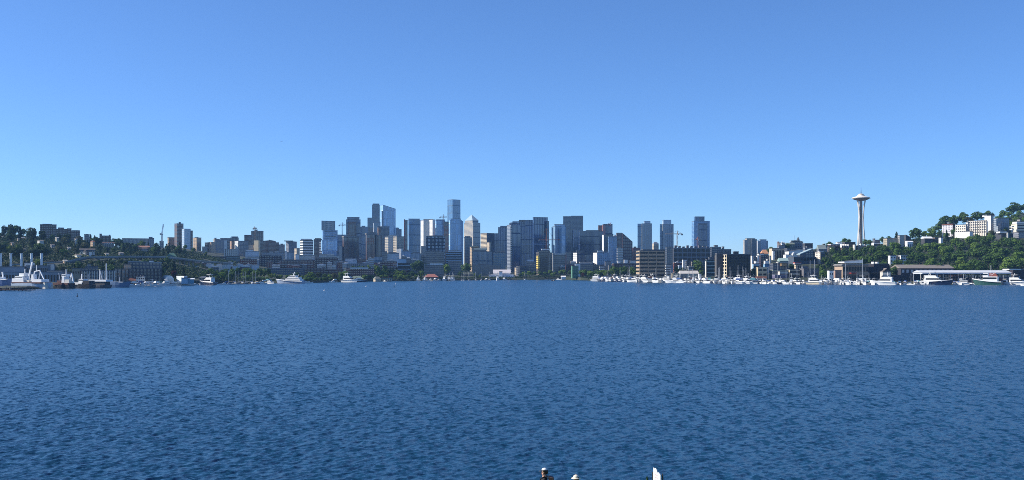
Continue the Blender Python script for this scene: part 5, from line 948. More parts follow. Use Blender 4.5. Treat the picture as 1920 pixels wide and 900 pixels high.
def boat(kind, x, yw, length_px=None, head=180, label=None, where=None, group=None, L=None, mast=None):
    """head: bow direction in degrees, 180 = towards -x, 0 = +x, 270 = at the camera"""
    fn, kw, L0, phrase = KIND[kind]; yw = max(yw, float(np.interp(x, SHX, SHY)) + .2)      # afloat, clear of the bank
    Y = CAMZ * F / (yw - HY); head = (r4.choice((320, 142, 150, 326)) if 165 <= head <= 195 else head); rz = R(head)
    if L is None:
        vis = abs(math.cos(rz)) + .3 * abs(math.sin(rz)); L = length_px / F * Y / vis if length_px else L0
    s = L / L0
    if kind not in _proto: r = _proto[kind] = fn(**kw)
    else: r = copy_tree(_proto[kind])
    p = (X(x, Y), Y, 0.05); r.location = p; r.rotation_euler = (0, 0, rz); r.scale = (s, s, s * (mast or (1.0 if 'sail' in kind else 1.3)))
    tag(r, None, 'boat'); LOC[r.name] = Vector(p)
    BOATS.append((x, Y, L))
    if label: r['label'] = label; r['group'] = group or 'boats moored round the lake'
    else: pend(r, x, phrase + ' ' + where, group or 'boats moored round the lake')
    return r
# --- centre and left shore
def superyacht():
    Y = 1380.0; p = P(545, HY + CAMZ * F / Y, Y); r = empty('superyacht', (p.x, p.y, 0), 'largest layered white yacht with raked decks and blue-grey hull on the far shore', 'yacht')
    off = LOC[r.name]; L = 38.0; W = 8.0
    def pt(name, fn, m):
        b = MB(); fn(b); b.v = [(off[0] - v[0], off[1] - v[1], off[2] + v[2]) for v in b.v]; return b.build(name, m, r)
    pt('hull', lambda b: hull_mesh(b, L, W, 2.6, 5.0, 1, .9), paint((150, 164, 184), .4)); pt('deck_rim', lambda b: rim(b, L, W, 2.6, 5.0, .9, .6), gel)
    for k, (a, c, z, w) in enumerate(((-16, 9, 2.7, 7.2), (-14, 6, 5.0, 6.4), (-9, 3, 7.2, 5.2))):
        pt('deckhouse', lambda b: house(b, a, c, z, z + 2.2, w, w * .95, 1.8, .2), cab_w)
        pt('window_strip', lambda b: house(b, a + .6, c - 1.2, z + .9, z + 1.6, w + .12, w + .05, 1.8, .2), smoke)
    pt('radar_mast', lambda b: [b.bar((-4, 0, 9.4), (-6, 0, 13.5), .7), b.box((-5, 0, 11.5), (1.5, 4, .3))], cab_w)
    pt('mast', lambda b: b.bar((-10, 0, 7), (-12, 0, 11), .25), cab_w)
    r.rotation_euler = (0, 0, R(-26)); r.scale = (1.1, 1.1, 1.1)
superyacht()
for k, x, y, w, h, lab in (
    ('yachtnavy', 390, 534.3, 42, 178, 'long dark-hulled motor yacht off the shoreline trees at the left bay'), ('sport', 371, 534.6, 16, 165, 'low white boat just left of the long dark-hulled yacht'),
    ('cruiserblue', 421, 534.2, 17, 200, 'broad white cruiser with thin mast right of the dark-hulled yacht'),
    ('cruiser', 491, 532.6, 20, 200, 'white cruiser moored under bright green trees, left of another cruiser'), ('cruiserteal', 506, 532.2, 22, 170, 'white cruiser with teal canopy beside the layered superyacht bow'),
    ('cruiser', 570, 531.0, 20, 10, 'white cruiser at the stern of the layered superyacht'), ('sport', 580, 530.6, 14, 0, 'low white launch trailing right of the superyacht'),
    ('cruiser', 625, 529.8, 15, 215, 'lone small white cruiser between park trees and a long yacht'), ('yacht', 655, 529.2, 36, 182, 'long white yacht moored before the green-roofed pavilion'), ('yachtnavy', 676, 528.6, 22, 10, 'blue-hulled yacht tucked in right of the pavilion yacht'),
    ('sport', 724, 527.8, 14, 190, 'white launch under the flat boat shelter'), ('sport', 729, 527.8, 12, 340, 'second white launch under the flat boat shelter'),
    ('trawlerwhite', 784, 527.0, 9, 250, 'tall white boat at the left corner of the red-roofed lakeside building'), ('trawlerwhite', 797, 527.0, 11, 240, 'tall white boat just in front of the red roof'),
    ('cruiser', 806, 527.0, 10, 225, 'stubby white boat below the red roof'), ('cruiser', 815, 527.0, 9, 250, 'white boat at the middle of the red-roofed front'), ('cruiser', 822, 526.9, 10, 200, 'white boat at the right end of the red-roofed front'),
    ('trawlerwhite', 834, 526.8, 12, 245, 'white boat with rounded cover right of the red roof'), ('trawlerwhite', 842, 526.7, 9, 260, 'white covered boat close left of the tall peaked one'), ('trawlerwhite', 848, 526.7, 11, 255, 'white boat with tall peaked cover by the dark tree'),
    ('cruiser', 911, 526.2, 9, 230, 'tiny white boat left of the white lakeside museum'), ('trawlerwhite', 933, 525.8, 8, 265, 'white boat with pointed bow before the museum porch'), ('trawlerwhite', 946, 525.6, 9, 240, 'taller white boat in front of the museum entrance'),
    ('sportdark', 1037, 526.6, 8, 190, 'small dark runabout alone on the water off the shore lawn'), ('sport', 1049, 524.6, 12, 180, 'white launch tied below the shore kiosk'),
): boat(k, x, y, w, h, lab)
for x, y, w, h in ((866.5, 526.7, 9, 250), (870.5, 526.8, 9, 240), (880, 526.6, 9, 230), (902.5, 526.3, 10, 260), (892, 526.3, 8, 250), (918, 526.0, 9, 240), (985, 525.2, 8, 230)): boat('sail', x, y, w, h, where='in the row before the museum shore', L=11)
for x, y, h in ((441, 532.8, 190), (448, 533.0, 200), (455, 532.6, 175), (462, 532.8, 210), (473, 532.4, 190), (480, 532.6, 170), (430, 533.3, 200)): boat('sail' if int(x) % 2 else 'saildark', x, y, None, h, where='on the bushy shore left of the superyacht', L=11.5)
for x, y, h, k in ((246, 535.8, 200, 'cruiser'), (252, 536.3, 230, 'sport'), (258, 535.9, 210, 'cruiserblue'), (264, 536.4, 250, 'cruiser'), (271, 536, 220, 'cruiser'), (281, 535.6, 200, 'yacht'), (290, 536.0, 240, 'cruiser'), (297, 535.7, 220, 'cruiserteal'), (303, 535.5, 215, 'cruiser'), (309, 535.7, 240, 'yacht'), (317, 535.2, 200, 'cruisernavy'), (324, 535.4, 230, 'cruiser'), (332, 535.2, 215, 'cruiser'), (339, 534.9, 220, 'sportdark'), (346, 535.1, 200, 'cruiserblue'), (354, 534.9, 240, 'cruiser'), (361, 534.8, 200, 'sport')):
    boat(k, x, y, None, h, where='berthed before the barrel-roofed shed', L=rnd.uniform(9, 13) if k != 'yacht' else 15)
# --- the crowded right marina
r2 = random.Random(21)
ZONES = ((1118, 1190, 'berthed left of the tan banded office'), (1190, 1256, 'berthed below the tan banded office'), (1256, 1338, 'berthed before the grey marina shed'), (1338, 1412, 'at the quay below the black glass office'))
kinds = ['cruiser', 'cruiser', 'yacht', 'cruiserblue', 'cruiser', 'sport', 'trawlerwhite', 'yacht', 'cruiserteal', 'cruiser', 'sail', 'cruisernavy', 'yacht', 'home']
for x0, x1, where in ZONES:
    for row, (dy, st) in enumerate(((-.85, 6.6), (-.35, 7.2), (.2, 7.6))):
        x = x0 + r2.uniform(0, 4) + row * 2
        while x < x1 - 2:
            yw = float(np.interp(x, SHX, SHY)) + 1.0 + dy * .9; k = r2.choice(kinds)
            boat(k, x, yw, None, r2.choice((150, 236, 248, 255, 262, 270, 284, 300, 330)) + r2.uniform(-8, 8), where=where, L={'yacht': 18, 'trawlerwhite': 14, 'sport': 9, 'home': 11, 'sail': 12}.get(k, 13.5) * r2.uniform(.95, 1.35))
            x += st * r2.uniform(.75, 1.35)
for x0, x1, where, dy in ((1400, 1480, 'behind the float below the cream flats', -1.6), (1480, 1556, 'behind the cream motor yacht', -1.5), (1556, 1672, 'in the second row before the tan restaurant', -1.4), (1403, 1500, 'in the front row below hillside houses', .8), (1540, 1710, 'in the front row before the timber hall', .6), (1716, 1890, 'berthed under the long moorage roof', -1.5)):
    x = x0
    while x < x1:
        k = r2.choice(kinds[:-1]); boat(k, x, float(np.interp(x, SHX, SHY)) + dy + r2.uniform(-.05, .35), None, r2.choice((236, 248, 255, 262, 270, 284, 300)), where=where, L={'yacht': 16, 'trawlerwhite': 13, 'sport': 9, 'sail': 11}.get(k, 12) * r2.uniform(.85, 1.1)); x += r2.uniform(7, 12)
# --- right shore, bigger boats
for k, x, y, w, h, lab in (
    ('cruiser', 1402, 531.6, 10, 230, 'white cruiser left of a black-and-white bow pair'), ('sportdark', 1409, 531.9, 8, 265, 'black-bowed boat pointing at the open water below cream flats'), ('home', 1427, 530.5, 22, 0, 'long grey float home behind white bows below the cream flats'),
    ('cruiser', 1447, 532.6, 15, 215, 'white cruiser with dark cabin, first right of the grey float home'), ('trawlerwhite', 1463, 532.4, 15, 235, 'white wheelhouse boat next to a tall bare mast'), ('cruiserteal', 1471, 531.6, 10, 300, 'white boat with teal canopy in the second row by tall masts'), ('trawlerwhite', 1484, 532.8, 14, 255, 'white boat with stacked oval windows below the red-awning house'), ('cruiser', 1496, 532.6, 12, 245, 'white cruiser bow-on left of the cream yacht'),
    ('cruiser', 1507, 532.9, 10, 230, 'small white cruiser tight against the cream yacht'), ('yachtcream', 1530, 533.2, 36, 184, 'long cream motor yacht with arched cabin'), ('cruiser', 1563, 533.3, 28, 176, 'long white cruiser right of the cream yacht'), ('yacht', 1579, 532.0, 26, 200, 'high white yacht behind the long white cruiser'),
    ('yacht', 1611, 533.6, 37, 178, 'white motor yacht in front of the plain black block'), ('yacht', 1625, 532.2, 27, 175, 'white yacht behind and right of the black block yacht'), ('cruiser', 1602, 532.2, 18, 200, 'white cruiser half hidden under the tan restaurant'), ('yacht', 1657, 534.2, 45, 181, 'biggest white motor yacht, broadside before the dark timber hall'),
    ('sportdark', 1690, 533.2, 20, 176, 'low dark boat under the dark timber hall'), ('sportdark', 1701, 533.0, 14, 200, 'black runabout at the end of the white float'), ('yachtnavy', 1754, 533.9, 52, 322, 'blue-hulled white-topped yacht under the moorage roof'), ('cruiser', 1719, 532.9, 12, 250, 'white cruiser at the left mouth of the moorage roof'),
    ('trawlerwhite', 1804, 533.9, 26, 186, 'white fishing cruiser between two posts of the moorage roof'), ('trawler', 1853, 534.5, 46, 178, 'green-hulled classic yacht with a row of windows by the red-roofed boathouse'),
    ('yacht', 1909, 533.9, 40, 182, 'sleek white yacht cut by the right frame edge'), ('cruiser', 1926, 536.2, 22, 180, 'white bow poking in at the lower right shore corner'), ('cruiserblue', 1790, 532.3, 12, 240, 'white boat with blue canopy inside the moorage'), ('cruiser', 1828, 532.4, 12, 230, 'white cruiser inside the moorage left of the red boathouse'),
): boat(k, x, y, w, h, lab)
for x, yt, y in ((1458.5, 490, 531.8), (1494.5, 497, 531.6), (1519, 489, 531.6), (1527, 487.5, 531.8), (1585.5, 495, 532), (1617, 486, 532), (1440.5, 500, 531.4), (1474, 500, 531.4), (1384, 497, 530.6), (1393, 500, 530.6), (1369, 500, 530.4), (1216, 500, 528.2), (1230, 503, 528.4), (1181, 500, 527.6), (1163, 506, 527.3), (1287, 504, 529.3), (1277, 506, 529.2)):
    Y = CAMZ * F / (y - HY); Hm = Zp(yt, Y); boat('sail' if int(x) % 3 else 'saildark', x, y, None, 255, where='with a tall mast rising from the right marina', L=11 * max(.8, min(1.5, Hm / 15)), mast=Hm / 15 / max(.8, min(1.5, Hm / 15)))
# --- floats and piers
def pier(label, x0, x1, y, d=3.0, mat=None, name='pontoon'):
    Y = CAMZ * F / (y - HY); a, c = X(x0, Y), X(x1, Y); r = empty(name, ((a + c) / 2, Y, 0), label, 'dock')
    b = MB(); b.box(((a + c) / 2, Y, .45), (c - a, d, .3)); b.build('deck', mat or conc, r)
    for k in range(max(2, int((c - a) / 12))):
        b = MB(); xx = a + 2 + (c - a - 4) * k / max(1, int((c - a) / 12) - 1); b.lathe((xx, Y + d / 2 + .25, -1), [(.2, 0), (.2, 3.4)], 8); b.build('pile', brownb, r)
pier('white float in front of the dark timber hall', 1688, 1752, 534.0, 2.5, offw)
pier('long pale float below the left packed berths', 1120, 1252, 527.4, 2.5)
pier('long pale float below the grey marina shed berths', 1256, 1340, 529.0, 2.5)
pier('grey float along the boats below the cream flats', 1410, 1548, 531.2, 2.5)
pier('concrete shore ledge below the lawn trees', 990, 1062, 524.35, 4, offw, 'quay')
pier('pale float before the barrel-roofed shed', 244, 366, 534.6, 2.5)

# ---------------------------------------------------------------- ships at the left yard
def ship(name, label, cat, x0, x1, yd, yb, Y, hm, bow, W, parts, bars=(), rail=None):
    L = (x1 - x0) / F * Y; cx = X((x0 + x1) / 2, Y); r = empty(name, (cx, Y, 0), label, cat)
    b = MB(); hull_mesh(b, L, W, Zp(yd, Y), Zp(yb, Y), 1.2, .92, .9, (cx, Y, 0), 1 if bow == 'R' else -1); b.build('hull', hm, r)
    for q in parts:
        nm, a, c, yt, y0, m = q[:6]; d = q[6] if len(q) > 6 else W * .6; z1, z0 = Zp(yt, Y), Zp(y0, Y); xa, xb_ = X(a, Y), X(c, Y); t = q[7] if len(q) > 7 else .12
        b = MB(); h = z1 - z0; b.hull([(xa, Y - d / 2, z0), (xb_, Y - d / 2, z0), (xb_, Y + d / 2, z0), (xa, Y + d / 2, z0)], [(xa + h * t, Y - d / 2, z1), (xb_ - h * t, Y - d / 2, z1), (xb_ - h * t, Y + d / 2, z1), (xa + h * t, Y + d / 2, z1)]); b.build(nm, m, r)
    for nm, pts, w, m in bars:
        b = MB()
        for p, q in zip(pts, pts[1:]): b.bar(P(p[0], p[1], Y), P(q[0], q[1], Y), w)
        b.build(nm, m, r)
    r.rotation_euler = (0, 0, R(-24)); r.scale = (1.09, 1, 1)
    BL.append((x0, x1, yd, label))
wh2 = paint((228, 230, 230), .5, .1)
ship('factory_ship', 'large pale grey factory ship with white upper works and raised crane boom', 'ship', 22, 101, 531, 529.5, 985, paint((176, 190, 206), .6), 'R', 13,
     [('deck_edge', 24, 92, 528.8, 531.2, redh, 12.4, 0), ('deckhouse', 22, 50, 522, 529, wh2, 10), ('bridge', 27, 46, 517.5, 522, wh2, 8), ('bridge_window', 28, 45, 519, 520.6, smoke, 8.2), ('wheelhouse', 35, 47, 512.5, 517.5, wh2, 6), ('funnel', 61, 68, 514.5, 529, wh2, 4, .1), ('deckhouse', 71, 91, 523.5, 529, wh2, 9), ('winch_house', 50, 60, 525, 529, offw, 7), ('bow_block', 93.5, 100, 529.5, 541, paint((206, 200, 186)), 9)],
     [('crane_boom', [(53, 516), (60.5, 491.5)], 1.1, wh2), ('gantry', [(63, 524), (66, 509), (78, 507), (88, 524)], .8, wh2), ('mast', [(43, 513), (43, 504)], .5, wh2), ('mast', [(70.5, 508), (70.5, 497)], .4, wh2), ('stay', [(76, 523), (79, 510)], .7, greyh), ('crane_post', [(52, 528), (53, 515)], 1.2, wh2)])
ship('work_ship', 'blue-hulled ship with a white bow house at the frame edge', 'ship', -30, 27, 525, 522, 1000, paint((96, 118, 160), .6), 'R', 11,
     [('deckhouse', -20, 6, 519, 526, wh2, 8), ('bow_rail', -28, 24, 522.8, 524.6, wh2, 9.5, 0)], [('mast', [(8.5, 523), (6, 510)], 1.0, wh2), ('mast', [(-4, 519), (-4, 508)], .5, wh2)])
ship('fishing_trawler', 'rust red fishing trawler with white wheelhouse and masts', 'ship', 100, 139, 534, 531, 990, blackh, 'L', 9,
     [('deck_edge', 102, 137, 530.5, 534.2, redh, 8.6, 0), ('wheelhouse', 120, 127, 518, 530, wh2, 6), ('bridge', 119, 129, 514, 518.5, wh2, 5), ('bridge_window', 119.6, 128.4, 515, 516.8, smoke, 5.2), ('deckhouse', 127, 138, 524, 531, offw, 6), ('net_drum', 108, 116, 526, 531, redh, 5)],
     [('gantry', [(132, 530), (138, 513), (142, 530)], .9, wh2), ('mast', [(125, 514), (125, 504)], .5, wh2), ('mast', [(112, 530), (108, 512)], .4, greyh)])
ship('fishing_boat', 'black-hulled fishing boat with a white raked bow and pilothouse', 'ship', 139, 177, 533.5, 530, 1000, blackh, 'L', 9,
     [('bow_rail', 140, 160, 529.5, 533.5, wh2, 8.2, 0), ('pilothouse', 150, 162, 523, 531, wh2, 6), ('deckhouse', 160, 176, 526, 533, blackh, 7), ('bridge_window', 151, 161, 524.4, 526, smoke, 6.2)],
     [('mast', [(151, 530), (152.5, 514)], .8, wh2), ('mast', [(167, 526), (167, 514)], .4, greyh)])
ship('covered_barge', 'long barge under a white canvas roof beside a tall pale mast', 'barge', 166, 212, 534, 533.5, 1020, paint((90, 90, 96)), 'R', 10,
     [('canopy', 167, 209, 524.5, 527.8, wh2, 9, .3), ('deckhouse', 172, 204, 527.8, 534, dgrey, 7, 0)], [('mast', [(201.5, 533), (201.5, 494)], .75, paint((200, 206, 210))), ('boom', [(193, 526), (188, 508)], .6, greyh), ('mast', [(187, 526), (187, 505)], .5, wh2)])
ship('navy_hulk', 'long flat dull blue ship hull moored low before the tan quay block', 'ship', 187, 246, 529.5, 527.5, 1060, paint((96, 122, 152), .6), 'R', 11,
     [('deck_plate', 190, 240, 528.2, 529.6, greyh, 9, 0), ('deckhouse', 196, 206, 525, 529.5, greyh, 6)], [('mast', [(226, 529), (226, 520)], .4, greyh)])
ship('work_boat', 'small white work boat lying at the end of the trawler row', 'boat', 181, 190, 536.5, 535, 1075, wh2, 'R', 3, [('cabin', 183, 187, 533.5, 536.5, wh2, 2)])
# dark float with stored gear
def dark_float():
    Y = 870.0; r = empty('storage_pier', tuple(P(28, 545, Y)), 'dark timber storage pier crowded with gear at the frame edge', 'pier'); a, c = X(-40, Y), X(57, Y)
    b = MB(); b.box(((a + c) / 2, Y + 4, .7), (c - a, 12, .6)); b.build('deck', brownb, r)
    for k in range(12): b = MB(); b.lathe((a + 2 + k * (c - a - 4) / 11, Y - 1.8, -1.5), [(.22, 0), (.22, 3.6)], 8); b.build('pile', paint((52, 44, 40)), r)
    b = MB(); b.hull([(X(10, Y), Y + 1, 3.6), (X(50, Y), Y + 1, 3.6), (X(50, Y), Y + 9, 3.6), (X(10, Y), Y + 9, 3.6)], [(X(12, Y), Y + 2, 4.2), (X(48, Y), Y + 2, 4.2), (X(48, Y), Y + 8, 4.2), (X(12, Y), Y + 8, 4.2)]); b.build('shed_roof', paint((70, 84, 88)), r)
    for k in range(6): b = MB(); xx = X(11 + k * 7.6, Y); b.box((xx, Y + 1.4, 2.3), (.25, .25, 2.6)); b.build('post', dgrey, r)
    rr = random.Random(5)
    for k in range(16): b = MB(); b.box((rr.uniform(a + 2, c - 2), Y + rr.uniform(0, 7), 1.7), (rr.uniform(.8, 2.4), rr.uniform(.8, 2), rr.uniform(.8, 1.8)), rr.uniform(0, 3)); b.build('gear_crate', rr.choice([brownb, dgrey, greyh, dkmet, paint((70, 60, 52))]), r)
dark_float(); boat('sport', 53, 547.2, 9, 0, 'tiny white skiff at the tip of the dark storage pier')
# --- buoys, tiny aircraft
def buoy(x, y, label, h=1.2, mat=None):
    Y = CAMZ * F / (y - HY); r = empty('buoy', (X(x, Y), Y, 0), label, 'buoy', 'marker buoys out on the lake')
    b = MB(); b.lathe((X(x, Y), Y, -.3), [(.1, 0), (.55, .1), (.6, .6), (.2, .95)], 12); b.build('float', mat or wht, r)
    b = MB(); b.lathe((X(x, Y), Y, .5), [(.16, 0), (.13, h)], 8); b.build('post', mat or wht, r)
buoy(608, 545.5, 'white marker buoy farthest left, nearer than the others', 1.3); buoy(686.5, 537.5, 'white buoy off the cream pyramid-roofed boathouse', 1.4); buoy(742, 533, 'white buoy pair member nearest the flat boat shelter', 1.3)
buoy(739, 538.5, 'dark post buoy below the flat boat shelter', 1.6, dkmet); buoy(1307, 534, 'white buoy off the grey marina shed', 1.2); buoy(1270, 542, 'white buoy standing alone in mid water off the tan banded office', 1.0, paint((120, 150, 180))); buoy(145, 556, 'dark post standing in the water off the trawler row', 1.5, dkmet)
def plane(x, y, Y, label, mat, s, rz):
    p = P(x, y, Y); r = empty('light_aircraft', tuple(p), label, 'aircraft'); cs, sn = math.cos(R(rz)), math.sin(R(rz))
    def put(nm, fn):
        b = MB(); fn(b); b.v = [(p.x + s * (v[0] * cs - v[1] * sn), p.y + s * (v[0] * sn + v[1] * cs), p.z + s * v[2]) for v in b.v]; b.build(nm, mat, r)
    put('fuselage', lambda b: [b.bar((-3, 0, 0), (2.2, 0, 0), 1.1, n=8), b.bar((2.2, 0, 0), (3.4, 0, -.1), .7, n=8), b.bar((-3, 0, 0), (-5.2, 0, .3), .6, n=8)])
    put('wing', lambda b: b.box((.6, 0, .6), (1.5, 11, .16))); put('tailplane', lambda b: b.box((-4.9, 0, .4), (.9, 3.6, .1))); put('fin', lambda b: b.hull([(-5.4, -.05, .4), (-4.3, -.05, .4), (-4.3, .05, .4), (-5.4, .05, .4)], [(-5.5, -.05, 1.8), (-4.9, -.05, 1.8), (-4.9, .05, 1.8), (-5.5, .05, 1.8)]))
plane(528.5, 265.8, 1900, 'tiny bluish aircraft speck high above the left hill skyline', paint((170, 190, 220)), .42, 20)
plane(1578.8, 300.8, 1900, 'tiny white aircraft speck in the sky left of the observation tower', wht, .37, 75)

# ---------------------------------------------------------------- trees
def leaf_mat(name, lo, hi):
    m, n, l, b = new_mat(name)
    oi = n.new('ShaderNodeObjectInfo'); tc = n.new('ShaderNodeTexCoord'); t = n.new('ShaderNodeTexNoise'); t.inputs['Scale'].default_value = 5.0; t.inputs['Detail'].default_value = 3
    l.new(tc.outputs['Object'], t.inputs['Vector'])
    ad = n.new('ShaderNodeMath'); ad.operation = 'MULTIPLY_ADD'; l.new(oi.outputs['Random'], ad.inputs[0]); ad.inputs[1].default_value = .55; l.new(t.outputs['Fac'], ad.inputs[2])
    mr = n.new('ShaderNodeMapRange'); mr.inputs['From Min'].default_value = .35; mr.inputs['From Max'].default_value = 1.2; l.new(ad.outputs[0], mr.inputs['Value'])
    mx = n.new('ShaderNodeMix'); mx.data_type = 'RGBA'; mx.inputs[6].default_value = (*lo, 1); mx.inputs[7].default_value = (*hi, 1)
    l.new(mr.outputs[0], mx.inputs[0]); l.new(mx.outputs[2], b.inputs['Base Color']); b.inputs['Roughness'].default_value = .7; b.inputs['Specular IOR Level'].default_value = .12
    tr = n.new('ShaderNodeBsdfTranslucent'); l.new(mx.outputs[2], tr.inputs['Color'])
    ms = n.new('ShaderNodeMixShader'); ms.inputs[0].default_value = .22; l.new(b.outputs[0], ms.inputs[1]); l.new(tr.outputs[0], ms.inputs[2])
    l.new(ms.outputs[0], n['Material Output'].inputs['Surface'])
    return m
LM = {'dark': leaf_mat('leaves_dark', (.036, .082, .022), (.115, .195, .045)), 'mid': leaf_mat('leaves_mid', (.08, .155, .028), (.185, .28, .06)), 'bright': leaf_mat('leaves_bright', (.09, .15, .025), (.16, .22, .05)),
      'conifer': leaf_mat('needles', (.014, .036, .018), (.04, .075, .03)), 'olive': leaf_mat('leaves_olive', (.06, .075, .03), (.11, .12, .05)), 'red': leaf_mat('leaves_red', (.07, .02, .02), (.12, .04, .035)), 'deep': leaf_mat('leaves_shade_toned', (.016, .042, .018), (.048, .09, .03)), 'shade': leaf_mat('undergrowth', (.014, .032, .012), (.034, .062, .02))}  # the 'deep' greens have the left slope's shade darkened into their colour
bark = paint((72, 62, 54), .9, .3, 0, 2.0)
def quads(C, Nn, S, rg):
    """one small square leaf clump at each centre, facing roughly along its normal"""
    k = len(C); Nn = Nn + rg.normal(size=(k, 3)) * .7; Nn /= np.linalg.norm(Nn, axis=1)[:, None]
    a = np.cross(Nn, rg.normal(size=(k, 3))); a /= np.linalg.norm(a, axis=1)[:, None]; b = np.cross(Nn, a)
    S = S[:, None] * rg.uniform(.6, 1.35, (k, 1)); a = a * S; b = b * S * rg.uniform(.6, 1, (k, 1))
    V = np.stack([C - a - b * .4, C + a * .3 - b, C + a + b * .5, C - a * .4 + b], 1).reshape(-1, 3)
    return V
def mesh_np(name, V, mat):
    me = bpy.data.meshes.new(name); me.vertices.add(len(V)); me.vertices.foreach_set('co', V.astype(np.float32).ravel())
    nq = len(V) // 4; me.loops.add(nq * 4); me.loops.foreach_set('vertex_index', np.arange(nq * 4, dtype=np.int32))
    me.polygons.add(nq); me.polygons.foreach_set('loop_start', np.arange(0, nq * 4, 4, dtype=np.int32)); me.update(calc_edges=True); me.materials.append(mat)
    return me
def crown(shape, seed, mat):
    """crown of a tree one unit tall"""
    rg = np.random.default_rng(seed); C = []; Nn = []; n = 1500
    if shape in ('broad', 'tall', 'shrub'):
        cz, rz_, rx = {'broad': (.60, .38, .40), 'tall': (.58, .42, .21), 'shrub': (.5, .48, .62)}[shape]
        for _ in range(17 if shape != 'tall' else 13):
            d = rg.normal(size=3); d /= np.linalg.norm(d); f = rg.uniform(.45, .86)
            c = np.array([d[0] * rx * f, d[1] * rx * f, cz + d[2] * rz_ * f * .9]); br = rg.uniform(.24, .40) * rx * (1.15 if d[2] > 0 else .9)
            q = rg.normal(size=(n // 15, 3)); q /= np.linalg.norm(q, axis=1)[:, None]; q[:, 2] = np.abs(q[:, 2]) * np.sign(q[:, 2] + .55)
            C.append(c + q * br * rg.uniform(.72, 1.08, (len(q), 1))); Nn.append(q + np.array([0, 0, .25]))
        q = rg.normal(size=(n // 6, 3)); q /= np.linalg.norm(q, axis=1)[:, None]
        C.append(np.array([0, 0, cz]) + q * np.array([rx, rx, rz_]) * rg.uniform(.3, .8, (len(q), 1))); Nn.append(q)
        size = .032 if shape != 'shrub' else .05
    else:                       # conifer: drooping tiers that narrow to a point
        for k in range(15):
            z = .1 + .88 * k / 15; r = (.22 * (1 - z) ** .85 + .012) * rg.uniform(.8, 1.15); m = int(40 + 110 * (1 - z)); a = rg.uniform(0, 6.283, m); rr = r * np.sqrt(rg.uniform(.15, 1, m))
            C.append(np.stack([np.cos(a) * rr, np.sin(a) * rr, z + .03 - rr * .22 + rg.normal(size=m) * .012], 1)); Nn.append(np.stack([np.cos(a) * .6, np.sin(a) * .6, np.full(m, .8)], 1))
        size = .028
    C = np.concatenate(C); Nn = np.concatenate(Nn)
    keep = C[:, 2] > .04; C, Nn = C[keep], Nn[keep]; C[:, 2] = np.minimum(C[:, 2], 1.0)
    return mesh_np('crown', quads(C, Nn, np.full(len(C), size), rg), mat)
def trunk_mesh(shape, seed):
    rg = random.Random(seed); b = MB(); top = {'broad': .62, 'tall': .7, 'shrub': .3}.get(shape, .96); w = .028
    b.lathe((0, 0, -.08), [(w * 1.5, 0), (w, .1), (w * .7, top * .5), (w * .3, top)], 7)
    if shape in ('broad', 'tall'):
        for _ in range(6):
            a = rg.uniform(0, 6.28); z = rg.uniform(.22, .5); l_ = rg.uniform(.14, .26) * (1 if shape == 'broad' else .6); b.bar((0, 0, z), (math.cos(a) * l_, math.sin(a) * l_, z + rg.uniform(.12, .25)), w * .6, n=5)
    me = bpy.data.meshes.new('trunk'); me.from_pydata(b.v, [], b.f); me.materials.append(bark); me.update(); return me
_cm = {}; TREES = []
NAMES = {'broad': 'broadleaf_tree', 'tall': 'columnar_tree', 'shrub': 'shrub', 'con': 'conifer_tree'}
COLW = {'dark': 'dark green', 'deep': 'shade-toned green', 'mid': 'mid green', 'bright': 'bright yellow-green', 'conifer': 'dark', 'olive': 'olive brown', 'red': 'dark red'}
r3 = random.Random(11)
def tree(x, Y, h, shape, colour, label=None, where=None, wide=1.0):
    v = r3.randrange(4); k = (shape, colour, v)
    if k not in _cm: _cm[k] = (crown(shape, hash_(k), LM['conifer' if shape == 'con' else colour]), trunk_mesh(shape, v))
    wx = X(x, Y); g = max(.9, gz(wx, Y)); r = empty(NAMES[shape], (wx, Y, g), label, 'shrub' if shape == 'shrub' else 'tree', rz=r3.uniform(0, 6.28))
    w = wide * r3.uniform(.78, 1.3); r.scale = (h * w, h * w, h)
    for nm, me in zip(('crown', 'trunk'), _cm[k]):
        o = bpy.data.objects.new(nm, me); col.objects.link(o); o.parent = r
    if label: r['group'] = 'single trees standing out'
    else:
        base = (COLW[colour] + ' ' if shape != 'con' else 'dark ') + {'broad': 'rounded tree', 'tall': 'tall narrow tree', 'shrub': 'shrub', 'con': 'conifer'}[shape] + ' ' + where
        pend(r, x, base, {'broad': 'rounded', 'tall': 'narrow', 'shrub': 'low', 'con': 'conifer'}[shape] + ' trees ' + where)
    TREES.append((x, Y, h)); return r
def hash_(k): return sum(ord(c) * (i + 3) for i, c in enumerate(''.join(map(str, k)))) % 99991
def tree_top(x, ytop, Y, shape, colour, label=None, where=None, wide=1.0):
    """a tree whose tip stands at photo row ytop"""
    return tree(x, Y, max(4.0, Zp(ytop, Y) - gz_px(x, Y)), shape, colour, label, where, wide)
KEEP = []                       # (x0, x1, row of the base, depth): fronts the photo shows clear of trees
for o in list(sc.objects):
    if o.parent is None and o.get('category') in ('house', 'apartment block', 'hospital', 'restaurant', 'office', 'warehouse') and o.type == 'EMPTY':
        pts = []
        for ch in o.children:
            if ch.type == 'MESH' and ch.name.split('.')[0] in ('wall', 'main_block', 'wing', 'end_wing', 'upper_block', 'terrace', 'main_hall'):
                pts += [(o.location + ch.location + v.co) for v in ch.data.vertices]
        if pts: KEEP.append((min(HX + p.x / p.y * F for p in pts), max(HX + p.x / p.y * F for p in pts), min(HY - (p.z - CAMZ) / p.y * F for p in pts), min(p.y for p in pts)))
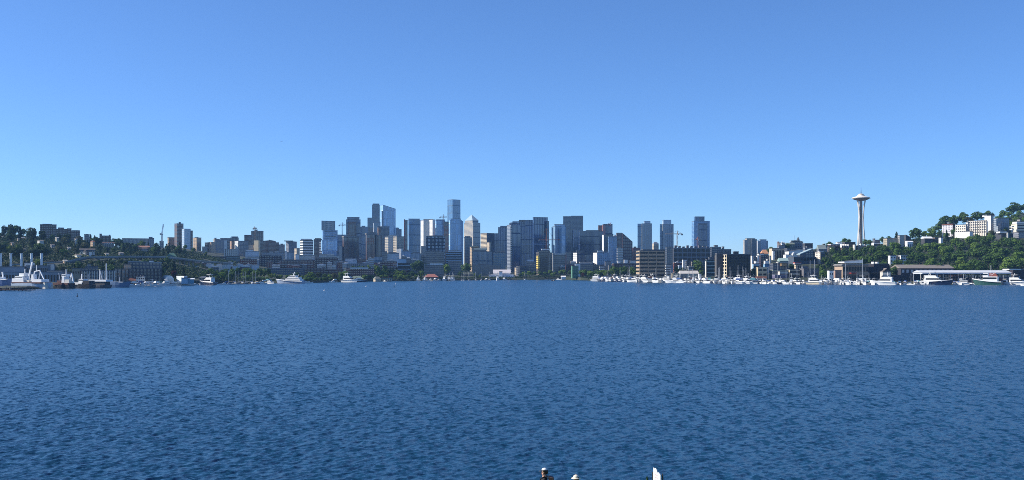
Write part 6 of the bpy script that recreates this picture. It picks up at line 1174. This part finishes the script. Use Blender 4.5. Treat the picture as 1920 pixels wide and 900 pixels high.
for i_ in range(len(HWAY) - 1):
    for t_ in np.linspace(0, 1, 8)[:-1]:
        q_ = [HWAY[i_][k] + (HWAY[i_ + 1][k] - HWAY[i_][k]) * t_ for k in range(3)]; KEEP.append((q_[0] - 1, q_[0] + 9, q_[1] - 3.5, q_[2] - 8))
def clear(x, Y, h, show=7):
    """False if a tree here would stand before the top rows of a building behind it"""
    t = HY - (gz_px(x, Y) + h - CAMZ) / Y * F; w = .36 * h / Y * F
    for x0, x1, yt, yd in KEEP:
        if Y < yd + 12 and x + w > x0 and x - w < x1 and t < yt + show: return False
        if yd - 4 < Y < yd + 30 and x0 - 1 < x < x1 + 1: return False
    return True
# ridge and landmark trees, left hill
for x, yt, Y, sh, co, lab in (
    (5, 429, 1880, 'con', 'conifer', 'spiky dark conifer on the skyline at the frame edge'), (17, 420.5, 1900, 'con', 'conifer', 'tallest spiky conifer on the left skyline'), (29, 421.5, 1900, 'broad', 'dark', 'broad dark domed tree crowning the left skyline'),
    (43, 428, 1900, 'broad', 'dark', 'dark rounded skyline tree sloping down from the domed one'), (64, 429.5, 1890, 'con', 'conifer', 'pointed dark conifer left of the brown ridge slabs'), (55, 433, 1880, 'broad', 'dark', 'low dark skyline tree between domed tree and pointed conifer'),
    (82, 434.5, 1880, 'broad', 'olive', 'olive tree in front of the tallest brown slab'), (128, 435.5, 1900, 'tall', 'olive', 'feathery pale green tree before the stepped brown slabs'), (170, 438, 1970, 'con', 'conifer', 'thin conifer tip between ridge blocks'), (180, 443, 1900, 'broad', 'dark', 'dark globe tree right of the orange tan house'),
    (213, 446.5, 1980, 'broad', 'dark', 'flat dark tree right of the wide ridge block'), (224, 446, 1980, 'broad', 'dark', 'dark tree at the left end of the long pale ridge building'), (266, 450, 1900, 'broad', 'dark', 'dark tree rising in front of the long pale ridge building'), (294, 454.5, 2100, 'broad', 'dark', 'low dark tree between long ridge building and crane'),
    (36, 456.5, 1520, 'broad', 'bright', 'brightest yellow-green tree above the second and third chimneys'), (17, 460, 1500, 'broad', 'bright', 'yellow-green rounded tree above the second chimney'), (2, 461, 1500, 'broad', 'bright', 'yellow-green tree cut by the left frame edge'), (73, 455, 1560, 'broad', 'dark', 'very large dark round tree above the last chimney'),
    (118, 465, 1500, 'broad', 'mid', 'leafy green tree left of the grass clearing'), (70, 482, 1300, 'broad', 'bright', 'small yellow-green tree between the last two chimneys'), (8, 490, 1240, 'broad', 'olive', 'olive tree behind the steam plant roof at the frame edge'), (255, 461.5, 1750, 'broad', 'olive', 'pale willow-like tree above the highway'),
    (146, 489, 1300, 'broad', 'dark', 'dark clump tree below the grass clearing'), (314, 481, 1500, 'broad', 'dark', 'dark tree under the highway columns'), (308, 500, 1330, 'tall', 'mid', 'green narrow tree right of the tan and grey quay block'), (326, 506, 1310, 'broad', 'red', 'dark red-leaved tree behind the barrel-roofed shed')):
    tree_top(x, yt, Y, sh, co, lab)
# the wood on the left hill, row by row
def wood(x0, x1, Y0, Y1, dY, sp, hr, kinds, where, limit=999, show=7):
    n = 0; Y = Y0
    while Y < Y1 and n < limit:
        x = x0 + r3.uniform(0, sp)
        while x < x1:
            yy = Y + r3.uniform(-.4, .4) * dY; h = r3.uniform(*hr); sh, co = r3.choice(kinds)
            if sh == 'con': h *= 1.15
            while h > 4.5 and not clear(x, yy, h, show): h -= 1.5
            if h > 4.5: tree(x, yy, h, sh if h > 9 or sh == 'broad' else 'broad', 'dark' if sh == 'con' and h <= 9 else co, None, where); n += 1
            x += sp * r3.uniform(.7, 1.35)
        Y += dY
    return n
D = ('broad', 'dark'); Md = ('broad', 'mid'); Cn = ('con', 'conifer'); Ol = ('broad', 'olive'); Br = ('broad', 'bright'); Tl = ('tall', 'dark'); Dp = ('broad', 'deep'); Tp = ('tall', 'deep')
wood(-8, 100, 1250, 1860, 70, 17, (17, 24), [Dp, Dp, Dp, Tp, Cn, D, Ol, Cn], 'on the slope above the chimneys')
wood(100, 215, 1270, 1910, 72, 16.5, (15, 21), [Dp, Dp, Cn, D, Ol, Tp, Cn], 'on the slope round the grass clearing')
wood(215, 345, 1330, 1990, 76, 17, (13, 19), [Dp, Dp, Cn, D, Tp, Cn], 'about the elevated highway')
wood(345, 470, 1420, 2150, 160, 22, (11, 15), [D, D, Tl, Md], 'below the hilltop flats')
# park and shore trees
def belt(x0, x1, d0, d1, sp, hr, kinds, where):
    x = x0
    while x < x1:
        Y = float(shore(x)) + r3.uniform(d0, d1); h = r3.uniform(*hr); sh, co = r3.choice(kinds); tree(x, Y, h * (1.2 if sh == 'tall' else 1), sh, co, None, where); x += sp * r3.uniform(.6, 1.4)
belt(392, 505, 25, 95, 8.5, (11, 17), [D, Md, Tl, Md], 'on the bushy shore left of the superyacht'); belt(395, 505, 6, 18, 9, (4, 7), [('shrub', 'mid'), ('shrub', 'dark')], 'along the waterline left of the superyacht')
belt(508, 640, 20, 90, 9, (8, 13), [Md, D, Md, Ol], 'in the park behind the superyacht'); belt(575, 650, 5, 14, 8, (3.5, 6), [('shrub', 'mid'), ('shrub', 'dark')], 'along the bank right of the superyacht')
belt(648, 745, 40, 90, 7.5, (13, 20), [Tl, ('tall', 'mid'), D, Md], 'behind the green-roofed pavilion'); belt(684, 800, 10, 30, 8, (5, 9), [Md, ('shrub', 'mid'), D], 'on the shore left of the red roof')
belt(748, 795, 40, 80, 8, (9, 14), [D, Md], 'left of the red-roofed lakeside building')
belt(976, 1080, 12, 60, 8, (8, 13), [D, Md, D], 'on the lawn shore right of the museum'); belt(1085, 1140, 12, 50, 6.5, (11, 16), [D, D, Md], 'left of the packed marina'); belt(1148, 1190, 40, 90, 5, (15, 22), [Tl, Tl, D], 'in the tall row behind the packed marina')
for x, yt, Y, sh, co, lab in (
    (838, 493, 1850, 'tall', 'mid', 'tall light green tree between red roof and bright-banded office'), (863, 508, 1800, 'broad', 'dark', 'round dark tree on the museum shore, largest there'), (891, 512, 1800, 'broad', 'bright', 'bright yellow-green tree left of the museum'), (874, 492, 1990, 'broad', 'dark', 'dark tree high between offices above the museum shore'),
    (900, 514, 1830, 'broad', 'mid', 'green tree right of the bright one near the museum'), (784, 487, 1980, 'broad', 'dark', 'dark tree between teal office and dark low glass building'), (1036, 511, 1900, 'broad', 'mid', 'wide light green tree on the lawn shore'), (1107, 507, 1780, 'broad', 'mid', 'large light green tree left of the packed marina'), (1093, 511, 1800, 'broad', 'red', 'reddish tree beside the green glass office'),
    (470, 512, 1480, 'broad', 'bright', 'small yellow-green tree behind sailboats'), (482, 510, 1480, 'tall', 'bright', 'light green narrow tree left of the white cruisers'), (509, 512.5, 1440, 'broad', 'bright', 'bright green tree just left of the superyacht bow'), (520, 516, 1460, 'broad', 'bright', 'low bright tree over the superyacht foredeck'),
    (1269, 500, 1580, 'broad', 'bright', 'yellow-green tree right of the tan banded office'), (1283, 501, 1590, 'broad', 'mid', 'green tree behind the grey marina shed roof'), (1310, 487, 1610, 'broad', 'dark', 'dark tree left of the green banded office'), (1313, 506, 1520, 'broad', 'dark', 'dark tree at the right end of the grey marina shed'), (1412, 502, 1440, 'broad', 'dark', 'dark tree between black office and cream flats'), (1484, 494, 1470, 'broad', 'dark', 'dark tree left of the red-awning house'),
    (1445, 462, 1780, 'broad', 'dark', 'dark tree on the skyline left of the pale arched villa'), (1476, 456, 1800, 'broad', 'dark', 'dark shrubby tree before the turreted mansion'), (1509, 462, 1810, 'broad', 'dark', 'dark tree below the dark flat box house'), (1555, 452.5, 1800, 'broad', 'dark', 'tiny dark tree on the ridge left of stepped brown house'),
    (1586, 446, 1850, 'broad', 'dark', 'dark ridge tree just left of two ball-shaped ones'), (1592, 445.5, 1850, 'tall', 'dark', 'ball-topped dark tree left of the observation tower'), (1623, 448, 1830, 'broad', 'dark', 'dark tree right of the observation tower legs'), (1631, 449, 1820, 'broad', 'dark', 'dark tree by the layered ridge flats'),
    (1681, 434, 1830, 'con', 'conifer', 'pointed conifer behind the bayed ridge townhouses'), (1655, 443, 1850, 'broad', 'dark', 'low dark tree line above the bayed townhouses'), (1667, 442, 1850, 'broad', 'dark', 'dark crown peeping over the bayed townhouses'), (1716, 426, 1760, 'broad', 'dark', 'massive domed dark tree alone on the ridge'), (1733, 433, 1900, 'broad', 'mid', 'green slope tree right of the domed ridge tree'), (1748, 424, 1930, 'broad', 'mid', 'green skyline tree climbing the hill'),
    (1762, 415, 1950, 'broad', 'dark', 'dark skyline tree left of the red and white flats'), (1775, 403, 1990, 'broad', 'dark', 'dark skyline tree above the red and white flats'), (1788, 402, 1990, 'broad', 'dark', 'wide dark skyline tree above red brick flats'), (1806, 396.5, 1990, 'broad', 'dark', 'dark rounded skyline tree left of the gap'), (1832, 395.5, 2000, 'broad', 'dark', 'dark skyline tree behind the great white apartments'), (1852, 394, 2010, 'broad', 'dark', 'flat-topped dark skyline tree behind the white end tower'),
    (1818, 405, 1980, 'broad', 'olive', 'brownish tree behind the white apartments'), (1880, 393, 2050, 'broad', 'dark', 'dark hill tree right of the white end tower'), (1896, 384, 2080, 'broad', 'dark', 'dark hill tree on the rising skyline'), (1905, 378.5, 2090, 'broad', 'dark', 'tallest dark tree at the hilltop'), (1920, 381, 2090, 'broad', 'dark', 'dark hilltop tree cut by the right frame edge'), (1890, 405, 1950, 'broad', 'mid', 'mid green tree below the hilltop crest'), (1908, 398, 1960, 'broad', 'mid', 'green tree under the hilltop crest near the frame edge'), (1870, 404, 1990, 'broad', 'mid', 'green tree above the grey wing of the white apartments'),
    (1887, 425, 1760, 'broad', 'bright', 'bright shrub-like tree left of the cream terraced flats'), (1872, 418, 1800, 'broad', 'conifer', 'dark hedge-like tree right of the white end tower'), (1858, 431, 1690, 'broad', 'olive', 'olive tree under the white end tower'), (1775, 431, 1720, 'con', 'conifer', 'dark conifer in front of the red and white flats'), (1805, 487, 1400, 'broad', 'bright', 'light green tree low behind the moorage roof'), (1540, 497, 1420, 'tall', 'mid', 'sunlit narrow tree at the left edge of the right wood')):
    if co == 'conifer' and sh == 'broad': co = 'dark'
    tree_top(x, yt, Y, sh, co, lab)
wood(1536, 1660, 1360, 1700, 72, 18, (15, 20), [D, D, D, Md, Tl, Cn], 'in the wood above the tan restaurant')
wood(1656, 1760, 1345, 1690, 72, 20, (17, 22), [D, Md, Md, D], 'in the wood above the dark timber hall')
wood(1760, 1930, 1335, 1660, 66, 20, (17, 23), [D, Md, Md, D, D], 'in the wood above the moorage roof')
wood(1725, 1800, 1760, 1960, 70, 17, (11, 15), [D, Md], 'on the hill left of the white apartments', show=4); wood(1866, 1930, 1790, 2020, 75, 17, (12, 16), [D, Md], 'on the hill above the cream terraced flats', show=4)
# thick undergrowth under and between the trees
def undergrowth():
    rg = np.random.default_rng(17); C = []; S = []; HK = KEEP[-7 * (len(HWAY) - 1):]
    for x0, x1, Y0, Y1, n, hh in ((-30, 350, 1230, 1990, 42000, 5), (345, 480, 1350, 2100, 15000, 5), (1530, 1950, 1335, 1990, 30000, 4), (395, 1190, 0, 0, 9000, 3)):
        for _ in range(n):
            x = rg.uniform(x0, x1)
            Y = rg.uniform(Y0, Y1) if Y1 else float(shore(x)) + rg.uniform(6, 45)
            if any(a - 1 < x < b + 1 and yd - 18 < Y < yd + 28 for a, b, yt, yd in KEEP): continue
            hh_ = hh
            if x < 440 and any(a - 1 < x < b + 1 and Y < yd + 8 and HY - (gz_px(x, Y) + 4 - CAMZ) / Y * F < yt + 5 and yd - Y < 26 for a, b, yt, yd in HK): hh_ = 1.2
            q = .5 + .5 * math.sin(x * .13 + Y * .021) * math.sin(Y * .047 - x * .05)
            C.append((X(x, Y), Y, max(1, gz_px(x, Y)) + hh_ * q * rg.uniform(.05, 1.0))); S.append(rg.uniform(.7, 1.5))
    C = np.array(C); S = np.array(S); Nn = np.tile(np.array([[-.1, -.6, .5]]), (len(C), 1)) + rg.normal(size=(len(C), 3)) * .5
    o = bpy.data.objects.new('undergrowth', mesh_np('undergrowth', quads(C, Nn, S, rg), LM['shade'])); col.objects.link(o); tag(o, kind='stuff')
undergrowth()

# ---------------------------------------------------------------- near slope, people, sign
def slope_z(x, y): return float(np.interp(y, [-30, 0, 30, 34, 45, 60, 72, 80], [16.0, 14.9, 9.35, 8.5, 5.9, 2.6, .3, -1.5])) + .05 * math.sin(x * .7 + y * .4)
def near_slope():
    v = []; f = []; xs = [-90 + 3 * k for k in range(61)]; ys = [-30 + 2.5 * k for k in range(45)]
    for x in xs:
        for y in ys: v.append((x, y, slope_z(x, y)))
    m = len(ys)
    for i in range(len(xs) - 1):
        for j in range(m - 1): f.append((i * m + j, (i + 1) * m + j, (i + 1) * m + j + 1, i * m + j + 1))
    me = bpy.data.meshes.new('grass_slope'); me.from_pydata(v, [], f); me.materials.append(paint((70, 92, 36), .95, .3, 0, .8)); me.polygons.foreach_set('use_smooth', [True] * len(f))
    o = bpy.data.objects.new('grass_slope', me); col.objects.link(o); tag(o, kind='structure')
near_slope()
skin_m = paint((214, 164, 138), .6, .08, 0, 4); hair_m = paint((44, 30, 24), .6, .2, 0, 20); hatw = paint((228, 228, 226), .8, .05, 0, 8); straw = paint((222, 212, 192), .9, .15, 0, 30)
def person(x, Y, h, facing, label, top, legs, hat, tilt=0.0):
    """upright walker; local +x is forward"""
    wx = X(x, Y); g = slope_z(wx, Y); r = empty('person', (wx, Y, g), label, 'person', rz=R(facing)); s = h / 1.78
    J = {'pelvis': (0, 0, .96, .125), 'waist': (0, 0, 1.10, .118), 'chest': (.01, 0, 1.30, .142), 'top': (0, 0, 1.43, .105), 'neck': (.012, 0, 1.52, .052), 'jaw': (.03, 0, 1.585, .066), 'face': (.022, 0, 1.65, .082), 'skull': (.0, 0, 1.70, .088), 'crown': (0, 0, 1.745, .055),
         'nose': (.118, 0, 1.635, .013), 'chin': (.085, 0, 1.575, .026)}
    E = [('pelvis', 'waist'), ('waist', 'chest'), ('chest', 'top'), ('top', 'neck'), ('neck', 'jaw'), ('jaw', 'face'), ('face', 'skull'), ('skull', 'crown'), ('face', 'nose'), ('jaw', 'chin')]
    for n_, sd_ in (('l', 1), ('r', -1)):
        sw = .16 * sd_
        J.update({n_ + 'ear': (-.005, .088 * sd_, 1.65, .018), n_ + 'sh': (0, .185 * sd_, 1.41, .066), n_ + 'el': (-.05 + sw * .4, .235 * sd_, 1.13, .046), n_ + 'wr': (.07 + sw * .8, .23 * sd_, .90, .030), n_ + 'palm': (.09 + sw * .9, .228 * sd_, .83, .036),
                  n_ + 'hip': (0, .09 * sd_, .90, .094), n_ + 'kn': (.03 - sw * .6, .10 * sd_, .50, .062), n_ + 'an': (-.02 - sw * 1.1, .10 * sd_, .09, .042), n_ + 'toe': (.15 - sw * 1.1, .11 * sd_, .035, .034)})
        E += [('face', n_ + 'ear'), ('top', n_ + 'sh'), (n_ + 'sh', n_ + 'el'), (n_ + 'el', n_ + 'wr'), (n_ + 'wr', n_ + 'palm'), ('pelvis', n_ + 'hip'), (n_ + 'hip', n_ + 'kn'), (n_ + 'kn', n_ + 'an'), (n_ + 'an', n_ + 'toe')]
        px, py, pz, _ = J[n_ + 'palm']
        for q, (dx, dz, ln) in enumerate(((.024, -.045, .05), (.010, -.052, .058), (-.006, -.05, .054), (-.022, -.042, .044))):
            J[n_ + 'f%da' % q] = (px + dx, py, pz + dz, .0095); J[n_ + 'f%db' % q] = (px + dx + .012, py - .008 * sd_, pz + dz - ln * .7, .008)
            E += [(n_ + 'palm', n_ + 'f%da' % q), (n_ + 'f%da' % q, n_ + 'f%db' % q)]
        J[n_ + 'th1'] = (px + .045, py - .012 * sd_, pz + .005, .011); J[n_ + 'th2'] = (px + .062, py - .016 * sd_, pz - .035, .009); E += [(n_ + 'palm', n_ + 'th1'), (n_ + 'th1', n_ + 'th2')]
    names = list(J); me = bpy.data.meshes.new('sk'); me.from_pydata([(a * s, b * s, c * s) for a, b, c, _ in J.values()], [(names.index(a), names.index(b)) for a, b in E], [])
    t = bpy.data.objects.new('sk', me); col.objects.link(t); m = t.modifiers.new('skin', 'SKIN'); m.use_smooth_shade = True; sv_ = me.skin_vertices[0].data
    for k, n_ in enumerate(names): rr = J[n_][3] * s; sv_[k].radius = (rr, rr)
    sv_[0].use_root = True; t.modifiers.new('sub', 'SUBSURF').levels = 2
    dg = bpy.context.evaluated_depsgraph_get(); out = bpy.data.meshes.new_from_object(t.evaluated_get(dg)); bpy.data.objects.remove(t)
    out.name = 'body'; out.materials.clear()
    for mt in (skin_m, top, legs, dkmet): out.materials.append(mt)
    for p in out.polygons:
        c = p.center / s; arm = abs(c.y) > .155
        p.material_index = 0 if c.z > 1.50 or (arm and c.z < .90 and c.z > .7) else (3 if c.z < .075 else (2 if c.z < .98 and not arm else 1))
    o = bpy.data.objects.new('body', out); col.objects.link(o); o.parent = r
    def child(nm, fn, mt):
        b = MB(); fn(b); b.v = [(v[0] * s, v[1] * s, v[2] * s) for v in b.v]; q = b.build(nm, mt); q.parent = r; q.data.polygons.foreach_set('use_smooth', [True] * len(q.data.polygons)); return q
    def dome(b, cx, cz, rx, ry, rz_, z0, n=16, m_=6, xmin=None):
        i = len(b.v)
        for j in range(m_ + 1):
            a = (z0 + (math.pi / 2 - z0) * j / m_)
            for k in range(n):
                t_ = 2 * math.pi * k / n; b.v.append((cx + rx * math.cos(t_) * math.cos(a), ry * math.sin(t_) * math.cos(a), cz + rz_ * math.sin(a)))
        for j in range(m_):
            for k in range(n): b.f.append((i + j * n + k, i + j * n + (k + 1) % n, i + (j + 1) * n + (k + 1) % n, i + (j + 1) * n + k)); b.mi.append(0); b.uv.append([(0, 0)] * 4)
    child('hair', lambda b: dome(b, -.03, 1.66, .102, .099, .100, -1.0), hair_m)
    for sd_ in (1, -1): child('eye', lambda b: b.lathe((.098, .032 * sd_, 1.655), [(.004, -.008), (.010, 0), (.004, .008)], 8), dkmet)
    child('mouth', lambda b: b.box((.098, 0, 1.598), (.012, .045, .008)), redp)
    if hat == 'cap':
        child('cap', lambda b: dome(b, .0, 1.695, .108, .100, .098, .42), hatw)
        child('cap_brim', lambda b: b.hull([(.06, -.075, 1.688), (.19, -.05, 1.672), (.19, .05, 1.672), (.06, .075, 1.688)], [(.06, -.075, 1.700), (.19, -.05, 1.680), (.19, .05, 1.680), (.06, .075, 1.700)]), dkmet)
        child('cap_band', lambda b: b.lathe((-.0, 0, 1.70), [(.104, -.02), (.108, .0), (.104, .034)], 18), dkmet)
    else:
        child('sun_hat', lambda b: (dome(b, 0, 1.70, .112, .105, .10, -.1), b.lathe((0, 0, 1.672), [(.10, .018), (.175, -.012), (.177, -.006), (.11, .026)], 24)), straw)
    return r, s
p1, s1 = person(1021, 34, 1.655, 172, 'person in a white cap and dark jacket walking in profile', paint((34, 36, 44), .8, .2, 0, 3), paint((50, 54, 64), .9), 'cap')
p2, s2 = person(1080, 38, 1.705, 158, 'person under a wide cream sun hat on the near slope', paint((70, 74, 84), .8, .2, 0, 3), paint((60, 58, 56), .9), 'hat')
# the pack on the first walker's back
def backpack():
    f = R(172); c, sn = math.cos(f), math.sin(f); o0 = p1.location; r = empty('backpack', tuple(o0 + Vector((-.2 * c, -.2 * sn, 1.13))), 'brown backpack with dark straps on the back of the capped walker', 'backpack', rz=f); pk = paint((96, 74, 66), .85, .25, 0, 6)
    def ch(nm, fn, mt):
        b = MB(); fn(b); q = b.build(nm, mt); q.parent = r
    ch('bag', lambda b: b.hull([(-.12, -.15, -.2), (.06, -.16, -.22), (.06, .16, -.22), (-.12, .15, -.2)], [(-.08, -.12, .24), (.06, -.13, .27), (.06, .13, .27), (-.08, .12, .24)]), pk)
    ch('front_pocket', lambda b: b.hull([(-.17, -.11, -.16), (-.115, -.11, -.16), (-.115, .11, -.16), (-.17, .11, -.16)], [(-.15, -.1, .06), (-.10, -.1, .08), (-.10, .1, .08), (-.15, .1, .06)]), pk)
    for sd_ in (1, -1): ch('strap', lambda b: [b.bar((.05, .10 * sd_, .22), (.20, .12 * sd_, .29), .05, .02), b.bar((.20, .12 * sd_, .29), (.345, .11 * sd_, .16), .05, .02), b.bar((.345, .11 * sd_, .16), (.3, .13 * sd_, -.12), .05, .02)], dkmet)
backpack()
def sign():
    Y = 45.0; x = 1233; wx = X(x, Y); g = slope_z(wx, Y); r = empty('notice_sign', (wx, Y, g), 'white upright board sign with a notched top and faint red marks', 'sign'); wp = paint((232, 230, 230), .5, .04, 0, 3)
    x0, x1, xm = X(1226, Y), X(1239.5, Y), X(1233, Y); zt, zm, zl = Zp(877.5, Y), Zp(886.5, Y), Zp(884, Y); d = .04
    def ext(nm, poly, y0, y1, mt):
        b = MB(); A = [(p[0], y0, p[1]) for p in poly]; B_ = [(p[0], y1, p[1]) for p in poly]; b.face(A); b.face(B_[::-1])
        for k in range(len(poly)): b.face([A[k], A[(k + 1) % len(poly)], B_[(k + 1) % len(poly)], B_[k]][::-1])
        b.build(nm, mt, r)
    z0 = g + .35
    ext('board', [(x0, z0), (x1 - .05, z0), (x1 - .05, zm - .05), (xm - .0, zm + .04), (xm - .02, zt - .06), (x0 + .10, zt), (x0 + .075, zt - .045), (x0 + .02, zt)], Y - d, Y, wp)
    ext('side_board', [(x1 - .075, z0), (x1 + .012, z0), (x1 + .012, Zp(888.5, Y)), (x1 - .06, zl), (x1 - .075, zl - .03)], Y - d - .06, Y - d - .003, wp)
    for k in range(5): ext('lettering', [(x0 + .075, zt - .26 - k * .11), (x1 - .10, zt - .31 - k * .11), (x1 - .10, zt - .34 - k * .11), (x0 + .075, zt - .29 - k * .11)], Y - d - .006, Y - d - .002, paint((206, 178, 180), .6))
    for px in (x0 - .028, x1 + .03):
        b = MB(); b.box((px, Y + .01, g + (zm - g) / 2 - .2), (.03, .05, zm - g + .4)); b.build('post', dkmet, r)
    r.rotation_euler = (0, 0, R(-46)); r.scale = (1.44, 1, 1)
sign()
def near_bush(x, Y, yt, label):
    wx = X(x, Y); g = slope_z(wx, Y); h = Zp(yt, Y) - g; r = empty('shrub', (wx, Y, g), label, 'shrub'); r.scale = (h * .16, h * .16, h)
    for nm, me in zip(('foliage', 'stem'), _cm[[k for k in _cm if k[0] == 'shrub'][0]]): o = bpy.data.objects.new(nm, me); col.objects.link(o); o.parent = r
near_bush(1208, 38, 895.5, 'tip of a leafy bush on the near slope between hat and white sign')
finish_labels()
